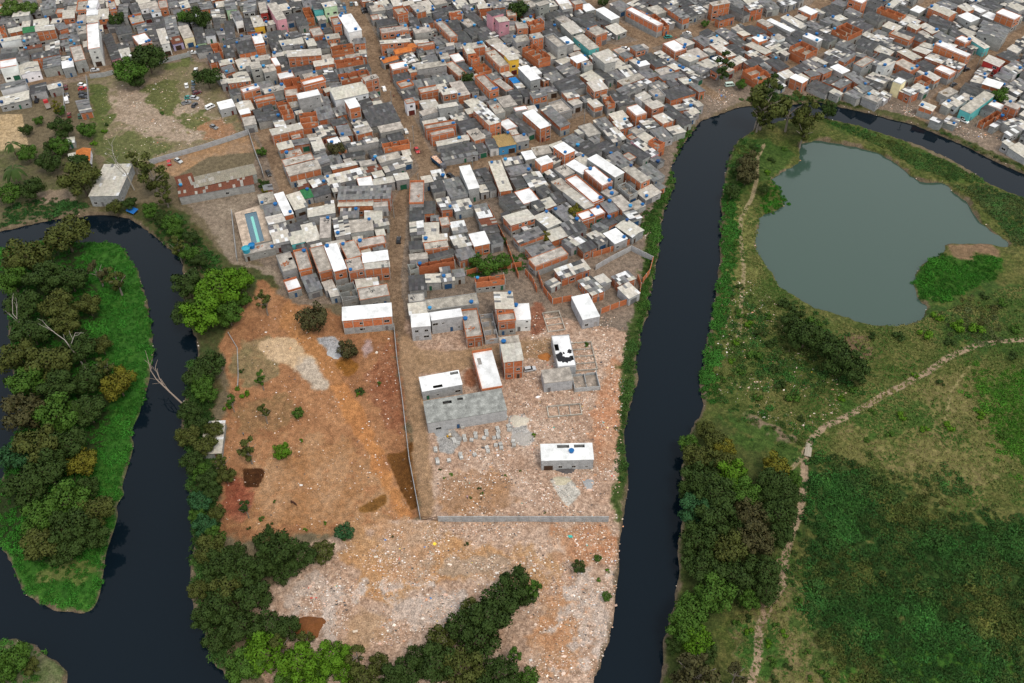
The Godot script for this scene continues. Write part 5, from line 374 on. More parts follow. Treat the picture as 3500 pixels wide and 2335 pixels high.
# x, z, crown radius, crown height, form, leaf colour, place
const TREES := [
	[-125.1, -100.6, 3.4, 3.5, 0, 1, 6], [-195.1, -292.7, 5.4, 5.1, 0, 1, 2], [-249.3, -442.4, 6.1, 5.7, 0, 2, 1], [-204.2, -323.1, 4.1, 7.5, 3, 0, 2],
	[-174.6, -242.8, 6.1, 5.7, 0, 1, 7], [-196.9, -305.6, 6, 7.5, 3, 0, 2], [-122.9, -104.6, 4.7, 4.6, 0, 1, 6], [-158.6, -204.8, 6.8, 6.3, 0, 3, 7],
	[-144.9, -166.8, 6.3, 5.8, 0, 7, 7], [-165.8, -229, 6.8, 6.2, 0, 0, 7], [-206, -340, 3.1, 2.6, 1, 0, 2], [-172.5, -252.3, 8.4, 7.5, 0, 3, 7],
	[-197.9, -320.7, 4.6, 4.5, 0, 1, 2], [-151.6, -193.7, 6.7, 6.1, 0, 1, 7], [-146.9, -181, 7.3, 6.6, 0, 6, 7], [-137.7, -154.6, 6.1, 5.7, 0, 0, 7],
	[-241.2, -443.8, 5.2, 5, 0, 2, 1], [-119.4, -103.3, 2.7, 3, 0, 3, 6], [-187.3, -296.5, 5.3, 5, 0, 0, 2], [-158.3, -216.4, 7, 6.4, 0, 0, 7],
	[-203.8, -348.1, 2.4, 2.1, 1, 1, 2], [-138.7, -169.2, 7.6, 6.8, 0, 3, 7], [-130.5, -144.5, 6, 5.6, 0, 1, 7], [-126.5, -136, 6.4, 5.9, 0, 3, 7],
	[-162.7, -242.1, 7.4, 6.7, 0, 0, 7], [-186.8, -313.7, 5.4, 5.1, 0, 0, 2], [-147.4, -202.2, 7.8, 7, 0, 3, 7], [-133.2, -160.1, 7, 6.4, 0, 0, 7],
	[-190.5, -327.1, 3.6, 3.7, 0, 0, 2], [-197, -354.1, 2.8, 5.9, 2, 5, 2], [-154, -229, 6.8, 6.2, 0, 3, 7], [-141.4, -191.9, 6.8, 6.2, 0, 0, 7],
	[-137.7, -181, 7.3, 6.6, 0, 1, 7], [-197, -355.6, 2.5, 2.1, 1, 1, 2], [-189.4, -337.5, 5.7, 5.3, 0, 0, 2], [-186.1, -326.1, 4.7, 3.8, 1, 1, 2],
	[-162.4, -264.4, 8.9, 7.9, 0, 3, 7], [-120.6, -135.2, 5.3, 5, 0, 0, 7], [-148.6, -221.2, 6.1, 5.7, 0, 3, 7], [-124.8, -149.8, 6.7, 6.2, 0, 1, 7],
	[-154.4, -242.7, 6.7, 6.2, 0, 0, 7], [-130.6, -170, 6.3, 5.8, 0, 0, 7], [-120.5, -139.8, 6.9, 6.3, 0, 0, 7], [-174.5, -313.4, 4.9, 4.7, 0, 0, 2],
	[-140.3, -209, 6.4, 5.9, 0, 0, 7], [-167.8, -298.3, 8.8, 7.9, 0, 3, 2], [-125.3, -164.4, 5.1, 4.9, 0, 5, 7], [-179.4, -338.7, 4.2, 3.4, 1, 1, 2],
	[-121.6, -155.9, 3.9, 3.9, 0, 0, 7], [-144.4, -230.2, 5.3, 5.1, 0, 3, 7], [-133.5, -196, 6, 5.6, 0, 0, 7], [-129.6, -183.6, 6, 5.6, 0, 0, 7],
	[-114.9, -139.3, 5.2, 5, 0, 0, 7], [-176, -333.4, 2, 1, 5, 4, 0], [-116.2, -147.6, 5.5, 5.2, 0, 3, 7], [-145.5, -245.6, 4.3, 7.3, 2, 6, 7],
	[-134.8, -212.5, 4.3, 4.2, 0, 3, 7], [-129, -200.2, 4.1, 7.1, 2, 3, 7], [-174.3, -343.2, 1.8, 0.9, 5, 4, 0], [-174.9, -348.2, 1.4, 0.7, 5, 0, 0],
	[-152.3, -286.5, 3.5, 3.6, 0, 3, 3], [-137.4, -240.9, 4.8, 7.8, 2, 3, 7], [-195, -434.7, 4.5, 3.6, 1, 0, 1], [-123.3, -194.2, 6, 5.6, 0, 5, 7],
	[-172.2, -380.8, 8.2, 7.4, 0, 1, 0], [-147.3, -289.1, 3.4, 3.5, 0, 0, 3], [-151.3, -311.6, 4, 7, 2, 3, 2], [-169.3, -378.2, 3.9, 3.2, 1, 0, 0],
	[-167.1, -391.6, 8.8, 7.8, 0, 0, 0], [-139.8, -298.1, 8.1, 10.9, 2, 3, 2], [-138, -283.9, 3.7, 3.7, 0, 1, 3], [-153.6, -356.8, 1.5, 0.7, 5, 1, 0],
	[-132.4, -279.5, 3.3, 3.4, 0, 0, 3], [-133.8, -291, 4.5, 7.5, 2, 3, 2], [-120.8, -259.1, 3.9, 6.9, 2, 3, 3], [-128, -276, 4.3, 4.2, 0, 1, 3],
	[-125.3, -271, 3.6, 3.7, 0, 1, 3], [-146.2, -365.6, 1.3, 0.6, 5, 1, 0], [-110.1, -226.9, 5.3, 5, 0, 0, 3], [-161.2, -435.5, 4.7, 4.6, 0, 1, 1],
	[-112.8, -240.3, 6.4, 5.9, 0, 0, 3], [-117.3, -258.6, 4.1, 4.1, 0, 1, 3], [-99.5, -184.3, 4.1, 4.1, 0, 0, 3], [-97, -174.4, 4.3, 4.2, 0, 3, 3],
	[-118.5, -268.3, 3.5, 3.6, 0, 0, 3], [-93.6, -165.1, 3.8, 3.9, 0, 0, 3], [-100.3, -198.4, 4.6, 4.5, 0, 0, 3], [-88.4, -147.2, 2.7, 3, 0, 1, 3],
	[-153.8, -432.8, 6.4, 5.9, 0, 0, 1], [-82.6, -124.4, 3.2, 3.4, 0, 3, 3], [-95.1, -178.6, 3.7, 3.8, 0, 0, 3], [-112.7, -254.8, 3.6, 3.7, 0, 0, 3],
	[-88.3, -151.8, 3.7, 3.8, 0, 7, 3], [-98.1, -195.9, 4.1, 4.1, 0, 1, 3], [-103.5, -223.7, 8.2, 7.3, 0, 4, 3], [-90, -161.9, 3.2, 3.3, 0, 1, 3],
	[-85.2, -143.8, 3.7, 3.8, 0, 7, 3], [-78.8, -115.6, 3.9, 3.9, 0, 0, 3], [-95.8, -191.5, 3.7, 3.7, 0, 1, 3], [-137.3, -378, 6.5, 6, 0, 0, 0],
	[-90.9, -171.3, 4.1, 4.1, 0, 3, 3], [-87.6, -158.9, 3.9, 3.9, 0, 0, 3], [-103.8, -232.9, 5.2, 5, 0, 4, 3], [-96.7, -201.8, 5.7, 5.4, 0, 0, 3],
	[-81.7, -135.3, 4.9, 4.8, 0, 3, 3], [-150.9, -449.2, 3.7, 1.6, 4, 1, 1], [-90.5, -178.1, 3.2, 3.3, 0, 3, 3], [-85.4, -155, 3.2, 3.4, 0, 0, 3],
	[-81.7, -139.7, 3.6, 3.7, 0, 1, 3], [-82.9, -147.9, 2.8, 3.1, 0, 3, 3], [-75.8, -118.5, 5.2, 4.9, 0, 0, 3], [-74, -109.4, 4.2, 4.1, 0, 0, 3],
	[-78, -129.8, 5.3, 5.1, 0, 0, 3], [-100.5, -236.3, 8.4, 7.5, 0, 4, 3], [-84.3, -163.4, 3.2, 6.2, 2, 3, 3], [-83.3, -160.6, 3.5, 3.6, 0, 3, 3],
	[-89.5, -189.1, 2, 1, 5, 4, 4], [-74.6, -124.4, 5.1, 4.9, 0, 3, 3], [-95.7, -225.9, 5.4, 5.2, 0, 1, 3], [-86.8, -187.6, 2.3, 5.4, 2, 1, 4],
	[-75.5, -134.9, 3.5, 3.6, 0, 0, 3], [-87.7, -197.2, 1.2, 0.6, 5, 4, 4], [-95.1, -241, 6.1, 5.7, 0, 4, 3], [-68.8, -112.8, 5.1, 4.9, 0, 0, 3],
	[-87.8, -204.7, 1.2, 0.6, 5, 0, 4], [-92.5, -234.5, 3.3, 3.4, 0, 1, 3], [-70.8, -127.3, 5.3, 5, 0, 0, 3], [-85.1, -194.5, 2.1, 1.1, 5, 4, 4],
	[-74.7, -148.6, 2.6, 5.6, 2, 0, 4], [-65.6, -102.1, 5.3, 5.1, 0, 1, 3], [-77.4, -167.6, 4, 7, 2, 3, 4], [-74.1, -145.2, 0.8, 0.4, 5, 0, 4],
	[-67, -120.9, 5.4, 5.1, 0, 0, 3], [-64.4, -109.9, 3.3, 3.4, 0, 1, 3], [-79.3, -196.7, 2.6, 5.7, 2, 1, 4], [-103.5, -324.9, 2.3, 2, 1, 1, 8],
	[-66.9, -130.5, 4.4, 4.3, 0, 0, 3], [-70.9, -148.1, 1.1, 0.5, 5, 1, 4], [-61.8, -105.3, 5.8, 5.5, 0, 4, 3], [-84.2, -230.9, 3.8, 6.9, 2, 3, 4],
	[-75.6, -182.8, 2.8, 5.8, 2, 3, 4], [-98.1, -302.3, 2.6, 2.2, 1, 0, 8], [-67, -138.4, 4.2, 4.1, 0, 0, 3], [-96.5, -298.4, 2.2, 1.9, 1, 5, 8],
	[-68.1, -145.9, 1.5, 0.7, 5, 0, 4], [-61.2, -112.9, 4.9, 4.7, 0, 0, 3], [-68.3, -154, 0.7, 0.3, 5, 1, 4], [-62.7, -134.1, 5.9, 5.5, 0, 0, 3],
	[-57.7, -107.3, 3.5, 6.5, 2, 3, 3], [-68.5, -170.1, 3.1, 2.6, 1, 4, 4], [-55, -97.2, 4.2, 4.2, 0, 1, 3], [-60.4, -129.4, 4.1, 4.1, 0, 0, 3],
	[-57.2, -113.3, 3.7, 3.7, 0, 0, 3], [-52.8, -103, 5.8, 5.4, 0, 4, 3], [-66.3, -185.4, 2, 1.8, 1, 1, 4], [-64.2, -176.1, 0.9, 0.4, 5, 4, 4],
	[-56.6, -133.3, 4.7, 4.6, 0, 0, 3], [-51.6, -108.6, 3.2, 6.2, 2, 3, 3], [-58.1, -144.5, 0.9, 0.5, 5, 4, 4], [-67, -223.8, 5.7, 4.5, 1, 6, 4],
	[-48.2, -98, 4.4, 4.4, 0, 4, 3], [-47.1, -101.2, 3.7, 3.8, 0, 1, 3], [-51.6, -135.2, 3.7, 3.7, 0, 3, 3], [-52.9, -146.7, 0.8, 0.4, 5, 4, 4],
	[-44.5, -104.4, 5.3, 5, 0, 4, 3], [-49.5, -139.6, 0.8, 0.4, 5, 4, 4], [-72.3, -324.5, 4.1, 3.3, 1, 6, 8], [-46.5, -142.2, 3, 2.5, 1, 7, 4],
	[-41.3, -101.3, 3.5, 3.6, 0, 4, 3], [-46.7, -141.7, 0.9, 0.5, 5, 4, 4], [-54, -211, 3.6, 2.9, 1, 6, 4], [-38.3, -104.8, 3.4, 6.5, 2, 3, 3],
	[-49.1, -194.5, 1.1, 0.5, 5, 4, 4], [-48.5, -195.4, 2, 1, 5, 0, 4], [-36.4, -99.1, 4.5, 4.4, 0, 3, 3], [-33, -103.7, 3, 3.2, 0, 3, 5],
	[-42.7, -199.1, 1.1, 0.5, 5, 1, 4], [-33.4, -142.4, 0.5, 0.3, 5, 0, 4], [-28.7, -99.1, 4.5, 4.4, 0, 0, 3], [-25.6, -100.8, 4.9, 4.7, 0, 0, 5],
	[-23.4, -105.8, 3.5, 3.6, 0, 0, 5], [-18.8, -103, 5.8, 5.4, 0, 0, 5], [-21.3, -165.5, 0.6, 0.3, 5, 0, 11], [-17.9, -109.3, 4.3, 4.2, 0, 3, 5],
	[-19.8, -162.4, 0.6, 0.3, 5, 4, 11], [-18, -163.5, 0.8, 0.4, 5, 4, 11], [-12.5, -112.9, 4.9, 4.7, 0, 0, 5], [-12.1, -101.9, 5.8, 5.4, 0, 3, 5],
	[-12.7, -139.9, 0.9, 0.5, 5, 0, 11], [-20.4, -381.7, 3.6, 2.9, 1, 0, 8], [-10.7, -118.3, 3.4, 3.5, 0, 3, 5], [-11.9, -155.5, 0.6, 0.3, 5, 1, 11],
	[-13.4, -256.4, 2.7, 2.3, 1, 1, 8], [-8.2, -108.9, 5.5, 5.2, 0, 0, 5], [-7.9, -97, 4.7, 4.6, 0, 0, 5], [-9.5, -158.5, 0.8, 0.4, 5, 0, 11],
	[-8.8, -157, 0.7, 0.3, 5, 1, 11], [-8.6, -252, 4.5, 3.6, 1, 1, 8], [-5.2, -114.7, 6.2, 5.8, 0, 0, 5], [-6.7, -455.3, 5.3, 1.6, 4, 1, 8],
	[-2.8, -119.5, 5.8, 5.5, 0, 0, 5], [-2.7, -100.8, 4.9, 4.7, 0, 0, 5], [-4, -267.9, 2.1, 1.8, 1, 0, 8], [-3.1, -255.4, 3.3, 2.7, 1, 1, 8],
	[-1.9, -163.2, 0.6, 0.3, 5, 4, 11], [0.5, -105.2, 2.5, 5.6, 2, 1, 5], [0.8, -124.8, 5.1, 4.9, 0, 0, 5], [3.3, -442.8, 5.9, 5.5, 0, 0, 8],
	[2.6, -164.8, 0.6, 0.3, 5, 1, 11], [6.3, -439.5, 4.6, 1.6, 4, 1, 8], [3.4, -121.5, 3.1, 3.3, 0, 0, 5], [3.7, -99.8, 3.2, 3.4, 0, 1, 5],
	[6.7, -178.1, 1, 0.5, 5, 4, 11], [5.8, -122.7, 3.3, 6.3, 2, 1, 5], [12.2, -269.9, 2.4, 2.1, 1, 5, 8], [9.3, -150.3, 0.5, 0.3, 5, 1, 11],
	[19.5, -249, 1.7, 0.9, 5, 0, 11], [24.2, -284.7, 3.3, 2.8, 1, 5, 8], [18, -131.7, 2.1, 1.8, 1, 0, 5], [24.7, -216.5, 1.3, 0.6, 5, 1, 11],
	[23.5, -134.8, 1.2, 1.1, 1, 1, 5], [23.4, -128.8, 0.8, 0.4, 5, 4, 11], [46.7, -456.2, 3.3, 2.8, 1, 0, 8], [25, -123.2, 1.5, 1.4, 1, 1, 5],
	[26, -131.5, 0.9, 0.5, 5, 4, 11], [45.5, -298.8, 2.6, 1.6, 4, 1, 8], [64.9, -385.4, 2.2, 1.9, 1, 1, 8], [40.7, -109, 2.7, 3, 0, 0, 10],
	[50.4, -155.1, 3.1, 3.3, 0, 0, 10], [40.6, -98.5, 3.2, 6.2, 2, 6, 10], [43.6, -112.6, 5, 4.8, 0, 1, 10], [52.6, -171.7, 3.5, 3.6, 0, 1, 10],
	[42.2, -95.9, 4.2, 7.2, 2, 6, 10], [46.4, -117.2, 5.5, 5.2, 0, 1, 10], [50.8, -147.7, 5.4, 5.1, 0, 7, 10], [54.3, -166, 5, 4.8, 0, 3, 10],
	[53.1, -157.9, 5.6, 5.3, 0, 0, 10], [44.2, -98.4, 7.3, 10.1, 2, 6, 10], [50.5, -137.6, 5.8, 5.4, 0, 0, 10], [46.8, -109.3, 4.4, 4.3, 0, 4, 10],
	[50.6, -129.7, 5.7, 5.3, 0, 0, 10], [95.5, -435, 2.2, 1.9, 1, 1, 8], [58.8, -178.1, 3.2, 3.3, 0, 3, 10], [48.5, -106.5, 3.3, 3.4, 0, 0, 10],
	[52.6, -121.8, 6.1, 5.7, 0, 1, 10], [58.9, -161.5, 3.8, 3.8, 0, 0, 10], [60.7, -172.8, 4.4, 4.3, 0, 3, 10], [57.5, -152.8, 6.6, 6.1, 0, 0, 10],
	[56.2, -144.2, 6.5, 6, 0, 0, 10], [94.6, -380.6, 6.1, 11, 2, 0, 8], [68.1, -200.9, 1.5, 0.8, 5, 1, 9], [62.9, -169.8, 4, 4, 0, 5, 10],
	[57.1, -134.7, 6.3, 5.9, 0, 3, 10], [62.3, -164.4, 5, 4.8, 0, 3, 10], [85.9, -295.9, 3.7, 3.8, 0, 0, 9], [80.3, -258.4, 1.7, 0.9, 5, 1, 9],
	[72.2, -208.6, 1.7, 0.9, 5, 4, 9], [63.6, -159.4, 5.6, 5.3, 0, 4, 10], [58.2, -126.8, 6.2, 5.8, 0, 0, 10], [54.5, -100, 3.5, 6.5, 2, 6, 10],
	[74.9, -216.5, 2.1, 1, 5, 4, 9], [83.5, -268.3, 1.6, 0.8, 5, 1, 9], [58.2, -116.2, 1.4, 0.7, 5, 1, 9], [90.7, -309.1, 3.5, 3.6, 0, 0, 9],
	[103.3, -377.1, 2.8, 2.3, 1, 1, 8], [63.2, -142.9, 4.2, 4.2, 0, 0, 10], [78.9, -231.1, 2.5, 1.2, 5, 1, 9], [74.4, -204.7, 2, 1, 5, 1, 9],
	[81.1, -244.4, 1.9, 0.9, 5, 0, 9], [65.1, -153.4, 5.6, 5.2, 0, 1, 10], [93.2, -305.7, 4.8, 3.9, 1, 6, 9], [61.3, -117.4, 1.5, 0.7, 5, 0, 9],
	[95.5, -314.2, 4.9, 3.9, 1, 6, 9], [61.9, -120.9, 3.2, 3.3, 0, 1, 10], [80.9, -225.8, 2.1, 1.1, 5, 4, 9], [61.2, -113.8, 1.6, 0.8, 5, 4, 9],
	[104.4, -345.5, 7.7, 10.6, 2, 3, 9], [66.3, -146.2, 5.3, 5.1, 0, 6, 10], [79.7, -210.6, 3.2, 1.6, 5, 1, 9], [101.2, -330.2, 2, 1, 5, 0, 9],
	[65.9, -137.6, 5.8, 5.4, 0, 6, 10], [78, -193.6, 2, 1, 5, 1, 9], [104.4, -342.2, 6.4, 9.3, 2, 3, 9], [83.7, -220.6, 2.7, 1.4, 5, 0, 9],
	[66.5, -128.6, 5.2, 5, 0, 0, 10], [114, -379.2, 2.6, 2.2, 1, 1, 8], [99.2, -299.6, 2.4, 2.1, 1, 0, 9], [106.1, -343.5, 11.3, 13.9, 2, 3, 9],
	[72.5, -153.2, 3.7, 3.8, 0, 0, 10], [66.7, -123, 4, 4, 0, 0, 10], [87.5, -229, 2.1, 1.1, 5, 1, 9], [65, -110.2, 1.5, 0.7, 5, 4, 9],
	[103.2, -311.9, 2.1, 1.1, 5, 4, 9], [86.6, -216.5, 2.4, 1.2, 5, 0, 9], [65.2, -105.6, 1.8, 0.9, 5, 1, 9], [106.7, -320.9, 2.2, 1.1, 5, 0, 9],
	[74.4, -156.7, 5.5, 5.2, 0, 0, 10], [85.7, -204.7, 2.6, 1.3, 5, 0, 9], [68.2, -115, 1.2, 0.6, 5, 1, 9], [65.4, -101.1, 1.5, 0.8, 5, 0, 9],
	[77.3, -163.7, 4.5, 3.6, 1, 5, 10], [113.8, -365.8, 6.1, 9, 2, 0, 9], [74.6, -146.2, 5.3, 5.1, 0, 0, 10], [86, -199.1, 2.6, 1.3, 5, 0, 9],
	[73.7, -139.8, 4.2, 4.1, 0, 0, 10], [94.8, -235.4, 2.8, 1.4, 5, 0, 9], [69.9, -112.6, 1.6, 0.8, 5, 4, 9], [71.4, -119.9, 1.1, 0.6, 5, 1, 9],
	[113.9, -330.2, 1.8, 0.9, 5, 1, 9], [77.6, -153.7, 5, 4.8, 0, 0, 10], [69.4, -104.4, 1.4, 0.7, 5, 0, 9], [117.1, -343.4, 8.2, 11, 2, 3, 9],
	[81.4, -159.7, 2.9, 3.1, 0, 1, 10], [94.3, -222.6, 4.4, 4.3, 0, 0, 9], [89.1, -193.6, 3, 1.5, 5, 1, 9], [98.4, -231.1, 3.3, 1.7, 5, 0, 9],
	[75.4, -122.4, 1.6, 0.8, 5, 1, 9], [89.9, -184.7, 1.6, 0.8, 5, 0, 9], [120.9, -332, 4.9, 7.8, 2, 3, 9], [96.7, -215, 6.3, 5.8, 0, 0, 9],
	[74.5, -107.9, 1.3, 0.7, 5, 1, 9], [124.2, -339.8, 8, 10.8, 2, 3, 9], [74.1, -101.1, 1.2, 0.6, 5, 1, 9], [103.2, -225.8, 3.3, 1.6, 5, 1, 9],
	[76.8, -103.3, 1.4, 0.7, 5, 1, 9], [102.2, -212, 5, 4.8, 0, 0, 9], [137.6, -354.5, 3.8, 3.1, 1, 0, 9], [78.4, -101.1, 1.8, 0.9, 5, 1, 9],
	[104.4, -204.8, 6.8, 6.3, 0, 0, 9], [103.8, -191.7, 1.7, 0.8, 5, 4, 9], [108.9, -195.4, 2, 1, 5, 1, 9], [109.1, -200.2, 5.4, 5.1, 0, 0, 9],
	[175.5, -455.2, 2.4, 2.1, 1, 0, 8], [107.9, -176.1, 1.3, 0.7, 5, 1, 9], [121.1, -220.6, 2.1, 1, 5, 0, 9], [112, -186.4, 1.6, 0.8, 5, 1, 9],
	[115, -177.8, 1.8, 0.9, 5, 1, 9], [129.4, -218.6, 2.7, 1.4, 5, 0, 9], [121, -184.7, 2.2, 1.1, 5, 4, 9], [130.5, -202.8, 1.6, 0.8, 5, 4, 9],
	[138.7, -220.6, 3.2, 1.6, 5, 4, 9], [126.2, -179.5, 1.8, 0.9, 5, 4, 9], [215, -450.2, 2.6, 2.2, 1, 0, 8], [145.8, -229, 2.8, 1.4, 5, 4, 9],
	[137.8, -199.1, 1.8, 0.9, 5, 0, 9], [146.2, -216.5, 2.4, 1.2, 5, 0, 9], [134.8, -181.2, 2.5, 1.3, 5, 4, 9], [213, -421.9, 3.8, 1.6, 4, 1, 8],
	[151.9, -224.7, 3.6, 1.8, 5, 4, 9], [157.1, -222.7, 3.2, 1.6, 5, 4, 9], [145.9, -186.4, 2.2, 1.1, 5, 4, 9], [166.1, -239.9, 2.2, 1.1, 5, 0, 9],
	[215.2, -365.4, 4.2, 3.4, 1, 1, 8], [149.6, -177.8, 1.9, 1, 5, 1, 9], [170.6, -235.4, 2.5, 1.3, 5, 1, 9], [164.4, -210.6, 2.4, 1.2, 5, 0, 9],
	[170.3, -222.7, 2.8, 1.4, 5, 1, 9],
]
# kind, label, x, z, turn, colour
const CARS := [
	["pickup", "white pickup truck in the vacant lot", -152.5, -409.3, 0.29, "white"],
	["car", "leftmost silver hatchback car in the vacant lot", -194.1, -393.3, 0.29, "silver"],
	["car", "white hatchback car in the car yard left of the vacant lot", -195.7, -380.1, -0.34, "white"],
	["car", "red hatchback car in the car yard left of the vacant lot", -194.5, -377.1, 0.28, "red"],
	["car", "rightmost black hatchback car in the car yard left of the vacant lot", -193, -372.7, -0.00, "black"],
	["car", "rightmost dark grey hatchback car in the car yard left of the vacant lot", -192, -370.3, -0.12, "darkgrey"],
	["car", "maroon hatchback car in the car yard left of the vacant lot", -202.6, -378.4, 1.97, "maroon"],
	["van", "white van in the car yard left of the vacant lot", -198.4, -367, 1.97, "white"],
	["car", "leftmost dark grey hatchback car in the car yard left of the vacant lot", -199.7, -371.5, 2.01, "darkgrey"],
	["car", "dark red hatchback car in the car yard left of the vacant lot", -193.7, -355.7, 1.93, "darkred"],
	["car", "dark green hatchback car in the car yard left of the vacant lot", -188.7, -354.7, 1.92, "darkgreen"],
	["car", "leftmost black hatchback car in the car yard left of the vacant lot", -211.9, -367.4, 1.73, "black"],
	["truck", "red flatbed truck in the car yard left of the vacant lot", -205.7, -363.1, 2.11, "red"],
	["car", "leftmost white hatchback car in the vacant lot", -148.2, -379.9, 1.89, "white"],
	["car", "blue-grey hatchback car in the vacant lot", -145.6, -382.1, 1.85, "bluegrey"],
	["car", "leftmost dark grey hatchback car in the vacant lot", -144.4, -376.9, 1.89, "darkgrey"],
	["car", "teal hatchback car in the vacant lot", -144.7, -369.9, 0.41, "teal"],
	["car", "rightmost silver hatchback car in the vacant lot", -142, -369.2, -0.24, "silver"],
	["pickup", "grey pickup truck in the vacant lot", -144.6, -365.2, 0.51, "grey"],
	["car", "rightmost dark grey hatchback car in the vacant lot", -140.6, -363.4, 1.35, "darkgrey"],
	["car", "maroon hatchback car in the vacant lot", -142, -373.6, 0.68, "maroon"],
	["car", "rightmost white hatchback car in the vacant lot", -147.1, -393.3, 1.71, "white"],
	["car", "blue-grey hatchback car on the main dirt street", -82.6, -459.2, 1.73, "bluegrey"],
	["car", "leftmost white hatchback car on the main dirt street", -80.3, -459.2, 1.94, "white"],
	["car", "dark grey hatchback car on the main dirt street", -75, -453.3, 0.44, "darkgrey"],
	["car", "leftmost black hatchback car on the main dirt street", -74.3, -450.7, 0.37, "black"],
	["car", "second-from-left white hatchback car on the main dirt street", -58, -377.1, 1.85, "white"],
	["car", "third-from-left white hatchback car on the main dirt street", -52.1, -358.9, 1.90, "white"],
	["car", "second-from-left black hatchback car on the main dirt street", -61.8, -404, 1.85, "black"],
	["van", "white van in the vacant lot", -133.3, -361.7, 0.81, "white"],
	["car", "grey hatchback car in the vacant lot", -128.3, -346.2, -0.61, "grey"],
	["car", "silver hatchback car on the main dirt street", -45.5, -342.9, 1.95, "silver"],
	["car", "teal hatchback car at the upper right dirt crossing", 76.2, -424.7, 0.33, "teal"],
	["pickup", "rightmost white pickup truck at the upper right dirt crossing", 85.9, -428.1, 0.39, "white"],
	["pickup", "second-from-left white pickup truck at the upper right dirt crossing", 84.6, -421.5, -0.29, "white"],
	["car", "rightmost silver hatchback car at the upper right dirt crossing", 106.3, -423.2, -1.17, "silver"],
	["car", "black hatchback car at the upper right dirt crossing", 95.4, -454.1, -0.97, "black"],
	["car", "second-from-left silver hatchback car at the upper right dirt crossing", 54.8, -395.8, -0.89, "silver"],
	["van", "pale green van at the upper right dirt crossing", 99.2, -380.2, 0.16, "palegreen"],
	["pickup", "leftmost white pickup truck at the upper right dirt crossing", 54.5, -413, -0.35, "white"],
	["car", "dark grey hatchback car in the far right quarter", 201.3, -380.6, 0.68, "darkgrey"],
	["car", "white hatchback car in the far right quarter", 196.1, -350.8, -0.86, "white"],
	["car", "black hatchback car in the far right quarter", 211.6, -394, 0.52, "black"],
	["car", "leftmost silver hatchback car at the upper right dirt crossing", 48.7, -424.9, -0.91, "silver"],
	["car", "rightmost white hatchback car on the main dirt street", -10, -383.6, -1.00, "white"],
	["car", "red hatchback car on the main dirt street", -39.7, -328.8, -1.21, "red"],
	["car", "rightmost black hatchback car on the main dirt street", 3.8, -324.8, -0.88, "black"],
	["car", "fourth-from-left black hatchback car on the main dirt street", -24.8, -310.8, -0.75, "black"],
	["car", "black hatchback car on the upper left lane", -98.7, -312.6, -1.09, "black"],
	["car", "third-from-left black hatchback car on the main dirt street", -42.4, -270.6, 1.60, "black"],
	["car", "red hatchback car in the vacant lot", -140.8, -319.8, 1.91, "red"],
	["car", "second-from-left silver hatchback car in the vacant lot", -137.3, -321.1, -0.67, "silver"],
	["estate", "silver estate car in the walled building site", 5.8, -205.2, 0.23, "silver"],
]
# label, x, z, clothing
const PEOPLE := [
	["person in pink clothing walking in the walled building site", -12.9, -155.2, "pink"],
	["person in black clothing walking in the walled building site", -8.9, -154.7, "black"],
	["leftmost person in white clothing walking on a dirt street", -16.4, -320.6, "white"],
	["leftmost person in black clothing walking on a dirt street", -15.6, -321.2, "black"],
	["person in blue clothing walking on a dirt street", -13.6, -322.8, "blue"],
	["third-from-left person in maroon clothing walking on a dirt street", -37.9, -327.3, "maroon"],
	["leftmost person in red clothing walking on a dirt street", -32.8, -303.7, "red"],
	["person in yellow clothing walking on a dirt street", -20.3, -248.4, "yellow"],
	["person in grey clothing walking in the walled building site", -8.8, -214, "grey"],
	["rightmost person in red clothing walking on a dirt street", 79.8, -422.6, "red"],
	["rightmost person in white clothing walking on a dirt street", 87.6, -426, "white"],
	["second-from-left person in black clothing walking on a dirt street", 92, -426.9, "black"],
	["person in grey clothing walking on the orange dirt lot", -82, -178.1, "grey"],
	["rightmost person in maroon clothing walking on a dirt street", -28.7, -282.7, "maroon"],
	["rightmost person in black clothing walking on a dirt street", 181.6, -430.8, "black"],
	["leftmost person in maroon clothing walking on a dirt street", -55.3, -382.3, "maroon"],
	["second-from-left person in maroon clothing walking on a dirt street", -52.9, -370.1, "maroon"],
	["person in grey clothing walking on a dirt street", -95.1, -404.6, "grey"],
]
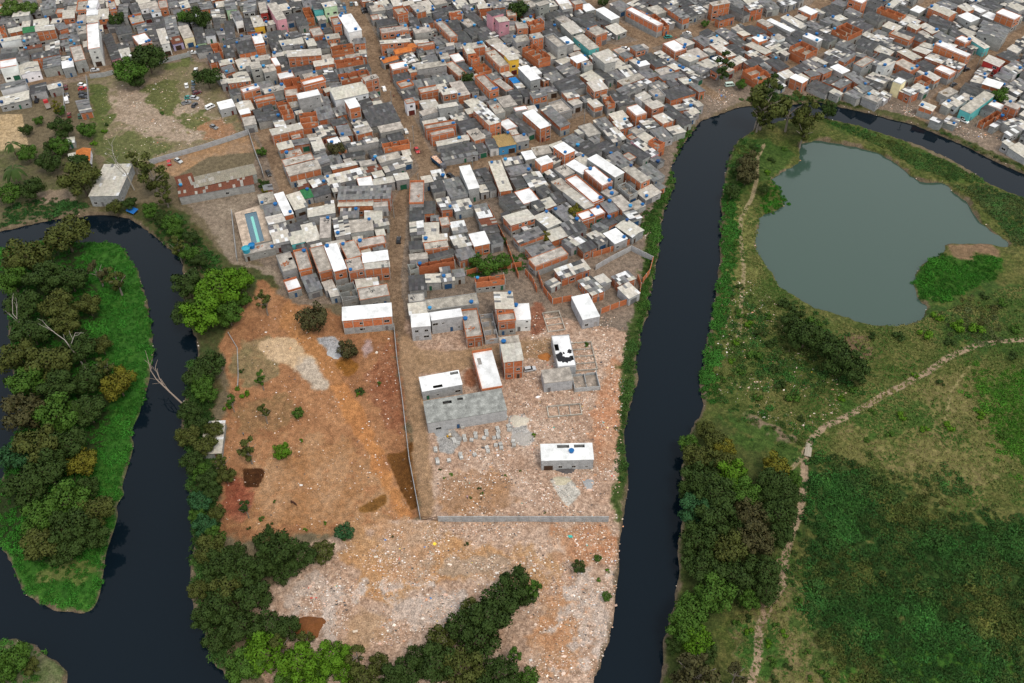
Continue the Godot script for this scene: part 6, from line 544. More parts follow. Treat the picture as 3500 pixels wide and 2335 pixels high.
# earth and plant cover of the ground: name, softness, raggedness, two colours, outline
const COVER := [
	["settle", 6, 0.5, Color(0.22, 0.175, 0.14), Color(0.33, 0.25, 0.19), [-291, -495, 293, -495, 224, -322, 209, -317, 189, -336, 167, -356, 137, -369, 113, -374, 89, -358, 78, -344, 69, -329, 64, -313, 61, -301, 53, -284, 50, -269, 50, -254, 47, -238, 39, -223, -40, -221, -60, -236, -80, -236, -92, -259, -101, -259, -111, -290, -106, -301, -106, -334, -115, -344, -121, -358, -145, -402, -193, -385, -243, -375]],
	["lotgrass", 10, 1.22, Color(0.33, 0.25, 0.18), Color(0.21, 0.19, 0.095), [-197, -387, -152, -404, -142, -398, -121, -356, -113, -339, -148, -320, -166, -316, -179, -344]],
	["lotpale", 21, 1.76, Color(0.37, 0.28, 0.205), Color(0.49, 0.39, 0.3), [-185, -374, -168, -381, -146, -374, -123, -347, -130, -337, -153, -334, -174, -354]],
	["lotgreen", 9, 1.49, Color(0.1, 0.13, 0.04), Color(0.16, 0.18, 0.06), [-194, -383, -186, -381, -175, -358, -172, -334, -170, -319, -180, -344]],
	["lotgreen2", 9, 1.49, Color(0.12, 0.14, 0.05), Color(0.18, 0.18, 0.07), [-168, -381, -156, -387, -149, -375, -149, -354, -162, -365]],
	["lotgreen3", 9, 1.49, Color(0.12, 0.15, 0.05), Color(0.18, 0.19, 0.07), [-166, -398, -152, -406, -149, -400, -161, -393]],
	["lotgreen4", 14, 1.76, Color(0.12, 0.14, 0.05), Color(0.19, 0.19, 0.08), [-175, -334, -164, -344, -142, -334, -148, -322, -167, -317]],
	["lotgreen5", 14, 1.76, Color(0.13, 0.15, 0.055), Color(0.2, 0.19, 0.08), [-147, -354, -138, -361, -127, -347, -139, -344]],
	["lotearth", 14, 1.62, Color(0.42, 0.22, 0.11), Color(0.36, 0.22, 0.14), [-137, -349, -124, -352, -114, -339, -128, -334]],
	["court", 2, 0.2, Color(0.5, 0.36, 0.2), Color(0.56, 0.42, 0.26), [-232, -356, -215, -357, -204, -334, -205, -329, -221, -328]],
	["leftyard", 10, 1.08, Color(0.17, 0.14, 0.09), Color(0.12, 0.13, 0.05), [-224, -328, -202, -331, -174, -328, -165, -313, -161, -293, -180, -284, -205, -279]],
	["rubble_left", 7, 1.35, Color(0.36, 0.27, 0.2), Color(0.28, 0.22, 0.15), [-189, -301, -176, -304, -171, -293, -185, -293]],
	["yard", 7, 0.54, Color(0.46, 0.27, 0.14), Color(0.36, 0.25, 0.17), [-148, -319, -112, -341, -105, -329, -126, -325, -136, -310]],
	["poolyard", 9, 0.81, Color(0.27, 0.21, 0.16), Color(0.36, 0.29, 0.22), [-131, -297, -99, -301, -104, -290, -105, -279, -98, -259, -84, -254, -82, -240, -96, -250, -104, -259, -115, -279, -124, -290]],
	["bankleft", 9, 1.08, Color(0.12, 0.1, 0.045), Color(0.06, 0.09, 0.028), [-165, -290, -144, -293, -128, -290, -104, -259, -84, -250, -84, -232, -95, -215, -94, -196, -94, -178, -86, -162, -82, -147, -91, -139, -95, -162, -104, -196, -105, -215, -120, -250, -135, -274, -147, -286]],
	["orange", 10, 0.81, Color(0.52, 0.27, 0.135), Color(0.31, 0.145, 0.07), [-90, -250, -79, -238, -61, -232, -40, -223, -26, -148, -34, -146, -58, -143, -70, -140, -82, -143, -88, -168, -90, -196, -98, -217, -93, -236]],
	["orangepale", 21, 2.16, Color(0.5, 0.3, 0.17), Color(0.4, 0.2, 0.09), [-80, -168, -63, -178, -43, -175, -30, -148, -58, -143, -81, -147]],
	["redsoil", 10, 1.35, Color(0.27, 0.1, 0.05), Color(0.4, 0.2, 0.11), [-43, -221, -40, -221, -33, -185, -35, -178, -43, -190, -49, -203, -44, -209]],
	["redsoil2", 10, 1.22, Color(0.3, 0.09, 0.05), Color(0.38, 0.16, 0.09), [-84, -160, -79, -164, -75, -157, -76, -148, -81, -147]],
	["olivepatch", 10, 1.35, Color(0.25, 0.2, 0.1), Color(0.33, 0.22, 0.12), [-90, -219, -79, -221, -76, -203, -86, -198, -92, -207]],
	["olivepatch2", 10, 1.35, Color(0.27, 0.17, 0.08), Color(0.36, 0.2, 0.1), [-87, -190, -72, -196, -64, -185, -82, -177]],
	["sand", 9, 0.68, Color(0.7, 0.51, 0.33), Color(0.6, 0.42, 0.25), [-85, -218, -79, -221, -71, -219, -65, -215, -62, -208, -67, -205, -76, -208, -82, -211]],
	["sandpale", 9, 0.81, Color(0.62, 0.52, 0.42), Color(0.56, 0.46, 0.36), [-72, -209, -64, -212, -62, -203, -58, -200, -60, -196, -67, -201]],
	["gravel", 3, 0.5, Color(0.42, 0.41, 0.42), Color(0.52, 0.52, 0.53), [-66, -220, -60, -221, -57, -217, -58, -212, -63, -213, -66, -216]],
	["ochre", 7, 0.81, Color(0.34, 0.15, 0.03), Color(0.28, 0.12, 0.03), [-58, -210, -54, -211, -50, -207, -50, -204, -54, -202, -58, -206]],
	["gravelpink", 7, 0.81, Color(0.45, 0.3, 0.27), Color(0.5, 0.36, 0.33), [-50, -218, -46, -220, -47, -209, -48, -208]],
	["orangetrack", 9, 0.68, Color(0.56, 0.26, 0.1), Color(0.46, 0.2, 0.08), [-59, -200, -54, -200, -47, -190, -40, -173, -34, -159, -28, -148, -32, -148, -37, -159, -44, -173, -51, -183]],
	["orangetrack2", 9, 0.81, Color(0.52, 0.25, 0.1), Color(0.42, 0.2, 0.09), [-80, -238, -75, -236, -67, -221, -54, -203, -57, -198, -69, -215, -79, -225]],
	["wet", 3, 0.4, Color(0.14, 0.06, 0.018), Color(0.19, 0.085, 0.025), [-38, -171, -33, -172, -30, -177, -28, -162, -27, -152, -29, -151, -33, -159, -35, -164]],
	["wet2", 5, 0.68, Color(0.22, 0.105, 0.03), Color(0.26, 0.13, 0.04), [-44, -152, -41, -154, -37, -157, -36, -154, -39, -151, -43, -150]],
	["hole", 2, 0.3, Color(0.075, 0.03, 0.012), Color(0.1, 0.045, 0.018), [-80, -166, -74, -166, -73, -164, -74, -159, -78, -159]],
	["hole2", 2, 0.3, Color(0.2, 0.075, 0.03), Color(0.15, 0.055, 0.02), [-57, -118, -52, -119, -50, -116, -51, -112, -55, -112]],
	["compound", 6, 0.4, Color(0.47, 0.305, 0.215), Color(0.6, 0.44, 0.34), [-37, -229, 10, -232, 39, -223, 31, -148, -21, -147, -25, -148, -30, -178]],
	["compoundorange", 16, 1.35, Color(0.45, 0.25, 0.13), Color(0.42, 0.27, 0.18), [-17, -164, -2, -164, 1, -150, -17, -149, -22, -159]],
	["tantrack", 9, 0.54, Color(0.43, 0.28, 0.17), Color(0.38, 0.24, 0.14), [-36, -223, -31, -215, -28, -196, -25, -170, -22, -148, -26, -148, -30, -175, -36, -207, -38, -222]],
	["tantrack2", 9, 0.81, Color(0.44, 0.29, 0.18), Color(0.36, 0.23, 0.13), [-34, -215, -17, -214, 4, -219, 17, -221, 17, -213, 1, -209, -18, -205, -32, -203]],
	["redside", 9, 0.94, Color(0.26, 0.1, 0.06), Color(0.34, 0.16, 0.1), [6, -235, 11, -238, 12, -223, 7, -220]],
	["redside2", 9, 1.08, Color(0.3, 0.12, 0.06), Color(0.38, 0.2, 0.13), [-16, -205, -11, -207, -10, -197, -15, -198]],
	["cement", 3, 0.5, Color(0.44, 0.42, 0.4), Color(0.52, 0.5, 0.48), [-1, -186, 4, -187, 5, -181, 7, -177, 5, -174, 1, -175, -1, -182]],
	["cement2", 3, 0.6, Color(0.66, 0.62, 0.55), Color(0.58, 0.55, 0.5), [11, -162, 17, -163, 20, -157, 16, -152, 13, -157]],
	["cement3", 3, 0.5, Color(0.4, 0.39, 0.38), Color(0.5, 0.48, 0.46), [-23, -178, -18, -181, -15, -177, -18, -171, -22, -172]],
	["orangeright", 14, 1.35, Color(0.56, 0.27, 0.15), Color(0.52, 0.33, 0.22), [26, -196, 37, -215, 37, -196, 31, -162, 25, -170]],
	["bottom", 6, 0.4, Color(0.48, 0.31, 0.215), Color(0.61, 0.45, 0.35), [-70, -118, -57, -140, -34, -148, 31, -148, 27, -115, 17, -88, -37, -88, -62, -101]],
	["bottomorange", 18, 1.35, Color(0.56, 0.3, 0.14), Color(0.52, 0.33, 0.19), [-48, -143, -26, -147, -9, -139, 13, -136, 15, -129, -15, -129, -34, -120, -42, -128]],
	["bottomorange2", 16, 1.35, Color(0.52, 0.32, 0.19), Color(0.5, 0.34, 0.22), [-43, -120, -34, -121, -31, -114, -36, -108, -43, -110]],
	["bottomorange3", 16, 1.35, Color(0.56, 0.28, 0.14), Color(0.52, 0.34, 0.22), [7, -123, 15, -129, 19, -118, 14, -101, 5, -106]],
	["bottomwhite", 25, 2.56, Color(0.64, 0.53, 0.46), Color(0.57, 0.44, 0.36), [-61, -125, -49, -129, -43, -123, -47, -115, -60, -118]],
	["bottomwhite2", 25, 2.56, Color(0.64, 0.53, 0.46), Color(0.57, 0.44, 0.36), [-35, -129, -11, -128, -13, -118, -26, -114]],
	["bottomwhite3", 25, 2.56, Color(0.64, 0.53, 0.46), Color(0.57, 0.44, 0.36), [20, -134, 28, -133, 25, -114, 19, -104, 15, -110]],
	["bottomorange4", 16, 1.35, Color(0.55, 0.25, 0.13), Color(0.52, 0.32, 0.2), [14, -146, 31, -146, 29, -134, 18, -134, 8, -141]],
	["bottomorange5", 16, 1.35, Color(0.54, 0.3, 0.16), Color(0.52, 0.36, 0.25), [-40, -147, -22, -146, -21, -129, -32, -129]],
	["grey_strip", 16, 1.35, Color(0.45, 0.32, 0.22), Color(0.5, 0.36, 0.26), [-26, -134, -3, -136, 10, -134, -3, -130, -23, -130]],
	["penin", 4, 0.3, Color(0.068, 0.1, 0.022), Color(0.15, 0.145, 0.048), [98, -344, 116, -379, 134, -355, 164, -339, 191, -307, 211, -290, 130, -88, 34, -88, 46, -133, 51, -168, 61, -190, 74, -250, 84, -304]],
	["pgreen1", 10, 1.35, Color(0.045, 0.095, 0.018), Color(0.08, 0.125, 0.03), [96, -341, 111, -334, 119, -328, 109, -313, 98, -304, 87, -298, 86, -307, 92, -328]],
	["pgreen2", 14, 1.62, Color(0.06, 0.1, 0.02), Color(0.12, 0.14, 0.04), [84, -259, 93, -259, 103, -232, 112, -223, 103, -205, 82, -200, 65, -196, 78, -223]],
	["pgreen3", 10, 1.35, Color(0.055, 0.1, 0.022), Color(0.1, 0.13, 0.03), [134, -355, 164, -339, 191, -308, 176, -307, 162, -331, 139, -342]],
	["pgreen4", 10, 1.08, Color(0.03, 0.1, 0.012), Color(0.05, 0.13, 0.018), [144, -250, 153, -261, 180, -261, 174, -250, 153, -238, 143, -238]],
	["pbrown1", 9, 0.94, Color(0.28, 0.18, 0.11), Color(0.22, 0.15, 0.085), [161, -269, 181, -269, 179, -259, 171, -264, 166, -257, 163, -261]],
	["pbrown2", 10, 1.35, Color(0.2, 0.13, 0.08), Color(0.16, 0.12, 0.06), [110, -223, 120, -221, 120, -209, 112, -209]],
	["pbrown3", 9, 1.35, Color(0.26, 0.19, 0.13), Color(0.22, 0.17, 0.11), [70, -189, 79, -183, 87, -177, 85, -174, 75, -178]],
	["pgreen5", 10, 1.22, Color(0.05, 0.12, 0.015), Color(0.075, 0.16, 0.02), [151, -205, 176, -203, 161, -165, 150, -168, 146, -178]],
	["pdark", 28, 1.89, Color(0.026, 0.06, 0.015), Color(0.045, 0.085, 0.02), [87, -165, 98, -168, 112, -159, 120, -147, 153, -147, 130, -88, 91, -88, 84, -101, 77, -115, 80, -133]],
	["pdark2", 10, 1.22, Color(0.05, 0.085, 0.02), Color(0.075, 0.11, 0.028), [105, -108, 133, -123, 143, -120, 130, -88, 94, -88]],
	["pstraw", 21, 2.03, Color(0.28, 0.21, 0.11), Color(0.17, 0.165, 0.06), [59, -123, 76, -140, 80, -133, 77, -115, 81, -101, 76, -88, 55, -88, 56, -108]],
	["pstraw2", 25, 2.29, Color(0.235, 0.2, 0.085), Color(0.17, 0.17, 0.055), [97, -178, 131, -203, 150, -205, 147, -177, 149, -165, 129, -154, 113, -165, 99, -172]],
	["pstraw3", 14, 1.62, Color(0.23, 0.225, 0.075), Color(0.17, 0.185, 0.055), [87, -290, 94, -293, 94, -274, 90, -264, 85, -247, 78, -236, 80, -259]],
	["wooddirt", 21, 1.89, Color(0.055, 0.085, 0.022), Color(0.1, 0.115, 0.035), [51, -178, 68, -185, 85, -168, 81, -147, 71, -130, 57, -118, 50, -100, 37, -100, 47, -141]],
	["pgreen6", 18, 2.16, Color(0.045, 0.1, 0.018), Color(0.075, 0.13, 0.028), [110, -200, 126, -196, 128, -185, 114, -175, 104, -182]],
	["pgreen7", 18, 2.16, Color(0.045, 0.095, 0.02), Color(0.085, 0.125, 0.03), [138, -236, 175, -247, 188, -240, 176, -211, 156, -215, 138, -219]],
	["pgreen8", 18, 2.03, Color(0.04, 0.11, 0.018), Color(0.07, 0.14, 0.028), [60, -118, 67, -120, 69, -108, 63, -100, 57, -101]],
	["pgreen9", 18, 2.16, Color(0.05, 0.1, 0.02), Color(0.08, 0.125, 0.03), [79, -144, 82, -141, 77, -115, 79, -104, 74, -101, 74, -120]],
	["pgreen10", 18, 2.03, Color(0.05, 0.1, 0.02), Color(0.08, 0.125, 0.03), [67, -190, 78, -178, 88, -173, 85, -165, 74, -172, 65, -180]],
	["pgreen11", 16, 1.89, Color(0.04, 0.12, 0.018), Color(0.07, 0.15, 0.025), [82, -104, 101, -110, 125, -110, 133, -101, 128, -88, 82, -88]],
	["island", 3, 0.3, Color(0.035, 0.13, 0.018), Color(0.055, 0.16, 0.022), [-193, -266, -184, -269, -177, -272, -161, -271, -151, -271, -145, -268, -141, -261, -135, -254, -134, -250, -128, -239, -123, -226, -119, -214, -118, -206, -117, -196, -117, -189, -117, -187, -117, -181, -115, -175, -115, -168, -114, -162, -113, -157, -114, -153, -112, -148, -112, -143, -112, -138, -111, -129, -110, -125, -111, -121, -112, -120, -115, -120, -121, -121, -125, -122, -130, -125, -133, -129, -136, -133, -141, -139, -146, -143, -151, -157, -150, -162, -152, -170, -153, -175, -153, -183, -156, -195, -164, -206, -167, -214, -173, -228, -177, -239, -181, -246, -187, -250]],
	["islandpale", 10, 1.49, Color(0.12, 0.18, 0.04), Color(0.16, 0.18, 0.06), [-131, -129, -124, -134, -115, -137, -112, -129, -123, -128]],
	["islandwood", 10, 0.81, Color(0.03, 0.05, 0.015), Color(0.04, 0.06, 0.02), [-193, -266, -160, -269, -146, -240, -136, -215, -127, -196, -125, -178, -124, -162, -116, -141, -124, -134, -136, -136, -145, -141]],
	["corner", 4, 0.5, Color(0.12, 0.16, 0.06), Color(0.2, 0.18, 0.11), [-141, -113, -132, -112, -127, -113, -122, -111, -119, -108, -114, -106, -111, -103, -111, -100, -108, -88, -135, -88]],
	["bankright", 7, 1.22, Color(0.05, 0.09, 0.02), Color(0.08, 0.11, 0.03), [51, -284, 61, -301, 69, -328, 75, -344, 89, -357, 82, -347, 72, -331, 65, -304, 56, -271, 51, -250, 48, -236, 41, -215, 38, -189, 34, -162, 31, -147, 29, -148, 33, -178, 35, -203, 41, -227, 47, -250]],
	["farbank", 7, 1.22, Color(0.07, 0.1, 0.03), Color(0.14, 0.12, 0.06), [113, -374, 138, -371, 159, -363, 176, -354, 193, -337, 210, -319, 220, -313, 218, -308, 208, -315, 192, -333, 174, -350, 137, -367, 113, -365]],
]
# trodden and driven ways: width, two colours, line
const WAYS := [
	[8, Color(0.21, 0.14, 0.09), Color(0.36, 0.25, 0.165), [-89, -484, -81, -455, -69, -421, -64, -402, -58, -381, -52, -365, -46, -351, -40, -333, -34, -319]],
	[6, Color(0.21, 0.14, 0.09), Color(0.36, 0.25, 0.165), [-34, -319, -37, -311, -42, -302, -44, -290, -43, -269, -43, -250, -41, -236, -38, -223, -34, -205, -30, -185]],
	[9, Color(0.21, 0.14, 0.09), Color(0.36, 0.25, 0.165), [-34, -318, -22, -316, -10, -322, 5, -331, 16, -338, 25, -347, 39, -356, 51, -359]],
	[6, Color(0.21, 0.14, 0.09), Color(0.36, 0.25, 0.165), [-240, -377, -222, -383, -195, -393, -174, -402, -146, -416, -131, -425, -106, -430, -85, -432]],
	[8, Color(0.21, 0.14, 0.09), Color(0.36, 0.25, 0.165), [37, -474, 47, -445, 53, -436, 69, -421, 85, -430, 101, -439, 122, -436]],
	[9, Color(0.21, 0.14, 0.09), Color(0.36, 0.25, 0.165), [42, -415, 53, -413, 69, -421, 82, -428, 114, -437, 137, -443, 158, -457, 166, -474]],
	[5, Color(0.21, 0.14, 0.09), Color(0.36, 0.25, 0.165), [63, -417, 71, -404, 78, -393, 88, -377, 93, -370]],
	[6, Color(0.21, 0.14, 0.09), Color(0.36, 0.25, 0.165), [127, -393, 140, -409, 160, -421, 175, -432, 194, -443, 214, -459, 223, -474]],
	[7, Color(0.21, 0.14, 0.09), Color(0.36, 0.25, 0.165), [178, -354, 189, -366, 205, -385, 221, -402, 240, -419, 259, -436]],
	[6, Color(0.21, 0.14, 0.09), Color(0.36, 0.25, 0.165), [-107, -344, -101, -331, -95, -316, -90, -304, -90, -293]],
	[4, Color(0.21, 0.14, 0.09), Color(0.36, 0.25, 0.165), [-17, -402, 3, -387, 13, -375]],
	[5, Color(0.21, 0.14, 0.09), Color(0.36, 0.25, 0.165), [7, -361, 16, -366, 30, -370, 44, -374]],
	[3, Color(0.21, 0.14, 0.09), Color(0.36, 0.25, 0.165), [-91, -293, -84, -293, -72, -293, -58, -290, -46, -293]],
	[2.2, Color(0.38, 0.28, 0.19), Color(0.437, 0.322, 0.2185), [183, -220, 169, -218, 157, -217, 148, -213, 136, -205, 122, -197, 112, -190, 102, -184, 96, -181, 91, -176, 88, -171, 86, -162, 82, -150, 78, -143, 75, -136, 73, -128, 69, -123, 64, -115, 62, -106, 59, -100]],
	[1.7, Color(0.32, 0.23, 0.15), Color(0.368, 0.2645, 0.1725), [75, -136, 70, -132, 67, -123, 65, -115]],
	[1.1, Color(0.3, 0.24, 0.14), Color(0.345, 0.276, 0.161), [88, -171, 83, -166]],
	[1.6, Color(0.32, 0.26, 0.15), Color(0.368, 0.299, 0.1725), [106, -333, 101, -322, 98, -307, 95, -298, 91, -290, 88, -284, 86, -274, 85, -264, 84, -254, 81, -240, 78, -227, 76, -219]],
	[1.0, Color(0.28, 0.24, 0.11), Color(0.322, 0.276, 0.1265), [150, -207, 140, -196, 135, -185]],
]
const SCRUB := [
	["bank", 0.55, 0.9, Color(0.03, 0.105, 0.016), [84, -307, 92, -307, 87, -290, 84, -269, 80, -250, 75, -232, 71, -219, 67, -205, 65, -192, 61, -191, 60, -200, 65, -215, 70, -234, 77, -259]],
	["bank", 0.55, 0.9, Color(0.04, 0.1, 0.018), [83, -353, 89, -356, 70, -329, 66, -304, 60, -290, 55, -269, 52, -250, 48, -236, 45, -226, 42, -223, 46, -245, 49, -259, 52, -274, 47, -274, 51, -287, 61, -301, 66, -319, 71, -337]],
	["bank", 0.5, 0.8, Color(0.04, 0.09, 0.02), [40, -224, 44, -224, 41, -209, 40, -201, 37, -189, 34, -180, 34, -165, 32, -160, 31, -162, 33, -182, 35, -196, 37, -211]],
	["island", 0.35, 0.75, Color(0.03, 0.13, 0.016), [-193, -266, -184, -269, -177, -272, -161, -271, -151, -271, -145, -268, -141, -261, -135, -254, -134, -250, -128, -239, -123, -226, -119, -214, -118, -206, -117, -196, -117, -189, -117, -187, -117, -181, -115, -175, -115, -168, -114, -162, -113, -157, -114, -153, -112, -148, -112, -143, -112, -138, -111, -129, -110, -125, -111, -121, -112, -120, -115, -120, -121, -121, -125, -122, -130, -125, -133, -129, -136, -133, -141, -139, -146, -143, -151, -157, -150, -162, -152, -170, -153, -175, -153, -183, -156, -195, -164, -206, -167, -214, -173, -228, -177, -239, -181, -246, -187, -250]],
	["corner", 0.3, 0.8, Color(0.04, 0.12, 0.02), [-136, -112, -122, -111, -119, -107, -118, -101, -129, -95]],
	["neck", 0.8, 0.8, Color(0.05, 0.095, 0.025), [135, -352, 145, -347, 163, -336, 188, -311, 190, -307, 176, -308, 166, -316, 158, -329, 144, -342]],
	["neck", 0.8, 0.8, Color(0.055, 0.09, 0.03), [176, -305, 191, -304, 201, -294, 209, -284, 199, -261, 188, -269, 185, -284, 181, -295]],
	["mat", 0.55, 0.7, Color(0.03, 0.12, 0.012), [105, -310, 107, -304, 108, -294, 102, -289, 97, -287, 99, -298]],
	["mat", 0.5, 0.8, Color(0.028, 0.115, 0.012), [144, -248, 153, -260, 159, -265, 161, -261, 162, -255, 171, -263, 178, -259, 173, -250, 153, -238, 143, -238]],
	["dark", 0.45, 1.1, Color(0.022, 0.058, 0.014), [88, -164, 98, -168, 112, -159, 121, -147, 154, -148, 130, -88, 99, -88, 85, -101, 78, -115, 80, -133]],
	["bright", 0.45, 0.8, Color(0.045, 0.13, 0.014), [151, -205, 176, -203, 161, -165, 150, -168, 146, -178]],
	["dark", 0.35, 0.9, Color(0.035, 0.075, 0.02), [114, -163, 127, -164, 134, -159, 129, -154, 116, -159]],
	["bushes", 0.25, 1.0, Color(0.035, 0.085, 0.02), [80, -238, 93, -236, 109, -219, 117, -209, 113, -200, 98, -196, 82, -201, 66, -194, 75, -219]],
	["bushes", 0.4, 0.9, Color(0.03, 0.095, 0.018), [69, -189, 78, -190, 88, -177, 95, -172, 89, -173, 78, -181]],
	["bushes", 0.25, 1.0, Color(0.07, 0.085, 0.035), [153, -232, 166, -238, 168, -227, 158, -217, 150, -219]],
	["bushes", 0.4, 0.9, Color(0.035, 0.09, 0.02), [93, -337, 103, -333, 93, -313, 87, -307]],
	["bankleft", 0.35, 0.9, Color(0.03, 0.085, 0.018), [-143, -291, -129, -287, -115, -269, -105, -257, -109, -250, -120, -259, -134, -274]],
	["bankleft", 0.45, 1.3, Color(0.034, 0.08, 0.018), [-106, -209, -97, -209, -97, -196, -91, -178, -85, -154, -80, -133, -74, -115, -67, -101, -74, -105, -79, -114, -87, -133, -93, -154, -100, -178]],
	["courtyard", 0.4, 0.7, Color(0.035, 0.11, 0.018), [-17, -261, -10, -265, -4, -261, 6, -264, 4, -254, -9, -252, -16, -250]],
	["farbank", 0.4, 0.8, Color(0.035, 0.085, 0.02), [102, -369, 117, -373, 138, -370, 159, -362, 137, -367, 113, -365]],
	["farbank", 0.4, 0.8, Color(0.04, 0.085, 0.025), [170, -352, 184, -344, 196, -331, 211, -316, 210, -313, 191, -332, 174, -349]],
	["leftbank", 0.35, 0.9, Color(0.028, 0.08, 0.02), [-197, -293, -181, -297, -166, -293, -165, -287, -180, -284, -195, -278]],
]
const TUFTS := [
	[0.45, [88, -293, 97, -290, 91, -269, 92, -254, 103, -232, 117, -225, 141, -228, 156, -236, 183, -247, 194, -247, 156, -154, 127, -150, 106, -165, 92, -170, 73, -196, 66, -196, 78, -236]],
	[0.4, [59, -123, 76, -140, 80, -133, 77, -115, 84, -100, 82, -88, 55, -88, 56, -108]],
]
const RUBBLE := [
	[0.95, [-26, -147, 31, -147, 27, -118, 19, -97, 3, -97, 6, -118, -13, -118, -31, -110, -54, -115, -64, -120, -49, -133, -46, -141]],
	[0.75, [-2, -200, 39, -223, 30, -148, -20, -148, -23, -168, -1, -178]],
	[0.45, [8, -236, 19, -227, 38, -232, 37, -203, 18, -200, 4, -209]],
	[0.07, [-85, -238, -40, -221, -27, -148, -58, -143, -81, -148, -91, -196]],
	[0.1, [-187, -379, -151, -394, -117, -344, -148, -322, -167, -319]],
	[0.22, [74, -250, 85, -250, 101, -223, 107, -189, 86, -178, 65, -196]],
	[0.4, [86, -375, 94, -379, 101, -372, 89, -358, 82, -361]],
	[0.5, [167, -365, 178, -366, 178, -354, 168, -355]],
	[0.4, [188, -349, 202, -347, 208, -337, 190, -339]],
	[0.35, [43, -284, 49, -282, 57, -273, 53, -269, 44, -279]],
	[0.3, [-14, -259, -2, -261, -2, -253, -13, -252]],
]
const WALLS := [
	[2.6, "c", "long thin grey block wall between the orange lot and the dirt track", [-40, -224.2, -37.7, -209.1, -34.3, -190.4, -30.6, -168.3, -25.9, -147.7]],
	[2.6, "c", "long grey block wall at the lower end of the building site", [-20.8, -147.4, 27.4, -147.4]],
	[2.4, "c", "long grey concrete panel wall above the warehouse yard", [-148.4, -319.2, -139.8, -324.1, -128.6, -330.3, -112.2, -341.3]],
	[2.4, "c", "grey wall beside the alley right of the warehouse", [-112.2, -341.3, -107.2, -327.8, -101.5, -314, -100, -309.6]],
	[2.2, "c", "low pale wall along the left edge of the pool deck", [-100.4, -259, -104.6, -273.9, -108.2, -287.1]],
	[2.4, "c", "grey block wall behind the white-roofed brick building by the street", [-60.2, -237.3, -49.7, -238.6, -42.7, -239.5]],
	[2.6, "b", "zigzag brick and block wall beside the empty footings", [9, -252.3, 11, -243.1, 14.1, -236.4, 20.9, -238.2, 21.9, -233.3]],
	[2.4, "b", "short brick wall beside the red earth yard", [4.7, -252.3, 7.3, -247.7, 8.8, -242.2]],
	[2.4, "b", "orange brick wall behind the roofless brick rooms", [-16.5, -251.4, -12.6, -253, -4, -254.7, 3.6, -256.1]],
	[2.4, "b", "curved brick wall on the river bank by the patched shacks", [30.6, -231.6, 37.2, -235.1, 44.5, -238.6, 45.7, -244.9, 44.9, -249.5]],
	[2.4, "c", "pale block wall of the roofless yard above the river", [30.2, -254.2, 35.9, -259, 44.1, -265.1, 51.5, -259]],
	[2.4, "b", "brick wall corner above the river bank", [51.5, -259, 49.5, -251.9, 46.5, -247.2]],
	[2.4, "b", "brick wall below the grey shack cluster", [29.6, -261.4, 39.6, -265.9, 43.9, -268.9]],
	[2.2, "c", "grey panel wall along the lane above the vacant lot", [-165.9, -399.6, -152.4, -407.3]],
	[2.2, "c", "short green and grey wall at the top of the vacant lot", [-194.1, -386.7, -188.1, -388.3, -184.4, -390.6]],
	[2.2, "c", "grey wall between the parked cars and the vacant lot", [-195.4, -386, -185, -357.5, -183.8, -356.8]],
	[2.0, "c", "low wall left of the row of parked cars", [-204, -379.2, -196.6, -359.3]],
	[2.4, "b", "long brick wall beside the narrow alley", [-9.3, -289.8, -2.4, -268.9, 2.3, -249.5]],
	[2.4, "c", "grey yard wall above the far bank", [189.7, -364.6, 195.9, -366, 188, -359.3]],
	[3.0, "b", "tall brick boundary wall beside the laundry yard", [20, -329.4, 24.2, -321, 25.9, -318.6]],
	[0.5, "c", "thin low pale wall running down the left side of the orange lot", [-96, -222.1, -91.5, -215, -88.8, -203.3, -87.9, -197.7]],
]
const POLES := [-67.5, -398.4, -52.9, -361, -41.3, -334.2, -36.8, -300.9, -45.3, -284.4, -43.8, -249.5, 15.7, -338, 31, -347.3, 0.9, -329.4, -15.9, -314, -100.4, -419.8, -128.2, -410.6, -151.2, -402.4, -177.8, -394.5, 67.8, -431.9, 97.1, -440.9, 84.8, -382.9, 114.2, -438.6, 164.7, -423.2, 180.4, -434.1, 174.1, -361, 198.6, -377.3, 216.4, -394.5, -81.3, -436.4, -22.7, -377.3, 51, -361]
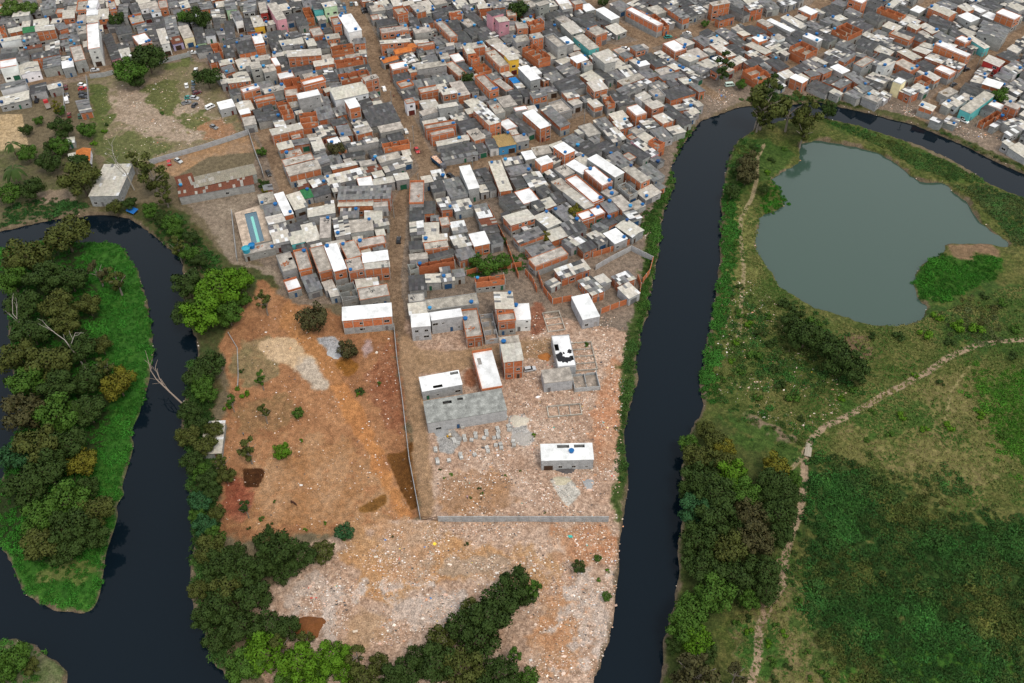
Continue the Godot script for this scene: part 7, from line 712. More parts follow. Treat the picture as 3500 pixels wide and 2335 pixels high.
const RIVER_R := [88.8, -356.8, 101.6, -364.6, 119.3, -366, 137.3, -368.2, 158.2, -358.9, 166.4, -354.1, 174.1, -350.7, 183.4, -342, 191.9, -333.8, 199.2, -324.1, 208.4, -314.6, 224.5, -298.1, 216.5, -279.1, 201.7, -297, 195.6, -303.8, 191.5, -307.3, 188.8, -314.3, 180.1, -325.9, 170.3, -335.4, 164.2, -339.7, 145.7, -350.7, 134.5, -356.2, 118.8, -354.1, 106.2, -347.3, 96.4, -338.4, 91.5, -328.8, 86.6, -313.4, 84.2, -302.9, 81.9, -296.1, 81.6, -286.3, 80.1, -280.9, 78.3, -270.6, 76.5, -260.7, 74.1, -250.2, 72, -241.1, 69.6, -233.1, 67.1, -223.8, 64.5, -215.6, 63.4, -209.5, 60.2, -199.9, 60.5, -190, 59.7, -188.4, 55.6, -182.1, 52.8, -173.4, 51.1, -168.3, 50.1, -162, 50.3, -155.7, 48, -145.5, 46.1, -141.3, 45.6, -132.2, 42.5, -120.9, 39.2, -112.4, 36.8, -100.4, 34.4, -88.4, 16.2, -88.4, 20.4, -100.6, 23.6, -108.2, 26.1, -115.2, 26.7, -117.4, 29.4, -133.6, 30.3, -139.6, 31.1, -146.3, 32.8, -151.8, 34.7, -165, 34.3, -171.4, 35.1, -181.4, 36.8, -188.6, 39.5, -198, 41.3, -201.8, 40.9, -209.5, 42.8, -217.6, 44.4, -225, 47.5, -232.3, 48.3, -240.6, 50.8, -247.9, 51.5, -253, 54.2, -263.1, 55.6, -271.4, 57.5, -281.7, 59.5, -290.3, 62.6, -298.9, 65.4, -305.2, 65.7, -311.1, 65.6, -319.2, 69, -326.3, 70.4, -331.6, 76.1, -341.3, 82.6, -353.4]
const RIVER_L := [-206.1, -273.9, -194.3, -277.5, -178.4, -284.1, -169, -286, -160.1, -287.6, -148.8, -286, -142.4, -280.9, -133.6, -273.2, -121.4, -260.7, -119.2, -253, -117.7, -244.9, -114.4, -234.4, -106.2, -219, -104.3, -212, -106.5, -208.1, -104.1, -198.2, -104.1, -189.5, -102.5, -181.4, -99, -174.7, -94.9, -159.8, -92.3, -154.3, -90.2, -145.4, -88.8, -139.6, -88.3, -136.6, -87.1, -128.6, -84.3, -120.9, -81.3, -117.7, -78.7, -111.2, -75.2, -105.4, -71.8, -103.1, -70.4, -100.4, -65.7, -88.4, -135, -88.4, -180, -195.8]
const POND := [122.1, -335.4, 130.3, -337.7, 145, -332.9, 153.6, -328.1, 158.7, -320.7, 161.7, -312.6, 165.5, -307.6, 174.3, -307.8, 175.1, -302.6, 178.7, -295.9, 179.1, -286, 180.4, -281.2, 182.2, -276, 186.5, -269.9, 183.2, -267.1, 179.9, -269.6, 173.5, -269.9, 163.7, -269.9, 161, -268.3, 160.3, -265.4, 156.2, -261.4, 150.6, -259, 145.6, -252.8, 143.8, -248.4, 142.5, -240.4, 144.8, -236, 141.2, -229, 133, -226.1, 122.4, -226.9, 116.4, -230.5, 111.6, -232.5, 106.5, -233.1, 100.4, -240.2, 95.6, -247, 94.5, -253, 92.5, -259.5, 90.9, -265.6, 92, -273.2, 93.3, -276.8, 96.4, -286.3, 104.2, -289.8, 106.9, -293.4, 106.1, -303.8, 104.6, -309.6, 110.2, -314.6, 119, -321.3, 119.9, -323.8]
const ISLAND := [-193.3, -266.3, -183.6, -268.9, -176.8, -271.9, -160.8, -270.9, -151.1, -271.1, -145, -268.3, -140.8, -261.4, -134.8, -253.7, -133.9, -250.2, -128, -238.8, -123.3, -225.9, -119.1, -213.6, -118.2, -205.8, -117, -196.4, -116.8, -189.5, -116.6, -186.6, -117.3, -181.4, -115.1, -174.7, -114.6, -167.5, -114.3, -161.8, -113.2, -157.2, -113.8, -153.3, -112.4, -148.3, -112.1, -142.6, -112, -138, -110.8, -128.6, -110.1, -124.7, -110.7, -120.9, -112.1, -119.5, -115, -120, -120.9, -120.5, -125, -122.2, -130.2, -125.2, -133.1, -128.6, -136.5, -133.4, -141.2, -138.8, -145.6, -142.7, -151.2, -157.4, -150.2, -162, -151.8, -169.8, -152.6, -174.7, -153.1, -183.2, -156.2, -194.5, -163.7, -205.8, -166.9, -213.6, -173.4, -228, -176.6, -238.8, -181, -245.6, -186.8, -249.5]
const CORNER := [-141, -113.4, -131.6, -112.4, -127.2, -112.6, -122.2, -111.2, -119.2, -108.4, -113.7, -105.8, -111.1, -103.1, -111, -100.4, -107.9, -88.4, -135, -88.4]
const SETTLE := [-291, -495, 293, -495, 224, -322, 209, -317, 189, -336, 167, -356, 137, -369, 113, -374, 89, -358, 78, -344, 69, -329, 64, -313, 61, -301, 53, -284, 50, -269, 50, -254, 47, -238, 39, -223, -40, -221, -60, -236, -80, -236, -92, -259, -101, -259, -111, -290, -106, -301, -106, -334, -115, -344, -121, -358, -145, -402, -193, -385, -243, -375]

const WALL_COLOURS := {"b": Color(0.56, 0.185, 0.08), "c": Color(0.37, 0.37, 0.36), "w": Color(0.74, 0.75, 0.76), "k": Color(0.60, 0.30, 0.35), "y": Color(0.75, 0.44, 0.05), "q": Color(0.12, 0.46, 0.46), "n": Color(0.42, 0.60, 0.38), "u": Color(0.08, 0.30, 0.58), "m": Color(0.72, 0.64, 0.40), "R": Color(0.38, 0.04, 0.035), "l": Color(0.42, 0.37, 0.56)}
const ROOF_COLOURS := {"w": Color(0.80, 0.81, 0.82), "s": Color(0.53, 0.485, 0.43), "p": Color(0.60, 0.565, 0.50), "g": Color(0.21, 0.21, 0.212), "d": Color(0.092, 0.092, 0.094), "x": Color(0.28, 0.28, 0.27), "r": Color(0.23, 0.085, 0.05), "t": Color(0.60, 0.19, 0.05), "e": Color(0.04, 0.19, 0.075), "U": Color(0.03, 0.25, 0.66), "Y": Color(0.52, 0.35, 0.15), "C": Color(0.40, 0.41, 0.39), "P": Color(0.42, 0.375, 0.30), "o": Color(0.4, 0.38, 0.35)}
const WALL_WORDS := {"b": "brick", "c": "block", "w": "white", "k": "pink", "y": "yellow", "q": "turquoise", "n": "green", "u": "blue-fronted", "m": "cream", "R": "red", "l": "lilac"}
const ROOF_WORDS := {"w": "white flat roof", "s": "bare slab roof", "p": "pale sheet roof", "g": "grey sheet roof", "d": "dark sheet roof", "x": "patched sheet roof", "r": "rusty sheet roof", "t": "orange tile roof", "e": "green sheet roof", "U": "bright blue roof", "Y": "yellow-brown sheet roof", "C": "mottled concrete roof", "P": "rust-speckled roof", "o": "open top"}
const ORDINALS := ["first", "second", "third", "fourth", "fifth", "sixth", "seventh", "eighth", "ninth", "tenth", "eleventh", "twelfth", "thirteenth", "fourteenth", "fifteenth", "sixteenth", "seventeenth", "eighteenth", "nineteenth", "twentieth"]
const GRAIN := {"compound": 0.55, "bottom": 0.55, "bottomwhite": 0.6, "orangeright": 0.4, "bottomorange": 0.35, "lotpale": 0.3, "penin": 0.6, "pgreen": 0.6, "pdark": 0.6, "pstraw": 0.6, "sand": 0.12, "wet": 0.2}
const CAR_COLOURS := {"white": Color(0.78, 0.79, 0.8), "silver": Color(0.45, 0.47, 0.49), "red": Color(0.42, 0.025, 0.03), "darkred": Color(0.16, 0.02, 0.02), "maroon": Color(0.12, 0.02, 0.03), "black": Color(0.02, 0.02, 0.024), "darkgrey": Color(0.05, 0.055, 0.065), "grey": Color(0.2, 0.21, 0.22), "bluegrey": Color(0.1, 0.17, 0.22), "teal": Color(0.03, 0.25, 0.22), "darkgreen": Color(0.03, 0.09, 0.06), "palegreen": Color(0.45, 0.56, 0.5)}
const LEAF_COLOURS := {"d": Color(0.031, 0.057, 0.012), "g": Color(0.048, 0.105, 0.014), "l": Color(0.075, 0.13, 0.026), "o": Color(0.062, 0.075, 0.017), "v": Color(0.07, 0.155, 0.009), "y": Color(0.115, 0.11, 0.012), "m": Color(0.058, 0.056, 0.022), "t": Color(0.026, 0.08, 0.028)}

var M := {}
var names := {}
var rng := RandomNumberGenerator.new()
var water_mask := PackedByteArray()
var rough_a := PackedByteArray()
var rough_b := PackedByteArray()
var speck := PackedByteArray()
var settle := PackedVector2Array()
var penin := PackedVector2Array()
var lumps := FastNoiseLite.new()


class MB:
	var v := PackedVector3Array()
	var n := PackedVector3Array()
	var c := PackedColorArray()
	var ix := PackedInt32Array()

	func quad(a: Vector3, b: Vector3, d: Vector3, e: Vector3, col: Color) -> void:  # counter-clockwise from outside
		var nn := (b - a).cross(e - a)
		if nn.length_squared() < 1e-12:
			nn = (d - b).cross(e - b)
		nn = nn.normalized()
		var k := v.size()
		v.append(a); v.append(b); v.append(d); v.append(e)
		for i in 4:
			n.append(nn)
			c.append(col)
		ix.append_array(PackedInt32Array([k, k + 2, k + 1, k, k + 3, k + 2]))

	func tri(a: Vector3, b: Vector3, d: Vector3, col: Color) -> void:
		var nn := (b - a).cross(d - a).normalized()
		var k := v.size()
		v.append(a); v.append(b); v.append(d)
		for i in 3:
			n.append(nn)
			c.append(col)
		ix.append_array(PackedInt32Array([k, k + 2, k + 1]))

	func hexa(p: Array, col: Color, bottom := true) -> void:  # p: bottom -x-z, +x-z, +x+z, -x+z, then the same at the top
		quad(p[3], p[2], p[6], p[7], col)
		quad(p[1], p[0], p[4], p[5], col)
		quad(p[2], p[1], p[5], p[6], col)
		quad(p[0], p[3], p[7], p[4], col)
		quad(p[7], p[6], p[5], p[4], col)
		if bottom:
			quad(p[0], p[1], p[2], p[3], col)

	func box(lo: Vector3, hi: Vector3, col: Color, bottom := true) -> void:
		hexa([lo, Vector3(hi.x, lo.y, lo.z), Vector3(hi.x, lo.y, hi.z), Vector3(lo.x, lo.y, hi.z), Vector3(lo.x, hi.y, lo.z), Vector3(hi.x, hi.y, lo.z), hi, Vector3(lo.x, hi.y, hi.z)], col, bottom)

	func obox(at: Vector3, half: Vector3, b: Basis, col: Color) -> void:
		var p := []
		for y in [-1, 1]:
			for q in [[-1, -1], [1, -1], [1, 1], [-1, 1]]:
				p.append(at + b * (half * Vector3(q[0], y, q[1])))
		hexa(p, col)

	func tube(points: Array, radii: Array, sides: int, col: Color, cap := true) -> void:
		var rings := []
		for i in points.size():
			var t: Vector3 = (points[min(i + 1, points.size() - 1)] - points[max(i - 1, 0)]).normalized()
			var s := t.cross(Vector3(0.31, 0.2, 0.93)).normalized()
			var u := s.cross(t)
			var ring := PackedVector3Array()
			for k in sides:
				var a := TAU * k / sides
				ring.append(s * cos(a) + u * sin(a))
			rings.append(ring)
		for i in points.size() - 1:
			for k in sides:
				var k2 := (k + 1) % sides
				var b := v.size()
				for q in [[i, k], [i, k2], [i + 1, k2], [i + 1, k]]:
					v.append(points[q[0]] + rings[q[0]][q[1]] * radii[q[0]])
					n.append(rings[q[0]][q[1]])
					c.append(col)
				var nn := (v[b + 1] - v[b]).cross(v[b + 3] - v[b])
				if nn.dot(n[b]) > 0:
					ix.append_array(PackedInt32Array([b, b + 2, b + 1, b, b + 3, b + 2]))
				else:
					ix.append_array(PackedInt32Array([b, b + 1, b + 2, b, b + 2, b + 3]))
		if cap:
			var last: int = points.size() - 1
			for k in range(1, sides - 1):
				var a0: Vector3 = points[last] + rings[last][0] * radii[last]
				var a1: Vector3 = points[last] + rings[last][k] * radii[last]
				var a2: Vector3 = points[last] + rings[last][k + 1] * radii[last]
				if (a1 - a0).cross(a2 - a0).dot(points[last] - points[last - 1]) > 0:
					tri(a0, a1, a2, col)
				else:
					tri(a0, a2, a1, col)

	func lathe(prof: Array, sides: int, col: Color) -> void:  # prof: [radius, height] from the bottom up
		for i in prof.size() - 1:
			for k in sides:
				var a := TAU * k / sides
				var b := TAU * (k + 1) / sides
				var p0 := Vector3(cos(a) * prof[i][0], prof[i][1], sin(a) * prof[i][0])
				var p1 := Vector3(cos(b) * prof[i][0], prof[i][1], sin(b) * prof[i][0])
				var p2 := Vector3(cos(b) * prof[i + 1][0], prof[i + 1][1], sin(b) * prof[i + 1][0])
				var p3 := Vector3(cos(a) * prof[i + 1][0], prof[i + 1][1], sin(a) * prof[i + 1][0])
				quad(p1, p0, p3, p2, col)

	func surface(m: ArrayMesh, mat: Material) -> ArrayMesh:
		if v.is_empty():
			return m
		var a := []
		a.resize(Mesh.ARRAY_MAX)
		a[Mesh.ARRAY_VERTEX] = v
		a[Mesh.ARRAY_NORMAL] = n
		a[Mesh.ARRAY_COLOR] = c
		a[Mesh.ARRAY_INDEX] = ix
		m.add_surface_from_arrays(Mesh.PRIMITIVE_TRIANGLES, a)
		m.surface_set_material(m.get_surface_count() - 1, mat)
		return m

	func mesh(mat: Material) -> ArrayMesh:
		return surface(ArrayMesh.new(), mat)


# ---------------------------------------------------------------- naming

func numbered(called: String) -> String:
	if not names.has(called):
		names[called] = 0
		return called
	names[called] += 1
	return "%s_%03d" % [called, names[called]]


func tag(o: Node, label: String, category: String, group := "", kind := "") -> void:
	if label:
		o.set_meta("label", label)
	if category:
		o.set_meta("category", category)
	if group:
		o.set_meta("group", group)
	if kind:
		o.set_meta("kind", kind)


func thing(called: String, label: String, category: String, at: Vector3, turn := 0.0, group := "") -> Node3D:
	var o := Node3D.new()
	o.name = numbered(called)
	add_child(o)
	o.position = at
	o.rotation.y = turn
	tag(o, label, category, group)
	return o


func part(called: String, m: Mesh, parent: Node, at := Vector3.ZERO, turn := 0.0) -> MeshInstance3D:
	var o := MeshInstance3D.new()
	o.name = called
	o.mesh = m
	parent.add_child(o, true)
	o.position = at
	o.rotation.y = turn
	return o


func single(called: String, m: Mesh, label: String, category: String, at := Vector3.ZERO, turn := 0.0, group := "") -> MeshInstance3D:
	var o := MeshInstance3D.new()
	o.name = numbered(called)
	o.mesh = m
	add_child(o)
	o.position = at
	o.rotation.y = turn
	tag(o, label, category, group)
	return o


func ordinal(i: int) -> String:
	if i < 20:
		return ORDINALS[i]
	var k := i + 1
	var e := "th"
	if k % 100 < 11 or k % 100 > 13:
		e = ["th", "st", "nd", "rd", "th", "th", "th", "th", "th", "th"][k % 10]
	return str(k) + e


func from_left(cores: Array, places: Array) -> Array:  # labels of things listed from left to right
	var total := {}
	for i in cores.size():
		var k: String = cores[i] + " " + places[i]
		total[k] = total.get(k, 0) + 1
	var seen := {}
	var out := []
	for i in cores.size():
		var k: String = cores[i] + " " + places[i]
		var n: int = seen.get(k, 0)
		seen[k] = n + 1
		if total[k] == 1:
			out.append(k)
		elif n == 0:
			out.append("leftmost " + k)
		elif n == total[k] - 1:
			out.append("rightmost " + k)
		else:
			out.append(ordinal(n) + "-from-left " + k)
	return out


# ---------------------------------------------------------------- materials

func noise_image(size: int, frequency: float, octaves: int, seed_: int, type := FastNoiseLite.TYPE_SIMPLEX_SMOOTH) -> Image:
	var f := FastNoiseLite.new()
	f.seed = seed_
	f.noise_type = type
	f.frequency = frequency
	f.fractal_octaves = octaves
	return f.get_seamless_image(size, size)


func variation(size: int, layers: Array, lo: float, hi: float) -> ImageTexture:  # grey mottling between lo and hi
	var acc := PackedFloat32Array()
	acc.resize(size * size)
	var sum := 0.0
	for l in layers:
		var d := noise_image(size, l[0], l[1], l[2]).get_data()
		for i in size * size:
			acc[i] += d[i] / 255.0 * l[3]
		sum += l[3]
	var out := PackedByteArray()
	out.resize(size * size)
	for i in size * size:
		var t := clampf((acc[i] / sum - 0.5) * 1.5 + 0.5, 0, 1)
		out[i] = int(clampf(lerpf(lo, hi, t), 0, 1) * 255)
	return ImageTexture.create_from_image(Image.create_from_data(size, size, false, Image.FORMAT_L8, out))


func painted(tex: Texture2D, scale_: float, rough: float, tint := Color.WHITE) -> StandardMaterial3D:
	var m := StandardMaterial3D.new()
	m.vertex_color_use_as_albedo = true
	m.albedo_color = tint
	m.roughness = rough
	m.metallic_specular = 0.3
	if tex:
		m.albedo_texture = tex
		m.uv1_triplanar = true
		m.uv1_world_triplanar = true
		m.uv1_scale = Vector3.ONE * scale_
	return m


func make_materials() -> void:
	var stain := variation(256, [[0.012, 4, 3, 0.7], [0.07, 3, 9, 1.0]], 0.7, 1.0)
	var grit := variation(256, [[0.03, 4, 5, 0.8], [0.16, 2, 6, 0.8]], 0.7, 1.0)
	var clay := variation(256, [[0.02, 4, 15, 0.8], [0.2, 2, 16, 1.0]], 0.66, 1.0)
	M.plaster = painted(stain, 0.11, 0.9)
	M.clean = painted(variation(256, [[0.01, 4, 33, 1.0], [0.08, 3, 19, 0.4]], 0.8, 1.0), 0.07, 0.85)
	M.brick = painted(clay, 0.17, 0.95)
	M.sheet = painted(stain, 0.16, 0.88)
	M.slab = painted(variation(256, [[0.012, 5, 43, 1.0], [0.09, 3, 49, 0.8]], 0.6, 1.0), 0.1, 0.92)
	M.rusty = painted(variation(256, [[0.05, 4, 63, 1.0], [0.12, 3, 69, 0.8]], 0.45, 1.0), 0.2, 0.9)
	M.grit = painted(grit, 0.3, 0.95)
	M.wood = painted(grit, 0.5, 0.85)
	M.plastic = painted(null, 1, 0.4)
	M.paint = painted(null, 1, 0.35)
	M.paint.clearcoat_enabled = true
	M.paint.clearcoat = 0.5
	M.rubber = painted(null, 1, 0.9)
	M.metal = painted(grit, 0.4, 0.5)
	M.metal.metallic = 0.4
	M.skin = painted(null, 1, 0.8)
	M.glass = StandardMaterial3D.new()
	M.glass.albedo_color = Color(0.05, 0.055, 0.06)
	M.glass.roughness = 0.12
	M.bark = painted(grit, 0.6, 0.95)
	for k in LEAF_COLOURS:
		var m := StandardMaterial3D.new()
		m.vertex_color_use_as_albedo = true
		m.albedo_color = (LEAF_COLOURS[k] as Color).linear_to_srgb()
		m.roughness = 0.75
		m.metallic_specular = 0.25
		m.backlight = Color(0.14, 0.17, 0.06)
		M["leaf_" + k] = m
	M.scrub = painted(null, 1, 0.8)
	M.scrub.metallic_specular = 0.2
	M.scrub.backlight = Color(0.14, 0.17, 0.06)
	M.bits = painted(null, 1, 0.9)


# ---------------------------------------------------------------- ground

func flat_points(a: Array) -> PackedVector2Array:
	var p := PackedVector2Array()
	for i in range(0, a.size(), 2):
		p.append(Vector2(a[i], a[i + 1]))
	return p


func raster(poly: PackedVector2Array, blur: int) -> Array:  # [first column, first row, width, height, coverage bytes] in texture pixels
	var q := PackedVector2Array()
	var lo := Vector2(1e9, 1e9)
	var hi := -lo
	for p in poly:
		var s := Vector2((p.x - X0) / STEP, (p.y - Z0) / STEP)
		q.append(s)
		lo = lo.min(s)
		hi = hi.max(s)
	var x0 := int(clampf(lo.x - blur * 2, 0, TW - 2))
	var y0 := int(clampf(lo.y - blur * 2, 0, TD - 2))
	var x1 := int(clampf(hi.x + blur * 2, x0 + 2, TW))
	var y1 := int(clampf(hi.y + blur * 2, y0 + 2, TD))
	var w := x1 - x0
	var h := y1 - y0
	var im := Image.create(w, h, false, Image.FORMAT_L8)
	var n := q.size()
	for y in h:
		var yy := y0 + y + 0.5
		var cuts := []
		for i in n:
			var a := q[i]
			var b := q[(i + 1) % n]
			if (a.y > yy) != (b.y > yy):
				cuts.append(a.x + (yy - a.y) * (b.x - a.x) / (b.y - a.y))
		cuts.sort()
		for i in range(0, cuts.size() - 1, 2):
			var f := int(clampf(round(cuts[i]) - x0, 0, w))
			var t := int(clampf(round(cuts[i + 1]) - x0, 0, w))
			if t > f:
				im.fill_rect(Rect2i(f, y, t - f, 1), Color.WHITE)
	if blur > 1:
		im.resize(max(2, w / blur), max(2, h / blur), Image.INTERPOLATE_LANCZOS)
		im.resize(w, h, Image.INTERPOLATE_CUBIC)
	return [x0, y0, w, h, im.get_data()]


func lay(data: PackedByteArray, poly: PackedVector2Array, blur: int, amp: float, ca: Color, cb: Color, grain: float) -> void:
	var r := raster(poly, blur)
	var cov: PackedByteArray = r[4]
	var a := ca.linear_to_srgb()
	var b := cb.linear_to_srgb()
	var ar := a.r * 255.0; var ag := a.g * 255.0; var ab := a.b * 255.0
	var dr := b.r * 255.0 - ar; var dg := b.g * 255.0 - ag; var db := b.b * 255.0 - ab
	var k := amp * 0.9 / 255.0
	var i := 0
	for y in r[3]:
		var g: int = (r[1] + y) * TW + r[0]
		for x in r[2]:
			var m := cov[i]
			if m > 8:
				var e := m / 255.0 + (rough_a[g] - 128) * k
				if e > 0.35:
					var o := minf((e - 0.35) * 3.4, 1.0)
					var sp := (speck[g] - 128) / 128.0
					var t := clampf(rough_b[g] / 255.0 * 1.6 - 0.3 + sp * grain, 0, 1)
					var f := 1.0 + sp * grain * 0.35
					var j := g * 3
					data[j] = mini(255, int(data[j] + ((ar + dr * t) * f - data[j]) * o))
					data[j + 1] = mini(255, int(data[j + 1] + ((ag + dg * t) * f - data[j + 1]) * o))
					data[j + 2] = mini(255, int(data[j + 2] + ((ab + db * t) * f - data[j + 2]) * o))
			i += 1
			g += 1


func base_height(x: float, z: float) -> float:
	var p := Vector2(x, z)
	var n := lumps.get_noise_2d(x, z)
	if Geometry2D.is_point_in_polygon(p, settle):
		return -0.08 + n * 0.07
	if Geometry2D.is_point_in_polygon(p, penin):
		return 0.25 + n * 1.5 + lumps.get_noise_2d(x * 4.0, z * 4.0) * 0.4
	return n * 0.28 + lumps.get_noise_2d(x * 6.0, z * 6.0) * 0.12 - 0.05


func wet(x: float, z: float) -> float:
	var i := int((x - X0) / STEP)
	var j := int((z - Z0) / STEP)
	if i < 0 or j < 0 or i >= TW or j >= TD:
		return 0.0
	return water_mask[j * TW + i] / 255.0


func ground_y(x: float, z: float) -> float:
	return lerpf(base_height(x, z), -3.2, smoothstep(0.15, 0.9, wet(x, z)))


func add_mask(poly: PackedVector2Array, blur: int, on: bool) -> void:
	var r := raster(poly, blur)
	var cov: PackedByteArray = r[4]
	var i := 0
	for y in r[3]:
		var g: int = (r[1] + y) * TW + r[0]
		for x in r[2]:
			var m := cov[i]
			if m > 0:
				if on:
					if m > water_mask[g]:
						water_mask[g] = m
				elif 255 - m < water_mask[g]:
					water_mask[g] = 255 - m
			i += 1
			g += 1


func make_ground() -> void:
	settle = flat_points(SETTLE)
	for l in COVER:
		if l[0] == "penin":
			penin = flat_points(l[5])
	lumps.seed = 4
	lumps.frequency = 0.035
	lumps.fractal_octaves = 3
	var f := FastNoiseLite.new()
	f.seed = 11
	f.frequency = 0.045
	f.fractal_octaves = 5
	f.fractal_gain = 0.6
	rough_a = f.get_image(TW, TD, false, false, true).get_data()
	f.seed = 21
	f.frequency = 0.02
	f.fractal_octaves = 6
	f.fractal_gain = 0.72
	rough_b = f.get_image(TW, TD, false, false, true).get_data()
	f.noise_type = FastNoiseLite.TYPE_VALUE
	f.seed = 31
	f.frequency = 0.75
	f.fractal_octaves = 2
	speck = f.get_image(TW, TD, false, false, true).get_data()
	water_mask.resize(TW * TD)
	add_mask(flat_points(RIVER_R), 6, true)
	add_mask(flat_points(RIVER_L), 6, true)
	add_mask(flat_points(ISLAND), 6, false)
	add_mask(flat_points(CORNER), 6, false)
	add_mask(flat_points(POND), 6, true)
	# colours of the earth
	var data := PackedByteArray()
	data.resize(TW * TD * 3)
	var base := Image.create(TW, TD, false, Image.FORMAT_RGB8)
	base.fill(Color(0.2, 0.16, 0.1).linear_to_srgb())
	data = base.get_data()
	for l in COVER:
		lay(data, flat_points(l[5]), l[1], l[2], l[3], l[4], GRAIN.get(l[0].rstrip("0123456789"), 0.35))
		if l[0] == "settle":
			for w in WAYS:
				if w[0] > 2.5:
					for poly in Geometry2D.offset_polyline(flat_points(w[3]), w[0] * 0.5, Geometry2D.JOIN_ROUND, Geometry2D.END_ROUND):
						lay(data, poly, 3, 0.5, w[1], w[2], 0.3)
	for w in WAYS:
		if w[0] <= 2.5:
			for poly in Geometry2D.offset_polyline(flat_points(w[3]), w[0] * 0.5, Geometry2D.JOIN_ROUND, Geometry2D.END_ROUND):
				lay(data, poly, 1, 0.12, w[1], w[2], 0.15)
	# mud and litter along the water's edge
	var mud := Color(0.2, 0.15, 0.1).linear_to_srgb()
	for g in TW * TD:
		var m := water_mask[g]
		if m > 30:
			var t := clampf((m - 30 + (rough_a[g] - 128) * 0.9) / 90.0, 0, 1)
			var j := g * 3
			data[j] = int(lerpf(data[j], mud.r * 255, t))
			data[j + 1] = int(lerpf(data[j + 1], mud.g * 255, t))
			data[j + 2] = int(lerpf(data[j + 2], mud.b * 255, t))
	var tex := ImageTexture.create_from_image(Image.create_from_data(TW, TD, false, Image.FORMAT_RGB8, data))
	var m := StandardMaterial3D.new()
	m.albedo_texture = tex
	m.roughness = 0.95
	m.metallic_specular = 0.2
	m.detail_enabled = true
	m.detail_blend_mode = BaseMaterial3D.BLEND_MODE_MUL
	m.detail_uv_layer = BaseMaterial3D.DETAIL_UV_2
	m.detail_albedo = variation(512, [[0.02, 4, 5, 0.7], [0.09, 3, 6, 1.2]], 0.6, 1.0)
	# the sheet
	var xs := PackedFloat32Array([-2500, -1200, -600, -400])
	var x := -300.0
	while x <= 300.0:
		xs.append(x)
		x += 1.0
	xs.append_array([400, 600, 1200, 2500])
	var zs := PackedFloat32Array([-3500, -1800, -1000, -700])
	var z := -560.0
	while z <= -78.0:
		zs.append(z)
		z += 1.0
	zs.append_array([-40, 30, 200, 800, 2000])
	var nx := xs.size()
	var nz := zs.size()
	var v := PackedVector3Array()
	var uv := PackedVector2Array()
	var uv2 := PackedVector2Array()
	for j in nz:
		for i in nx:
			v.append(Vector3(xs[i], ground_y(xs[i], zs[j]), zs[j]))
			uv.append(Vector2((xs[i] - X0) / (TW * STEP), (zs[j] - Z0) / (TD * STEP)))
			uv2.append(Vector2(xs[i], zs[j]) / 24.0)
	var n := PackedVector3Array()
	n.resize(v.size())
	for j in nz:
		for i in nx:
			var i0 := maxi(i - 1, 0); var i1 := mini(i + 1, nx - 1); var j0 := maxi(j - 1, 0); var j1 := mini(j + 1, nz - 1)
			var dx := (v[j * nx + i1].y - v[j * nx + i0].y) / (xs[i1] - xs[i0])
			var dz := (v[j1 * nx + i].y - v[j0 * nx + i].y) / (zs[j1] - zs[j0])
			n[j * nx + i] = Vector3(-dx, 1, -dz).normalized()
	var ix := PackedInt32Array()
	for j in nz - 1:
		for i in nx - 1:
			var k := j * nx + i
			ix.append_array(PackedInt32Array([k, k + 1, k + nx + 1, k, k + nx + 1, k + nx]))
	var a := []
	a.resize(Mesh.ARRAY_MAX)
	a[Mesh.ARRAY_VERTEX] = v
	a[Mesh.ARRAY_NORMAL] = n
	a[Mesh.ARRAY_TEX_UV] = uv
	a[Mesh.ARRAY_TEX_UV2] = uv2
	a[Mesh.ARRAY_INDEX] = ix
	var am := ArrayMesh.new()
	am.add_surface_from_arrays(Mesh.PRIMITIVE_TRIANGLES, a)
	am.surface_set_material(0, m)
	var o := single("ground", am, "bare earth, rubble and grass ground of the whole place", "ground")
	o.set_meta("kind", "structure")


func sheet_of(polys: Array, y: float, mat: Material) -> ArrayMesh:
	var b := MB.new()
	for p in polys:
		for q in Geometry2D.offset_polygon(p, 4.0):
			var t := Geometry2D.triangulate_polygon(q)
			for i in range(0, t.size(), 3):
				var a0 := Vector3(q[t[i]].x, y, q[t[i]].y)
				var a1 := Vector3(q[t[i + 1]].x, y, q[t[i + 1]].y)
				var a2 := Vector3(q[t[i + 2]].x, y, q[t[i + 2]].y)
				if (a1 - a0).cross(a2 - a0).y > 0:
					b.tri(a0, a1, a2, Color.WHITE)
				else:
					b.tri(a0, a2, a1, Color.WHITE)
	return b.mesh(mat)


func make_water() -> void:
	var ripple := FastNoiseLite.new()
	ripple.seed = 8
	ripple.frequency = 0.03
	ripple.fractal_octaves = 4
	var nim := ripple.get_seamless_image(256, 256)
	nim.convert(Image.FORMAT_RGBA8)
	nim.bump_map_to_normal_map(3.0)
	var nt := ImageTexture.create_from_image(nim)
	for w in [["river", "wide dark river running straight past the settlement and round the bend", [RIVER_R], -1.25, Color(0.003, 0.007, 0.0115), 0.05, 0.26], ["river", "dark river arm around the wooded island on the left", [RIVER_L], -1.25, Color(0.003, 0.007, 0.0115), 0.05, 0.26], ["pond", "grey-green pond on the grassy right side", [POND], -0.9, Color(0.032, 0.060, 0.046), 0.08, 0.5]]:
		var m := StandardMaterial3D.new()
		m.albedo_color = (w[4] as Color).linear_to_srgb()
		m.roughness = w[5]
		m.metallic_specular = w[6]
		m.normal_enabled = true
		m.normal_texture = nt
		m.normal_scale = 0.04
		m.uv1_triplanar = true
		m.uv1_world_triplanar = true
		m.uv1_scale = Vector3.ONE * 0.09
		var ps := []
		for p in w[2]:
			ps.append(flat_points(p))
		var o := single(w[0], sheet_of(ps, w[3], m), w[1], "water")
		o.set_meta("kind", "structure")


# ---------------------------------------------------------------- houses

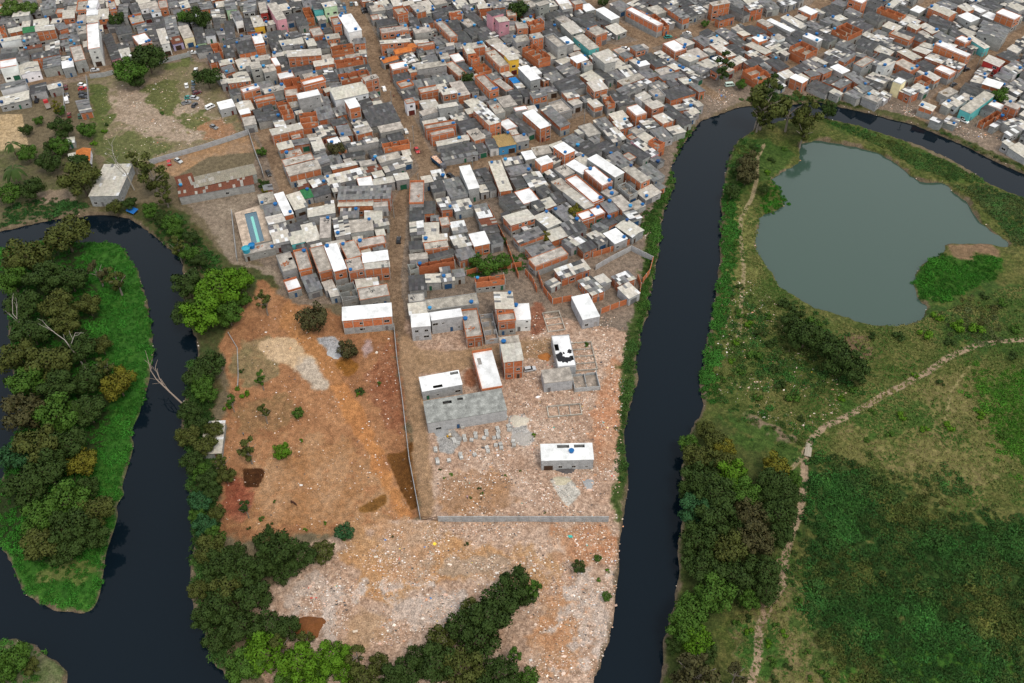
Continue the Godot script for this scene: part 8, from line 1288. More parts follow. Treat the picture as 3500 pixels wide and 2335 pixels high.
func vary(c: Color, by: float) -> Color:
	var k := 1.0 + rng.randf_range(-by, by)
	return Color(c.r * k * (1 + rng.randf_range(-by, by) * 0.2), c.g * k, c.b * k * (1 + rng.randf_range(-by, by) * 0.25))


func make_fittings() -> void:
	for w in [["window", 1.1, 1.0], ["wide_window", 1.7, 1.0], ["small_window", 0.7, 0.6]]:
		var f := MB.new()
		var hw: float = w[1] * 0.5
		var hh: float = w[2] * 0.5
		var pale := Color(0.55, 0.55, 0.54)
		f.box(Vector3(-hw - 0.07, -hh - 0.09, 0), Vector3(hw + 0.07, -hh, 0.07), pale)
		f.box(Vector3(-hw - 0.07, hh, 0), Vector3(hw + 0.07, hh + 0.07, 0.05), pale)
		f.box(Vector3(-hw - 0.07, -hh, 0), Vector3(-hw, hh, 0.05), pale)
		f.box(Vector3(hw, -hh, 0), Vector3(hw + 0.07, hh, 0.05), pale)
		f.box(Vector3(-0.02, -hh, 0.005), Vector3(0.02, hh, 0.04), pale)
		var g := MB.new()
		g.box(Vector3(-hw, -hh, -0.02), Vector3(hw, hh, 0.012), Color.WHITE)
		M[w[0]] = f.mesh(M.clean)
		M[w[0] + "_pane"] = g.mesh(M.glass)
	var k := 0
	for c in [Color(0.1, 0.06, 0.04), Color(0.25, 0.25, 0.26), Color(0.05, 0.14, 0.3), Color(0.5, 0.5, 0.5), Color(0.2, 0.05, 0.04), Color(0.04, 0.2, 0.12)]:
		var d := MB.new()
		d.box(Vector3(-0.42, 0, 0), Vector3(0.42, 2.05, 0.05), c)
		d.box(Vector3(-0.5, 0, -0.01), Vector3(-0.42, 2.13, 0.07), Color(0.4, 0.39, 0.37))
		d.box(Vector3(0.42, 0, -0.01), Vector3(0.5, 2.13, 0.07), Color(0.4, 0.39, 0.37))
		d.box(Vector3(-0.42, 2.05, -0.01), Vector3(0.42, 2.13, 0.07), Color(0.4, 0.39, 0.37))
		M["door_%d" % k] = d.mesh(M.metal)
		var g := MB.new()
		for s in 6:
			g.box(Vector3(-1.3, s * 0.38, 0), Vector3(1.3, s * 0.38 + 0.35, 0.05), c)
		g.box(Vector3(-1.4, 0, -0.01), Vector3(-1.3, 2.38, 0.08), Color(0.4, 0.39, 0.37))
		g.box(Vector3(1.3, 0, -0.01), Vector3(1.4, 2.38, 0.08), Color(0.4, 0.39, 0.37))
		g.box(Vector3(-1.3, 2.28, -0.01), Vector3(1.3, 2.38, 0.08), Color(0.4, 0.39, 0.37))
		M["gate_%d" % k] = g.mesh(M.metal)
		k += 1


func openings(o: Node3D, w: float, d: float, h: float, storeys: int, low: bool) -> void:
	var cam_side := -1.0 if o.to_global(Vector3.RIGHT).distance_squared_to(Vector3(0, 226, 0)) > o.to_global(Vector3.LEFT).distance_squared_to(Vector3(0, 226, 0)) else 1.0
	for face in 2:
		var span := w if face == 0 else d
		var out := d * 0.5 if face == 0 else w * 0.5
		var turn := 0.0 if face == 0 else cam_side * PI / 2
		if span < 2.4:
			continue
		var slots := clampi(int(span / 2.6), 1, 4)
		for s in storeys:
			var door_slot := -1
			if s == 0 and face == 0:
				door_slot = rng.randi() % slots
			for k in slots:
				var a := (k + 0.5) / slots * span - span * 0.5 + rng.randf_range(-0.15, 0.15)
				var at := Vector3(a, 0, out + 0.004)
				if face == 1:
					at = Vector3(cam_side * (out + 0.004), 0, -cam_side * a)
				if k == door_slot:
					if span / slots > 3.2 and rng.randf() < 0.5:
						part("garage_door", M["gate_%d" % (rng.randi() % 6)], o, at, turn)
					else:
						part("door", M["door_%d" % (rng.randi() % 6)], o, at, turn)
				elif rng.randf() < (0.5 if face == 0 else 0.28):
					var y := s * 2.8 + 1.6
					if y + 0.75 > h:
						continue
					var pick: String = ["window", "window", "wide_window", "small_window"][rng.randi() % 4]
					var win := part("window", M[pick], o, at + Vector3.UP * y, turn)
					part("pane", M[pick + "_pane"], win)


func sheet_colour(kind: String, base: Color, i: int, j: int, salt: int) -> Color:
	if kind == "x":
		var t := hash(Vector3i(i, j, salt)) % 100
		var t2 := hash(Vector3i(i / 2, j, salt + 7)) % 100
		var q := t if t2 < 50 else t2
		if q < 30: return vary(ROOF_COLOURS.d, 0.2)
		if q < 62: return vary(ROOF_COLOURS.g, 0.25)
		if q < 86: return vary(ROOF_COLOURS.p, 0.18)
		return vary(ROOF_COLOURS.w, 0.08)
	var c := vary(base, 0.22 if kind in ["d", "g"] else 0.1)
	var t := hash(Vector3i(i, j, salt)) % 100
	if kind == "d":
		if t < 6: return vary(ROOF_COLOURS.g, 0.2)
		if t < 7: return vary(ROOF_COLOURS.p, 0.15)
	elif kind == "g":
		if t < 5: return vary(ROOF_COLOURS.p, 0.2)
		if t < 14: return vary(ROOF_COLOURS.d, 0.2)
	elif kind == "p":
		if t < 3: return vary(ROOF_COLOURS.g, 0.2)
		if t < 8: return vary(ROOF_COLOURS.w, 0.06)
	elif kind == "P" or kind == "r":
		if t < 14: return vary(Color(0.5, 0.47, 0.42), 0.15)
	return c


func sheets(b: MB, w: float, d: float, base: Color, kind: String, corner: Vector3, ax: Vector3, az: Vector3, salt: int) -> void:
	# overlapping roofing sheets on the parallelogram from corner along ax (w long) and az (d long); az runs down the slope
	var nx := maxi(1, int(round(w / 1.05)))
	var nz := maxi(1, int(round(d / 2.2)))
	var up := az.cross(ax).normalized()
	if up.y < 0:
		up = -up
	for j in nz:
		for i in nx:
			var col := sheet_colour(kind, base, i, j, salt)
			var x0 := w * i / nx
			var x1 := w * (i + 1) / nx + 0.05
			var z0 := maxf(0, d * j / nz - 0.1)
			var z1 := d * (j + 1) / nz
			var lift := 0.045 * (nz - 1 - j) / maxf(1, nz) + 0.012 * (i % 2) + rng.randf() * 0.015
			var tip := rng.randf_range(-0.012, 0.012)
			var p := []
			for y in [lift, lift + 0.03]:
				for q in [[x0, z0], [x1, z0], [x1, z1], [x0, z1]]:
					p.append(corner + ax * q[0] + az * q[1] + up * (y + tip * (1 if q[0] == x0 else -1)))
			b.hexa(p, col, false)


func cut_slab(b: MB, lo: Vector3, hi: Vector3, holes: Array, col: Color) -> void:
	var xs := [lo.x, hi.x]
	var zs := [lo.z, hi.z]
	for q in holes:
		xs.append_array([q[1] - q[3], q[1] + q[3]])
		zs.append_array([q[2] - q[4], q[2] + q[4]])
	xs.sort()
	zs.sort()
	for i in xs.size() - 1:
		for j in zs.size() - 1:
			var mx: float = (xs[i] + xs[i + 1]) * 0.5
			var mz: float = (zs[j] + zs[j + 1]) * 0.5
			var inside := false
			for q in holes:
				if absf(mx - q[1]) < q[3] and absf(mz - q[2]) < q[4]:
					inside = true
			if not inside and xs[i + 1] - xs[i] > 0.001 and zs[j + 1] - zs[j] > 0.001:
				b.box(Vector3(xs[i], lo.y, zs[j]), Vector3(xs[i + 1], hi.y, zs[j + 1]), col)


func make_house(kind: String, label: String, category: String, r: Array, row: int) -> void:
	var w: float = r[2]
	var d: float = r[3]
	var h: float = r[4]
	var roof: String = ROOF_KINDS[r[6]]
	var wall: String = WALL_KINDS[r[7]]
	var o := thing(kind, label, category, Vector3(r[0], 0, r[1]), r[5], kind.replace("_", " ") + "s of the settlement")
	rng.seed = hash(Vector3(r[0], r[1], h))
	var storeys := maxi(1, int(round(h / 2.9)))
	var hw := w * 0.5
	var hd := d * 0.5
	var wc := vary(WALL_COLOURS[wall], 0.2)
	if wall == "c" and r[9] == 0:
		wc = vary(Color(0.47, 0.48, 0.49), 0.06)
	var wm: Material = M.brick if wall == "b" else (M.plaster if wall == "c" else M.clean)
	if roof == "F":
		footing(o, w, d)
		return
	if roof == "o":
		shell(o, w, d, h, wall, wc, wm)
		return
	var holes := []
	for q in HOLES:
		if q[0] == row:
			holes.append(q)
	var grey := vary(WALL_COLOURS.c, 0.12)
	var flat := roof in ["w", "s", "C"]
	# heights of the wall tops at the four corners
	var rise := 0.0
	var along := 0
	if not flat:
		along = 0 if rng.randf() < 0.62 else 1
		rise = clampf((d if along == 0 else w) * 0.075, 0.2, 0.75)
	var gable := roof in ["P", "t"] or (not flat and w > 6 and d > 8 and rng.randf() < 0.25)
	if gable:
		along = 0 if w > d else 1
		rise = (d if along == 0 else w) * 0.5 * (0.32 if roof == "t" else 0.16)
	var tops := [h, h, h, h]  # -x-z, +x-z, +x+z, -x+z
	if flat:
		for i in 4: tops[i] = h - 0.18
	elif gable:
		for i in 4: tops[i] = h - rise - 0.05
	else:
		var down := 1 if rng.randf() < 0.6 else 0
		for i in 4:
			var low: bool
			if along == 0:
				low = (i >= 2) if down == 1 else (i < 2)
			else:
				low = (i == 1 or i == 2) if down == 1 else (i == 0 or i == 3)
			tops[i] = h - 0.06 - (rise if low else 0.0)
	# walls, the ground floor often of grey block below brick
	var b := MB.new()
	var split := 0.0
	if holes.is_empty() and wall == "b" and h > 4.6 and rng.randf() < 0.5:
		split = 2.75
		var g := MB.new()
		g.box(Vector3(-hw + 0.01, -0.5, -hd + 0.01), Vector3(hw - 0.01, split, hd - 0.01), grey)
		part("ground_floor_walls", g.mesh(M.plaster), o)
	var y0 := split if split > 0 else -0.5
	var lo := [Vector3(-hw, y0, -hd), Vector3(hw, y0, -hd), Vector3(hw, y0, hd), Vector3(-hw, y0, hd)]
	var hi := []
	for i in 4:
		hi.append(Vector3(lo[i].x, tops[i], lo[i].z))
	if holes.is_empty():
		b.hexa(lo + hi, wc)
	else:
		var t := 0.15
		var y1: float = tops[0]
		b.box(Vector3(-hw, y0, hd - t), Vector3(hw, y1, hd), wc)
		b.box(Vector3(-hw, y0, -hd), Vector3(hw, y1, -hd + t), wc)
		b.box(Vector3(-hw, y0, -hd + t), Vector3(-hw + t, y1, hd - t), wc)
		b.box(Vector3(hw - t, y0, -hd + t), Vector3(hw, y1, hd - t), wc)
		b.box(Vector3(-hw + t, -0.4, -hd + t), Vector3(hw - t, 0.05, hd - t), grey)
	if gable:
		if along == 0:
			for s in [-1, 1]:
				var e := [Vector3(s * hw, tops[0], -hd), Vector3(s * hw, tops[0], hd), Vector3(s * hw, h - 0.06, 0)]
				if s > 0: b.tri(e[1], e[0], e[2], wc)
				else: b.tri(e[0], e[1], e[2], wc)
		else:
			for s in [-1, 1]:
				var e := [Vector3(-hw, tops[0], s * hd), Vector3(hw, tops[0], s * hd), Vector3(0, h - 0.06, s * hd)]
				if s > 0: b.tri(e[0], e[1], e[2], wc)
				else: b.tri(e[1], e[0], e[2], wc)
	part("walls", b.mesh(wm), o)
	# concrete posts and ring beams show between the bricks
	if wall == "b" and minf(w, d) > 2.6:
		var f := MB.new()
		var cc := vary(Color(0.42, 0.40, 0.37), 0.12)
		var tmin: float = tops.min()
		for s in range(1, storeys + 1):
			var y := minf(s * 2.78, tmin - 0.02)
			if y < 1.0 or y < split: continue
			var hb := 0.13
			f.box(Vector3(-hw - 0.03, y - hb, -hd - 0.03), Vector3(hw + 0.03, y, hd + 0.03), cc)
		var npx := maxi(1, int(round(w / 3.2)))
		for k in npx + 1:
			var x := clampf(-hw + w * k / npx, -hw + 0.11, hw - 0.11)
			f.box(Vector3(x - 0.12, -0.4, hd - 0.1), Vector3(x + 0.12, minf(tops[2], tops[3]) - 0.14, hd + 0.025), cc)
		var npz := maxi(1, int(round(d / 3.2)))
		for s in [-1, 1]:
			for k in npz + 1:
				var z := clampf(-hd + d * k / npz, -hd + 0.11, hd - 0.13)
				f.box(Vector3(s * hw - (0.1 if s > 0 else 0.02), -0.4, z - 0.12), Vector3(s * hw + (0.02 if s > 0 else 0.1), tmin - 0.14, z + 0.12), cc)
		part("concrete_frame", f.mesh(M.plaster), o)
	# roof
	var rb := MB.new()
	var rc := vary(ROOF_COLOURS[roof], 0.1 if roof != "w" else 0.05)
	if flat:
		var ov := rng.randf_range(0.02, 0.2)
		cut_slab(rb, Vector3(-hw - ov, h - 0.179, -hd - ov), Vector3(hw + ov, h, hd + ov), holes, rc)
		part("roof", rb.mesh(M.slab if roof != "w" else M.clean), o)
		if roof != "C" and rng.randf() < (0.65 if wall == "b" else 0.35):
			var pb := MB.new()
			var ph := rng.randf_range(0.12, 0.3) if rng.randf() < 0.75 else rng.randf_range(0.6, 1.0)
			var pc := vary(WALL_COLOURS["b" if wall == "b" or rng.randf() < 0.5 else "c"], 0.15)
			var e := 0.16
			pb.box(Vector3(-hw - ov + 0.01, h + 0.001, hd + ov - e), Vector3(hw + ov - 0.01, h + ph, hd + ov - 0.01), pc)
			pb.box(Vector3(-hw - ov + 0.01, h + 0.001, -hd - ov + 0.01), Vector3(hw + ov - 0.01, h + ph, -hd - ov + e), pc)
			pb.box(Vector3(-hw - ov + 0.01, h + 0.001, -hd - ov + e), Vector3(-hw - ov + e, h + ph, hd + ov - e), pc)
			if rng.randf() < 0.7:
				pb.box(Vector3(hw + ov - e, h + 0.001, -hd - ov + e), Vector3(hw + ov - 0.01, h + ph, hd + ov - e), pc)
			part("parapet", pb.mesh(M.brick), o)
		if roof == "s" and rng.randf() < 0.6 and minf(w, d) > 3.4:
			clutter(o, w, d, h)
	else:
		var salt := int(absf(r[0]) * 10) + int(absf(r[1]) * 10)
		var ov := 0.25
		var mat: Material = M.rusty if roof in ["P", "r", "Y"] else M.sheet
		if gable:
			var y1 := h
			var ye: float = tops[0] + 0.02
			if along == 0:
				var sl := Vector3(0, ye - y1, hd + ov)
				sheets(rb, w + 2 * ov, sl.length(), rc, roof, Vector3(-hw - ov, y1, 0), Vector3.RIGHT, sl.normalized(), salt)
				sl.z = -sl.z
				sheets(rb, w + 2 * ov, sl.length(), rc, roof, Vector3(-hw - ov, y1, 0), Vector3.RIGHT, sl.normalized(), salt + 3)
			else:
				var sl := Vector3(hw + ov, ye - y1, 0)
				sheets(rb, d + 2 * ov, sl.length(), rc, roof, Vector3(0, y1, -hd - ov), Vector3.BACK, sl.normalized(), salt)
				sl.x = -sl.x
				sheets(rb, d + 2 * ov, sl.length(), rc, roof, Vector3(0, y1, -hd - ov), Vector3.BACK, sl.normalized(), salt + 3)
		else:
			# from the high side down
			if along == 0:
				var zh := -1.0 if tops[0] > tops[2] else 1.0
				var sl := Vector3(0, -rise, -zh * d).normalized()
				sheets(rb, w + 2 * ov, d + 2 * ov, rc, roof, Vector3(-hw - ov, h - 0.04, zh * hd) - sl * ov, Vector3.RIGHT, sl, salt)
			else:
				var xh := -1.0 if tops[0] > tops[1] else 1.0
				var sl := Vector3(-xh * w, -rise, 0).normalized()
				sheets(rb, d + 2 * ov, w + 2 * ov, rc, roof, Vector3(xh * hw, h - 0.04, -hd - ov) - sl * ov, Vector3.BACK, sl, salt)
		part("roof", rb.mesh(mat), o)
	openings(o, w, d, tops.min(), storeys, storeys == 1)


func clutter(o: Node3D, w: float, d: float, h: float) -> void:
	var b := MB.new()
	var kinds := [Color(0.45, 0.16, 0.07), Color(0.3, 0.24, 0.17), Color(0.5, 0.48, 0.45), Color(0.12, 0.12, 0.12), Color(0.6, 0.6, 0.6)]
	var c: Color = kinds[rng.randi() % kinds.size()]
	var at := Vector3(rng.randf_range(-0.3, 0.3) * w, h, rng.randf_range(-0.3, 0.3) * d)
	for i in rng.randi_range(6, 22):
		var p := at + Vector3(rng.randfn(0, 0.7), 0, rng.randfn(0, 0.6))
		p.x = clampf(p.x, -w * 0.42, w * 0.42)
		p.z = clampf(p.z, -d * 0.42, d * 0.42)
		var half := Vector3(rng.randf_range(0.08, 0.5), rng.randf_range(0.03, 0.12), rng.randf_range(0.06, 0.16))
		b.obox(p + Vector3.UP * (half.y + 0.004), half, Basis(Vector3.UP, rng.randf() * TAU), vary(c, 0.25))
	var m := part("roof_clutter", b.mesh(M.grit), o)
	m.set_meta("kind", "stuff")


func shell(o: Node3D, w: float, d: float, h: float, wall: String, wc: Color, wm: Material) -> void:
	var hw := w * 0.5
	var hd := d * 0.5
	var t := 0.16
	var y := 0.0
	if h > 4.4:
		y = h - 2.5
		var b := MB.new()
		b.box(Vector3(-hw + 0.005, -0.5, -hd + 0.005), Vector3(hw - 0.005, y - 0.15, hd - 0.005), vary(WALL_COLOURS["c" if rng.randf() < 0.5 else wall], 0.12))
		part("ground_floor_walls", b.mesh(M.plaster), o)
		openings(o, w, d, y - 0.1, maxi(1, int(round(y / 2.9))), true)
	var s := MB.new()
	s.box(Vector3(-hw - 0.02, y - 0.149, -hd - 0.02), Vector3(hw + 0.02, y, hd + 0.02), vary(Color(0.42, 0.36, 0.30), 0.1))
	part("floor_slab", s.mesh(M.slab), o)
	var hh := func() -> float: return h - (rng.randf_range(0.0, 0.7) if rng.randf() < 0.5 else 0.0)
	var yb := y + 0.002
	for q in [[Vector3(-hw, yb, hd - t), Vector3(hw, 0, hd)], [Vector3(-hw, yb, -hd), Vector3(hw, 0, -hd + t)], [Vector3(-hw, yb, -hd + t), Vector3(-hw + t, 0, hd - t)], [Vector3(hw - t, yb, -hd + t), Vector3(hw, 0, hd - t)]]:
		var b := MB.new()
		var a: Vector3 = q[0]
		var e: Vector3 = q[1]
		e.y = hh.call()
		# each wall with an opening and a stepped top
		var long := e.x - a.x if e.x - a.x > e.z - a.z else e.z - a.z
		var n := maxi(2, int(long / 1.4))
		var gap := rng.randi() % n
		for k in n:
			var f0 := float(k) / n
			var f1 := float(k + 1) / n
			var lo := a
			var hi := e
			if e.x - a.x > e.z - a.z:
				lo.x = lerpf(a.x, e.x, f0)
				hi.x = lerpf(a.x, e.x, f1)
			else:
				lo.z = lerpf(a.z, e.z, f0)
				hi.z = lerpf(a.z, e.z, f1)
			if rng.randf() < 0.2:
				hi.y -= rng.randf_range(0.1, 0.5)
			if k == gap and hi.y - lo.y > 1.8:
				b.box(lo, Vector3(hi.x, lo.y + 0.9, hi.z), wc)
				b.box(Vector3(lo.x, lo.y + 1.9, lo.z), hi, wc)
			else:
				b.box(lo, hi, wc)
		part("wall", b.mesh(wm), o)
	var inner := maxi(1, int(maxf(w, d) / 3.6))
	for k in range(1, inner):
		var b := MB.new()
		var f := float(k) / inner
		var top: float = minf(hh.call(), h - 0.05)
		if w > d:
			var x := lerpf(-hw, hw, f)
			b.box(Vector3(x - 0.07, yb, -hd + t), Vector3(x + 0.07, top, hd * 0.2), wc)
			b.box(Vector3(x - 0.07, yb, hd * 0.2 + 0.85), Vector3(x + 0.07, top - 0.02, hd - t), wc)
		else:
			var z := lerpf(-hd, hd, f)
			b.box(Vector3(-hw + t, yb, z - 0.07), Vector3(hw * 0.2, top, z + 0.07), wc)
			b.box(Vector3(hw * 0.2 + 0.85, yb, z - 0.07), Vector3(hw - t, top - 0.02, z + 0.07), wc)
		part("partition", b.mesh(wm), o)
	var p := MB.new()
	var cc := Color(0.44, 0.42, 0.39)
	for sx in [-1, 1]:
		for sz in [-1, 1]:
			p.box(Vector3(sx * hw - 0.13, yb, sz * hd - 0.13), Vector3(sx * hw + 0.13, h + rng.randf_range(0.0, 0.5), sz * hd + 0.13), cc)
	part("concrete_posts", p.mesh(M.plaster), o)


func footing(o: Node3D, w: float, d: float) -> void:
	var hw := w * 0.5
	var hd := d * 0.5
	var c := Color(0.55, 0.50, 0.43)
	for q in [[-hw, -hd, hw, -hd + 0.28], [-hw, hd - 0.28, hw, hd], [-hw, -hd + 0.28, -hw + 0.28, hd - 0.28], [hw - 0.28, -hd + 0.28, hw, hd - 0.28]]:
		var b := MB.new()
		b.box(Vector3(q[0], -0.4, q[1]), Vector3(q[2], 0.42, q[3]), vary(c, 0.1))
		part("beam", b.mesh(M.slab), o)
	var n := maxi(2, int(round(maxf(w, d) / 3.2)))
	for k in range(1, n):
		var b := MB.new()
		if w > d:
			var x := lerpf(-hw, hw, float(k) / n)
			b.box(Vector3(x - 0.13, -0.4, -hd + 0.28), Vector3(x + 0.13, 0.38, hd - 0.28), vary(c, 0.1))
		else:
			var z := lerpf(-hd, hd, float(k) / n)
			b.box(Vector3(-hw + 0.28, -0.4, z - 0.13), Vector3(hw - 0.28, 0.38, z + 0.13), vary(c, 0.1))
		part("beam", b.mesh(M.slab), o)


func make_houses() -> void:
	var cores := []
	var places := []
	var kinds := []
	for r in HOUSES:
		var roof: String = ROOF_KINDS[r[6]]
		var wall: String = WALL_KINDS[r[7]]
		var lean: bool = r[8] == 1
		var st := maxi(1, int(round(r[4] / 2.9)))
		var s: String = ["low", "two-storey", "three-storey", "four-storey"][mini(st, 4) - 1]
		var kind := "painted_house"
		var core := ""
		if roof == "F":
			kind = "foundation"
			core = "pale concrete footing beams of an unbuilt house"
		elif roof == "o":
			kind = "house_shell"
			core = "%s roofless %s shell" % [s, WALL_WORDS[wall]]
		elif roof == "P":
			kind = "warehouse"
			core = "long open warehouse with rust-speckled sheet roof"
		else:
			if wall == "b": kind = "brick_house"
			elif wall == "c": kind = "shack" if st == 1 and roof in ["d", "g", "x"] else "block_house"
			if lean: kind = "lean_to"
			var noun := "lean-to" if lean else ("shack" if kind == "shack" else "house")
			core = "%s %s %s with %s" % [s, WALL_WORDS[wall], noun, ROOF_WORDS[roof]]
			if lean: core = "small " + core.trim_prefix("low ")
		cores.append(core)
		places.append(REGIONS[r[9]])
		kinds.append(kind)
	var labels := from_left(cores, places)
	for i in HOUSES.size():
		make_house(kinds[i], labels[i], {"foundation": "foundation", "house_shell": "unfinished house", "warehouse": "warehouse", "shack": "shack", "lean_to": "shed"}.get(kinds[i], "house"), HOUSES[i], i)


func make_tanks() -> void:
	var cols := [Color(0.012, 0.095, 0.26), Color(0.03, 0.19, 0.38), Color(0.015, 0.045, 0.13)]
	var protos := []
	for c in cols:
		var b := MB.new()
		b.lathe([[0.0, 0.0], [0.78, 0.0], [1.0, 1.0], [1.04, 1.04], [1.0, 1.05]], 14, c)
		var lid := MB.new()
		lid.lathe([[1.02, 1.045], [0.98, 1.12], [0.6, 1.2], [0.3, 1.24], [0.28, 1.3], [0.0, 1.3]], 14, c * 1.15)
		protos.append([b.mesh(M.plastic), lid.mesh(M.plastic)])
	var cores := []
	var places := []
	for r in TANKS:
		cores.append("%s water tank on %s house, %s," % [["blue", "light-blue", "dark-blue"][r[4]], WALL_WORDS[WALL_KINDS[r[6]]], ROOF_WORDS[ROOF_KINDS[r[5]]]])
		places.append(REGIONS[r[7]])
	var labels := from_left(cores, places)
	for i in TANKS.size():
		var r: Array = TANKS[i]
		var o := thing("water_tank", labels[i], "water tank", Vector3(r[0], r[1], r[2]), fposmod(r[0], 6.0), "water tanks on the roofs")
		var a := part("tank_body", protos[r[4]][0], o)
		a.scale = Vector3.ONE * r[3]
		var l := part("lid", protos[r[4]][1], o)
		l.scale = Vector3.ONE * r[3]


# ---------------------------------------------------------------- plants

func leaf(v: PackedVector3Array, n: PackedVector3Array, c: PackedColorArray, ix: PackedInt32Array, at: Vector3, nrm: Vector3, size: float, col: Color) -> void:
	var d := Vector3(rng.randfn(), rng.randfn(), rng.randfn()).normalized()
	var face := (nrm * 1.1 + d).normalized()
	var s := face.cross(Vector3(rng.randfn(), rng.randfn(), rng.randfn())).normalized() * size
	var t := face.cross(s).normalized() * size * rng.randf_range(0.5, 0.9)
	var k := v.size()
	v.append(at - s * 0.6); v.append(at - t * 0.6 + s * 0.1); v.append(at + s * 0.7); v.append(at + t * 0.6)
	var sh := (nrm * 1.3 + face * 0.6).normalized()
	for i in 4:
		n.append(sh)
		c.append(col)
	if (v[k + 1] - v[k]).cross(v[k + 3] - v[k]).dot(sh) > 0:
		ix.append_array(PackedInt32Array([k, k + 2, k + 1, k, k + 3, k + 2]))
	else:
		ix.append_array(PackedInt32Array([k, k + 1, k + 2, k, k + 2, k + 3]))


func leaf_mesh(lobes: Array, count: int, size: float, hollow: float) -> ArrayMesh:  # lobes: [centre, radii]
	var v := PackedVector3Array()
	var n := PackedVector3Array()
	var c := PackedColorArray()
	var ix := PackedInt32Array()
	var weights := []
	var total := 0.0
	for l in lobes:
		total += pow(l[1].x, 2)
		weights.append(total)
	for i in count:
		var pick := rng.randf() * total
		var k := 0
		while weights[k] < pick:
			k += 1
		var l: Array = lobes[k]
		var d := Vector3(rng.randfn(), rng.randfn() + 0.25, rng.randfn()).normalized()
		var dist := pow(rng.randf_range(hollow, 1.0), 0.6)
		var clump := 0.82 + 0.3 * sin(d.x * 9.0 + k) * sin(d.y * 8.0 + 2.0 * k) * sin(d.z * 9.0)
		var at: Vector3 = l[0] + d * l[1] * dist * clump
		var tint: float = rng.randf_range(0.72, 1.3) * l[2]
		leaf(v, n, c, ix, at, d, size * rng.randf_range(0.7, 1.35), Color(tint * rng.randf_range(0.9, 1.15), tint, tint * rng.randf_range(0.8, 1.1)))
	var a := []
	a.resize(Mesh.ARRAY_MAX)
	a[Mesh.ARRAY_VERTEX] = v
	a[Mesh.ARRAY_NORMAL] = n
	a[Mesh.ARRAY_COLOR] = c
	a[Mesh.ARRAY_INDEX] = ix
	var m := ArrayMesh.new()
	m.add_surface_from_arrays(Mesh.PRIMITIVE_TRIANGLES, a)
	return m


func crown(form: String, seed_: int) -> ArrayMesh:
	rng.seed = seed_ * 31 + form.unicode_at(0)
	var lobes := []
	match form:
		"b":
			lobes.append([Vector3(0, 0.05, 0), Vector3(0.62, 0.6, 0.62), 0.85])
			for i in 11:
				var a := TAU * i / 11.0 + rng.randf() * 0.5
				var e := rng.randf_range(-0.35, 0.75)
				var rr := rng.randf_range(0.5, 0.68) * sqrt(1.0 - e * e * 0.6)
				var s := rng.randf_range(0.26, 0.4)
				lobes.append([Vector3(cos(a) * rr, e * 0.62, sin(a) * rr), Vector3(s, s * 0.85, s), rng.randf_range(0.8, 1.2)])
			return leaf_mesh(lobes, 3400, 0.078, 0.55)
		"r":
			lobes.append([Vector3.ZERO, Vector3(0.78, 0.66, 0.78), 0.95])
			for i in 9:
				var a := TAU * i / 9.0 + rng.randf()
				var s := rng.randf_range(0.25, 0.38)
				var e := rng.randf_range(-0.1, 0.55)
				lobes.append([Vector3(cos(a) * 0.6, e, sin(a) * 0.6), Vector3(s, s, s), rng.randf_range(0.85, 1.2)])
			return leaf_mesh(lobes, 2000, 0.1, 0.6)
		"s":
			for i in 14:
				var a := rng.randf() * TAU
				var e := rng.randf_range(-0.8, 0.9)
				var rr := rng.randf_range(0.1, 0.72) * (1.0 - 0.35 * absf(e))
				var s := rng.randf_range(0.16, 0.34)
				lobes.append([Vector3(cos(a) * rr, e, sin(a) * rr), Vector3(s, s * 0.8, s), rng.randf_range(0.8, 1.25)])
			return leaf_mesh(lobes, 2100, 0.085, 0.2)
		"h":
			for i in 6:
				var a := rng.randf() * TAU
				var s := rng.randf_range(0.35, 0.55)
				lobes.append([Vector3(cos(a) * 0.5, 0.1, sin(a) * 0.5), Vector3(s, s * 0.8, s), rng.randf_range(0.85, 1.2)])
			return leaf_mesh(lobes, 420, 0.17, 0.3)
	return fronds(form == "p")


func fronds(palm: bool) -> ArrayMesh:
	var b := MB.new()
	for i in (14 if palm else 22):
		var a := rng.randf() * TAU
		var from := Vector3.ZERO if palm else Vector3(rng.randf_range(-0.7, 0.7), -0.7, rng.randf_range(-0.7, 0.7))
		var dir := Vector3(cos(a), 0, sin(a))
		var side := dir.cross(Vector3.UP)
		var long := rng.randf_range(0.8, 1.05)
		var prev := from
		var tint := rng.randf_range(0.75, 1.3)
		for k in range(1, 6):
			var f := k / 5.0
			var p := from + dir * long * f + Vector3.UP * (0.55 * f - 1.0 * f * f if palm else 1.1 * f - 0.55 * f * f)
			var w0 := 0.13 * sin(PI * clampf(f - 0.1, 0.05, 1))
			var w1 := 0.13 * sin(PI * clampf(f - 0.3, 0.05, 1))
			b.quad(prev - side * w1, prev + side * w1, p + side * w0, p - side * w0, Color(tint, tint, tint))
			prev = p
	return b.mesh(null)


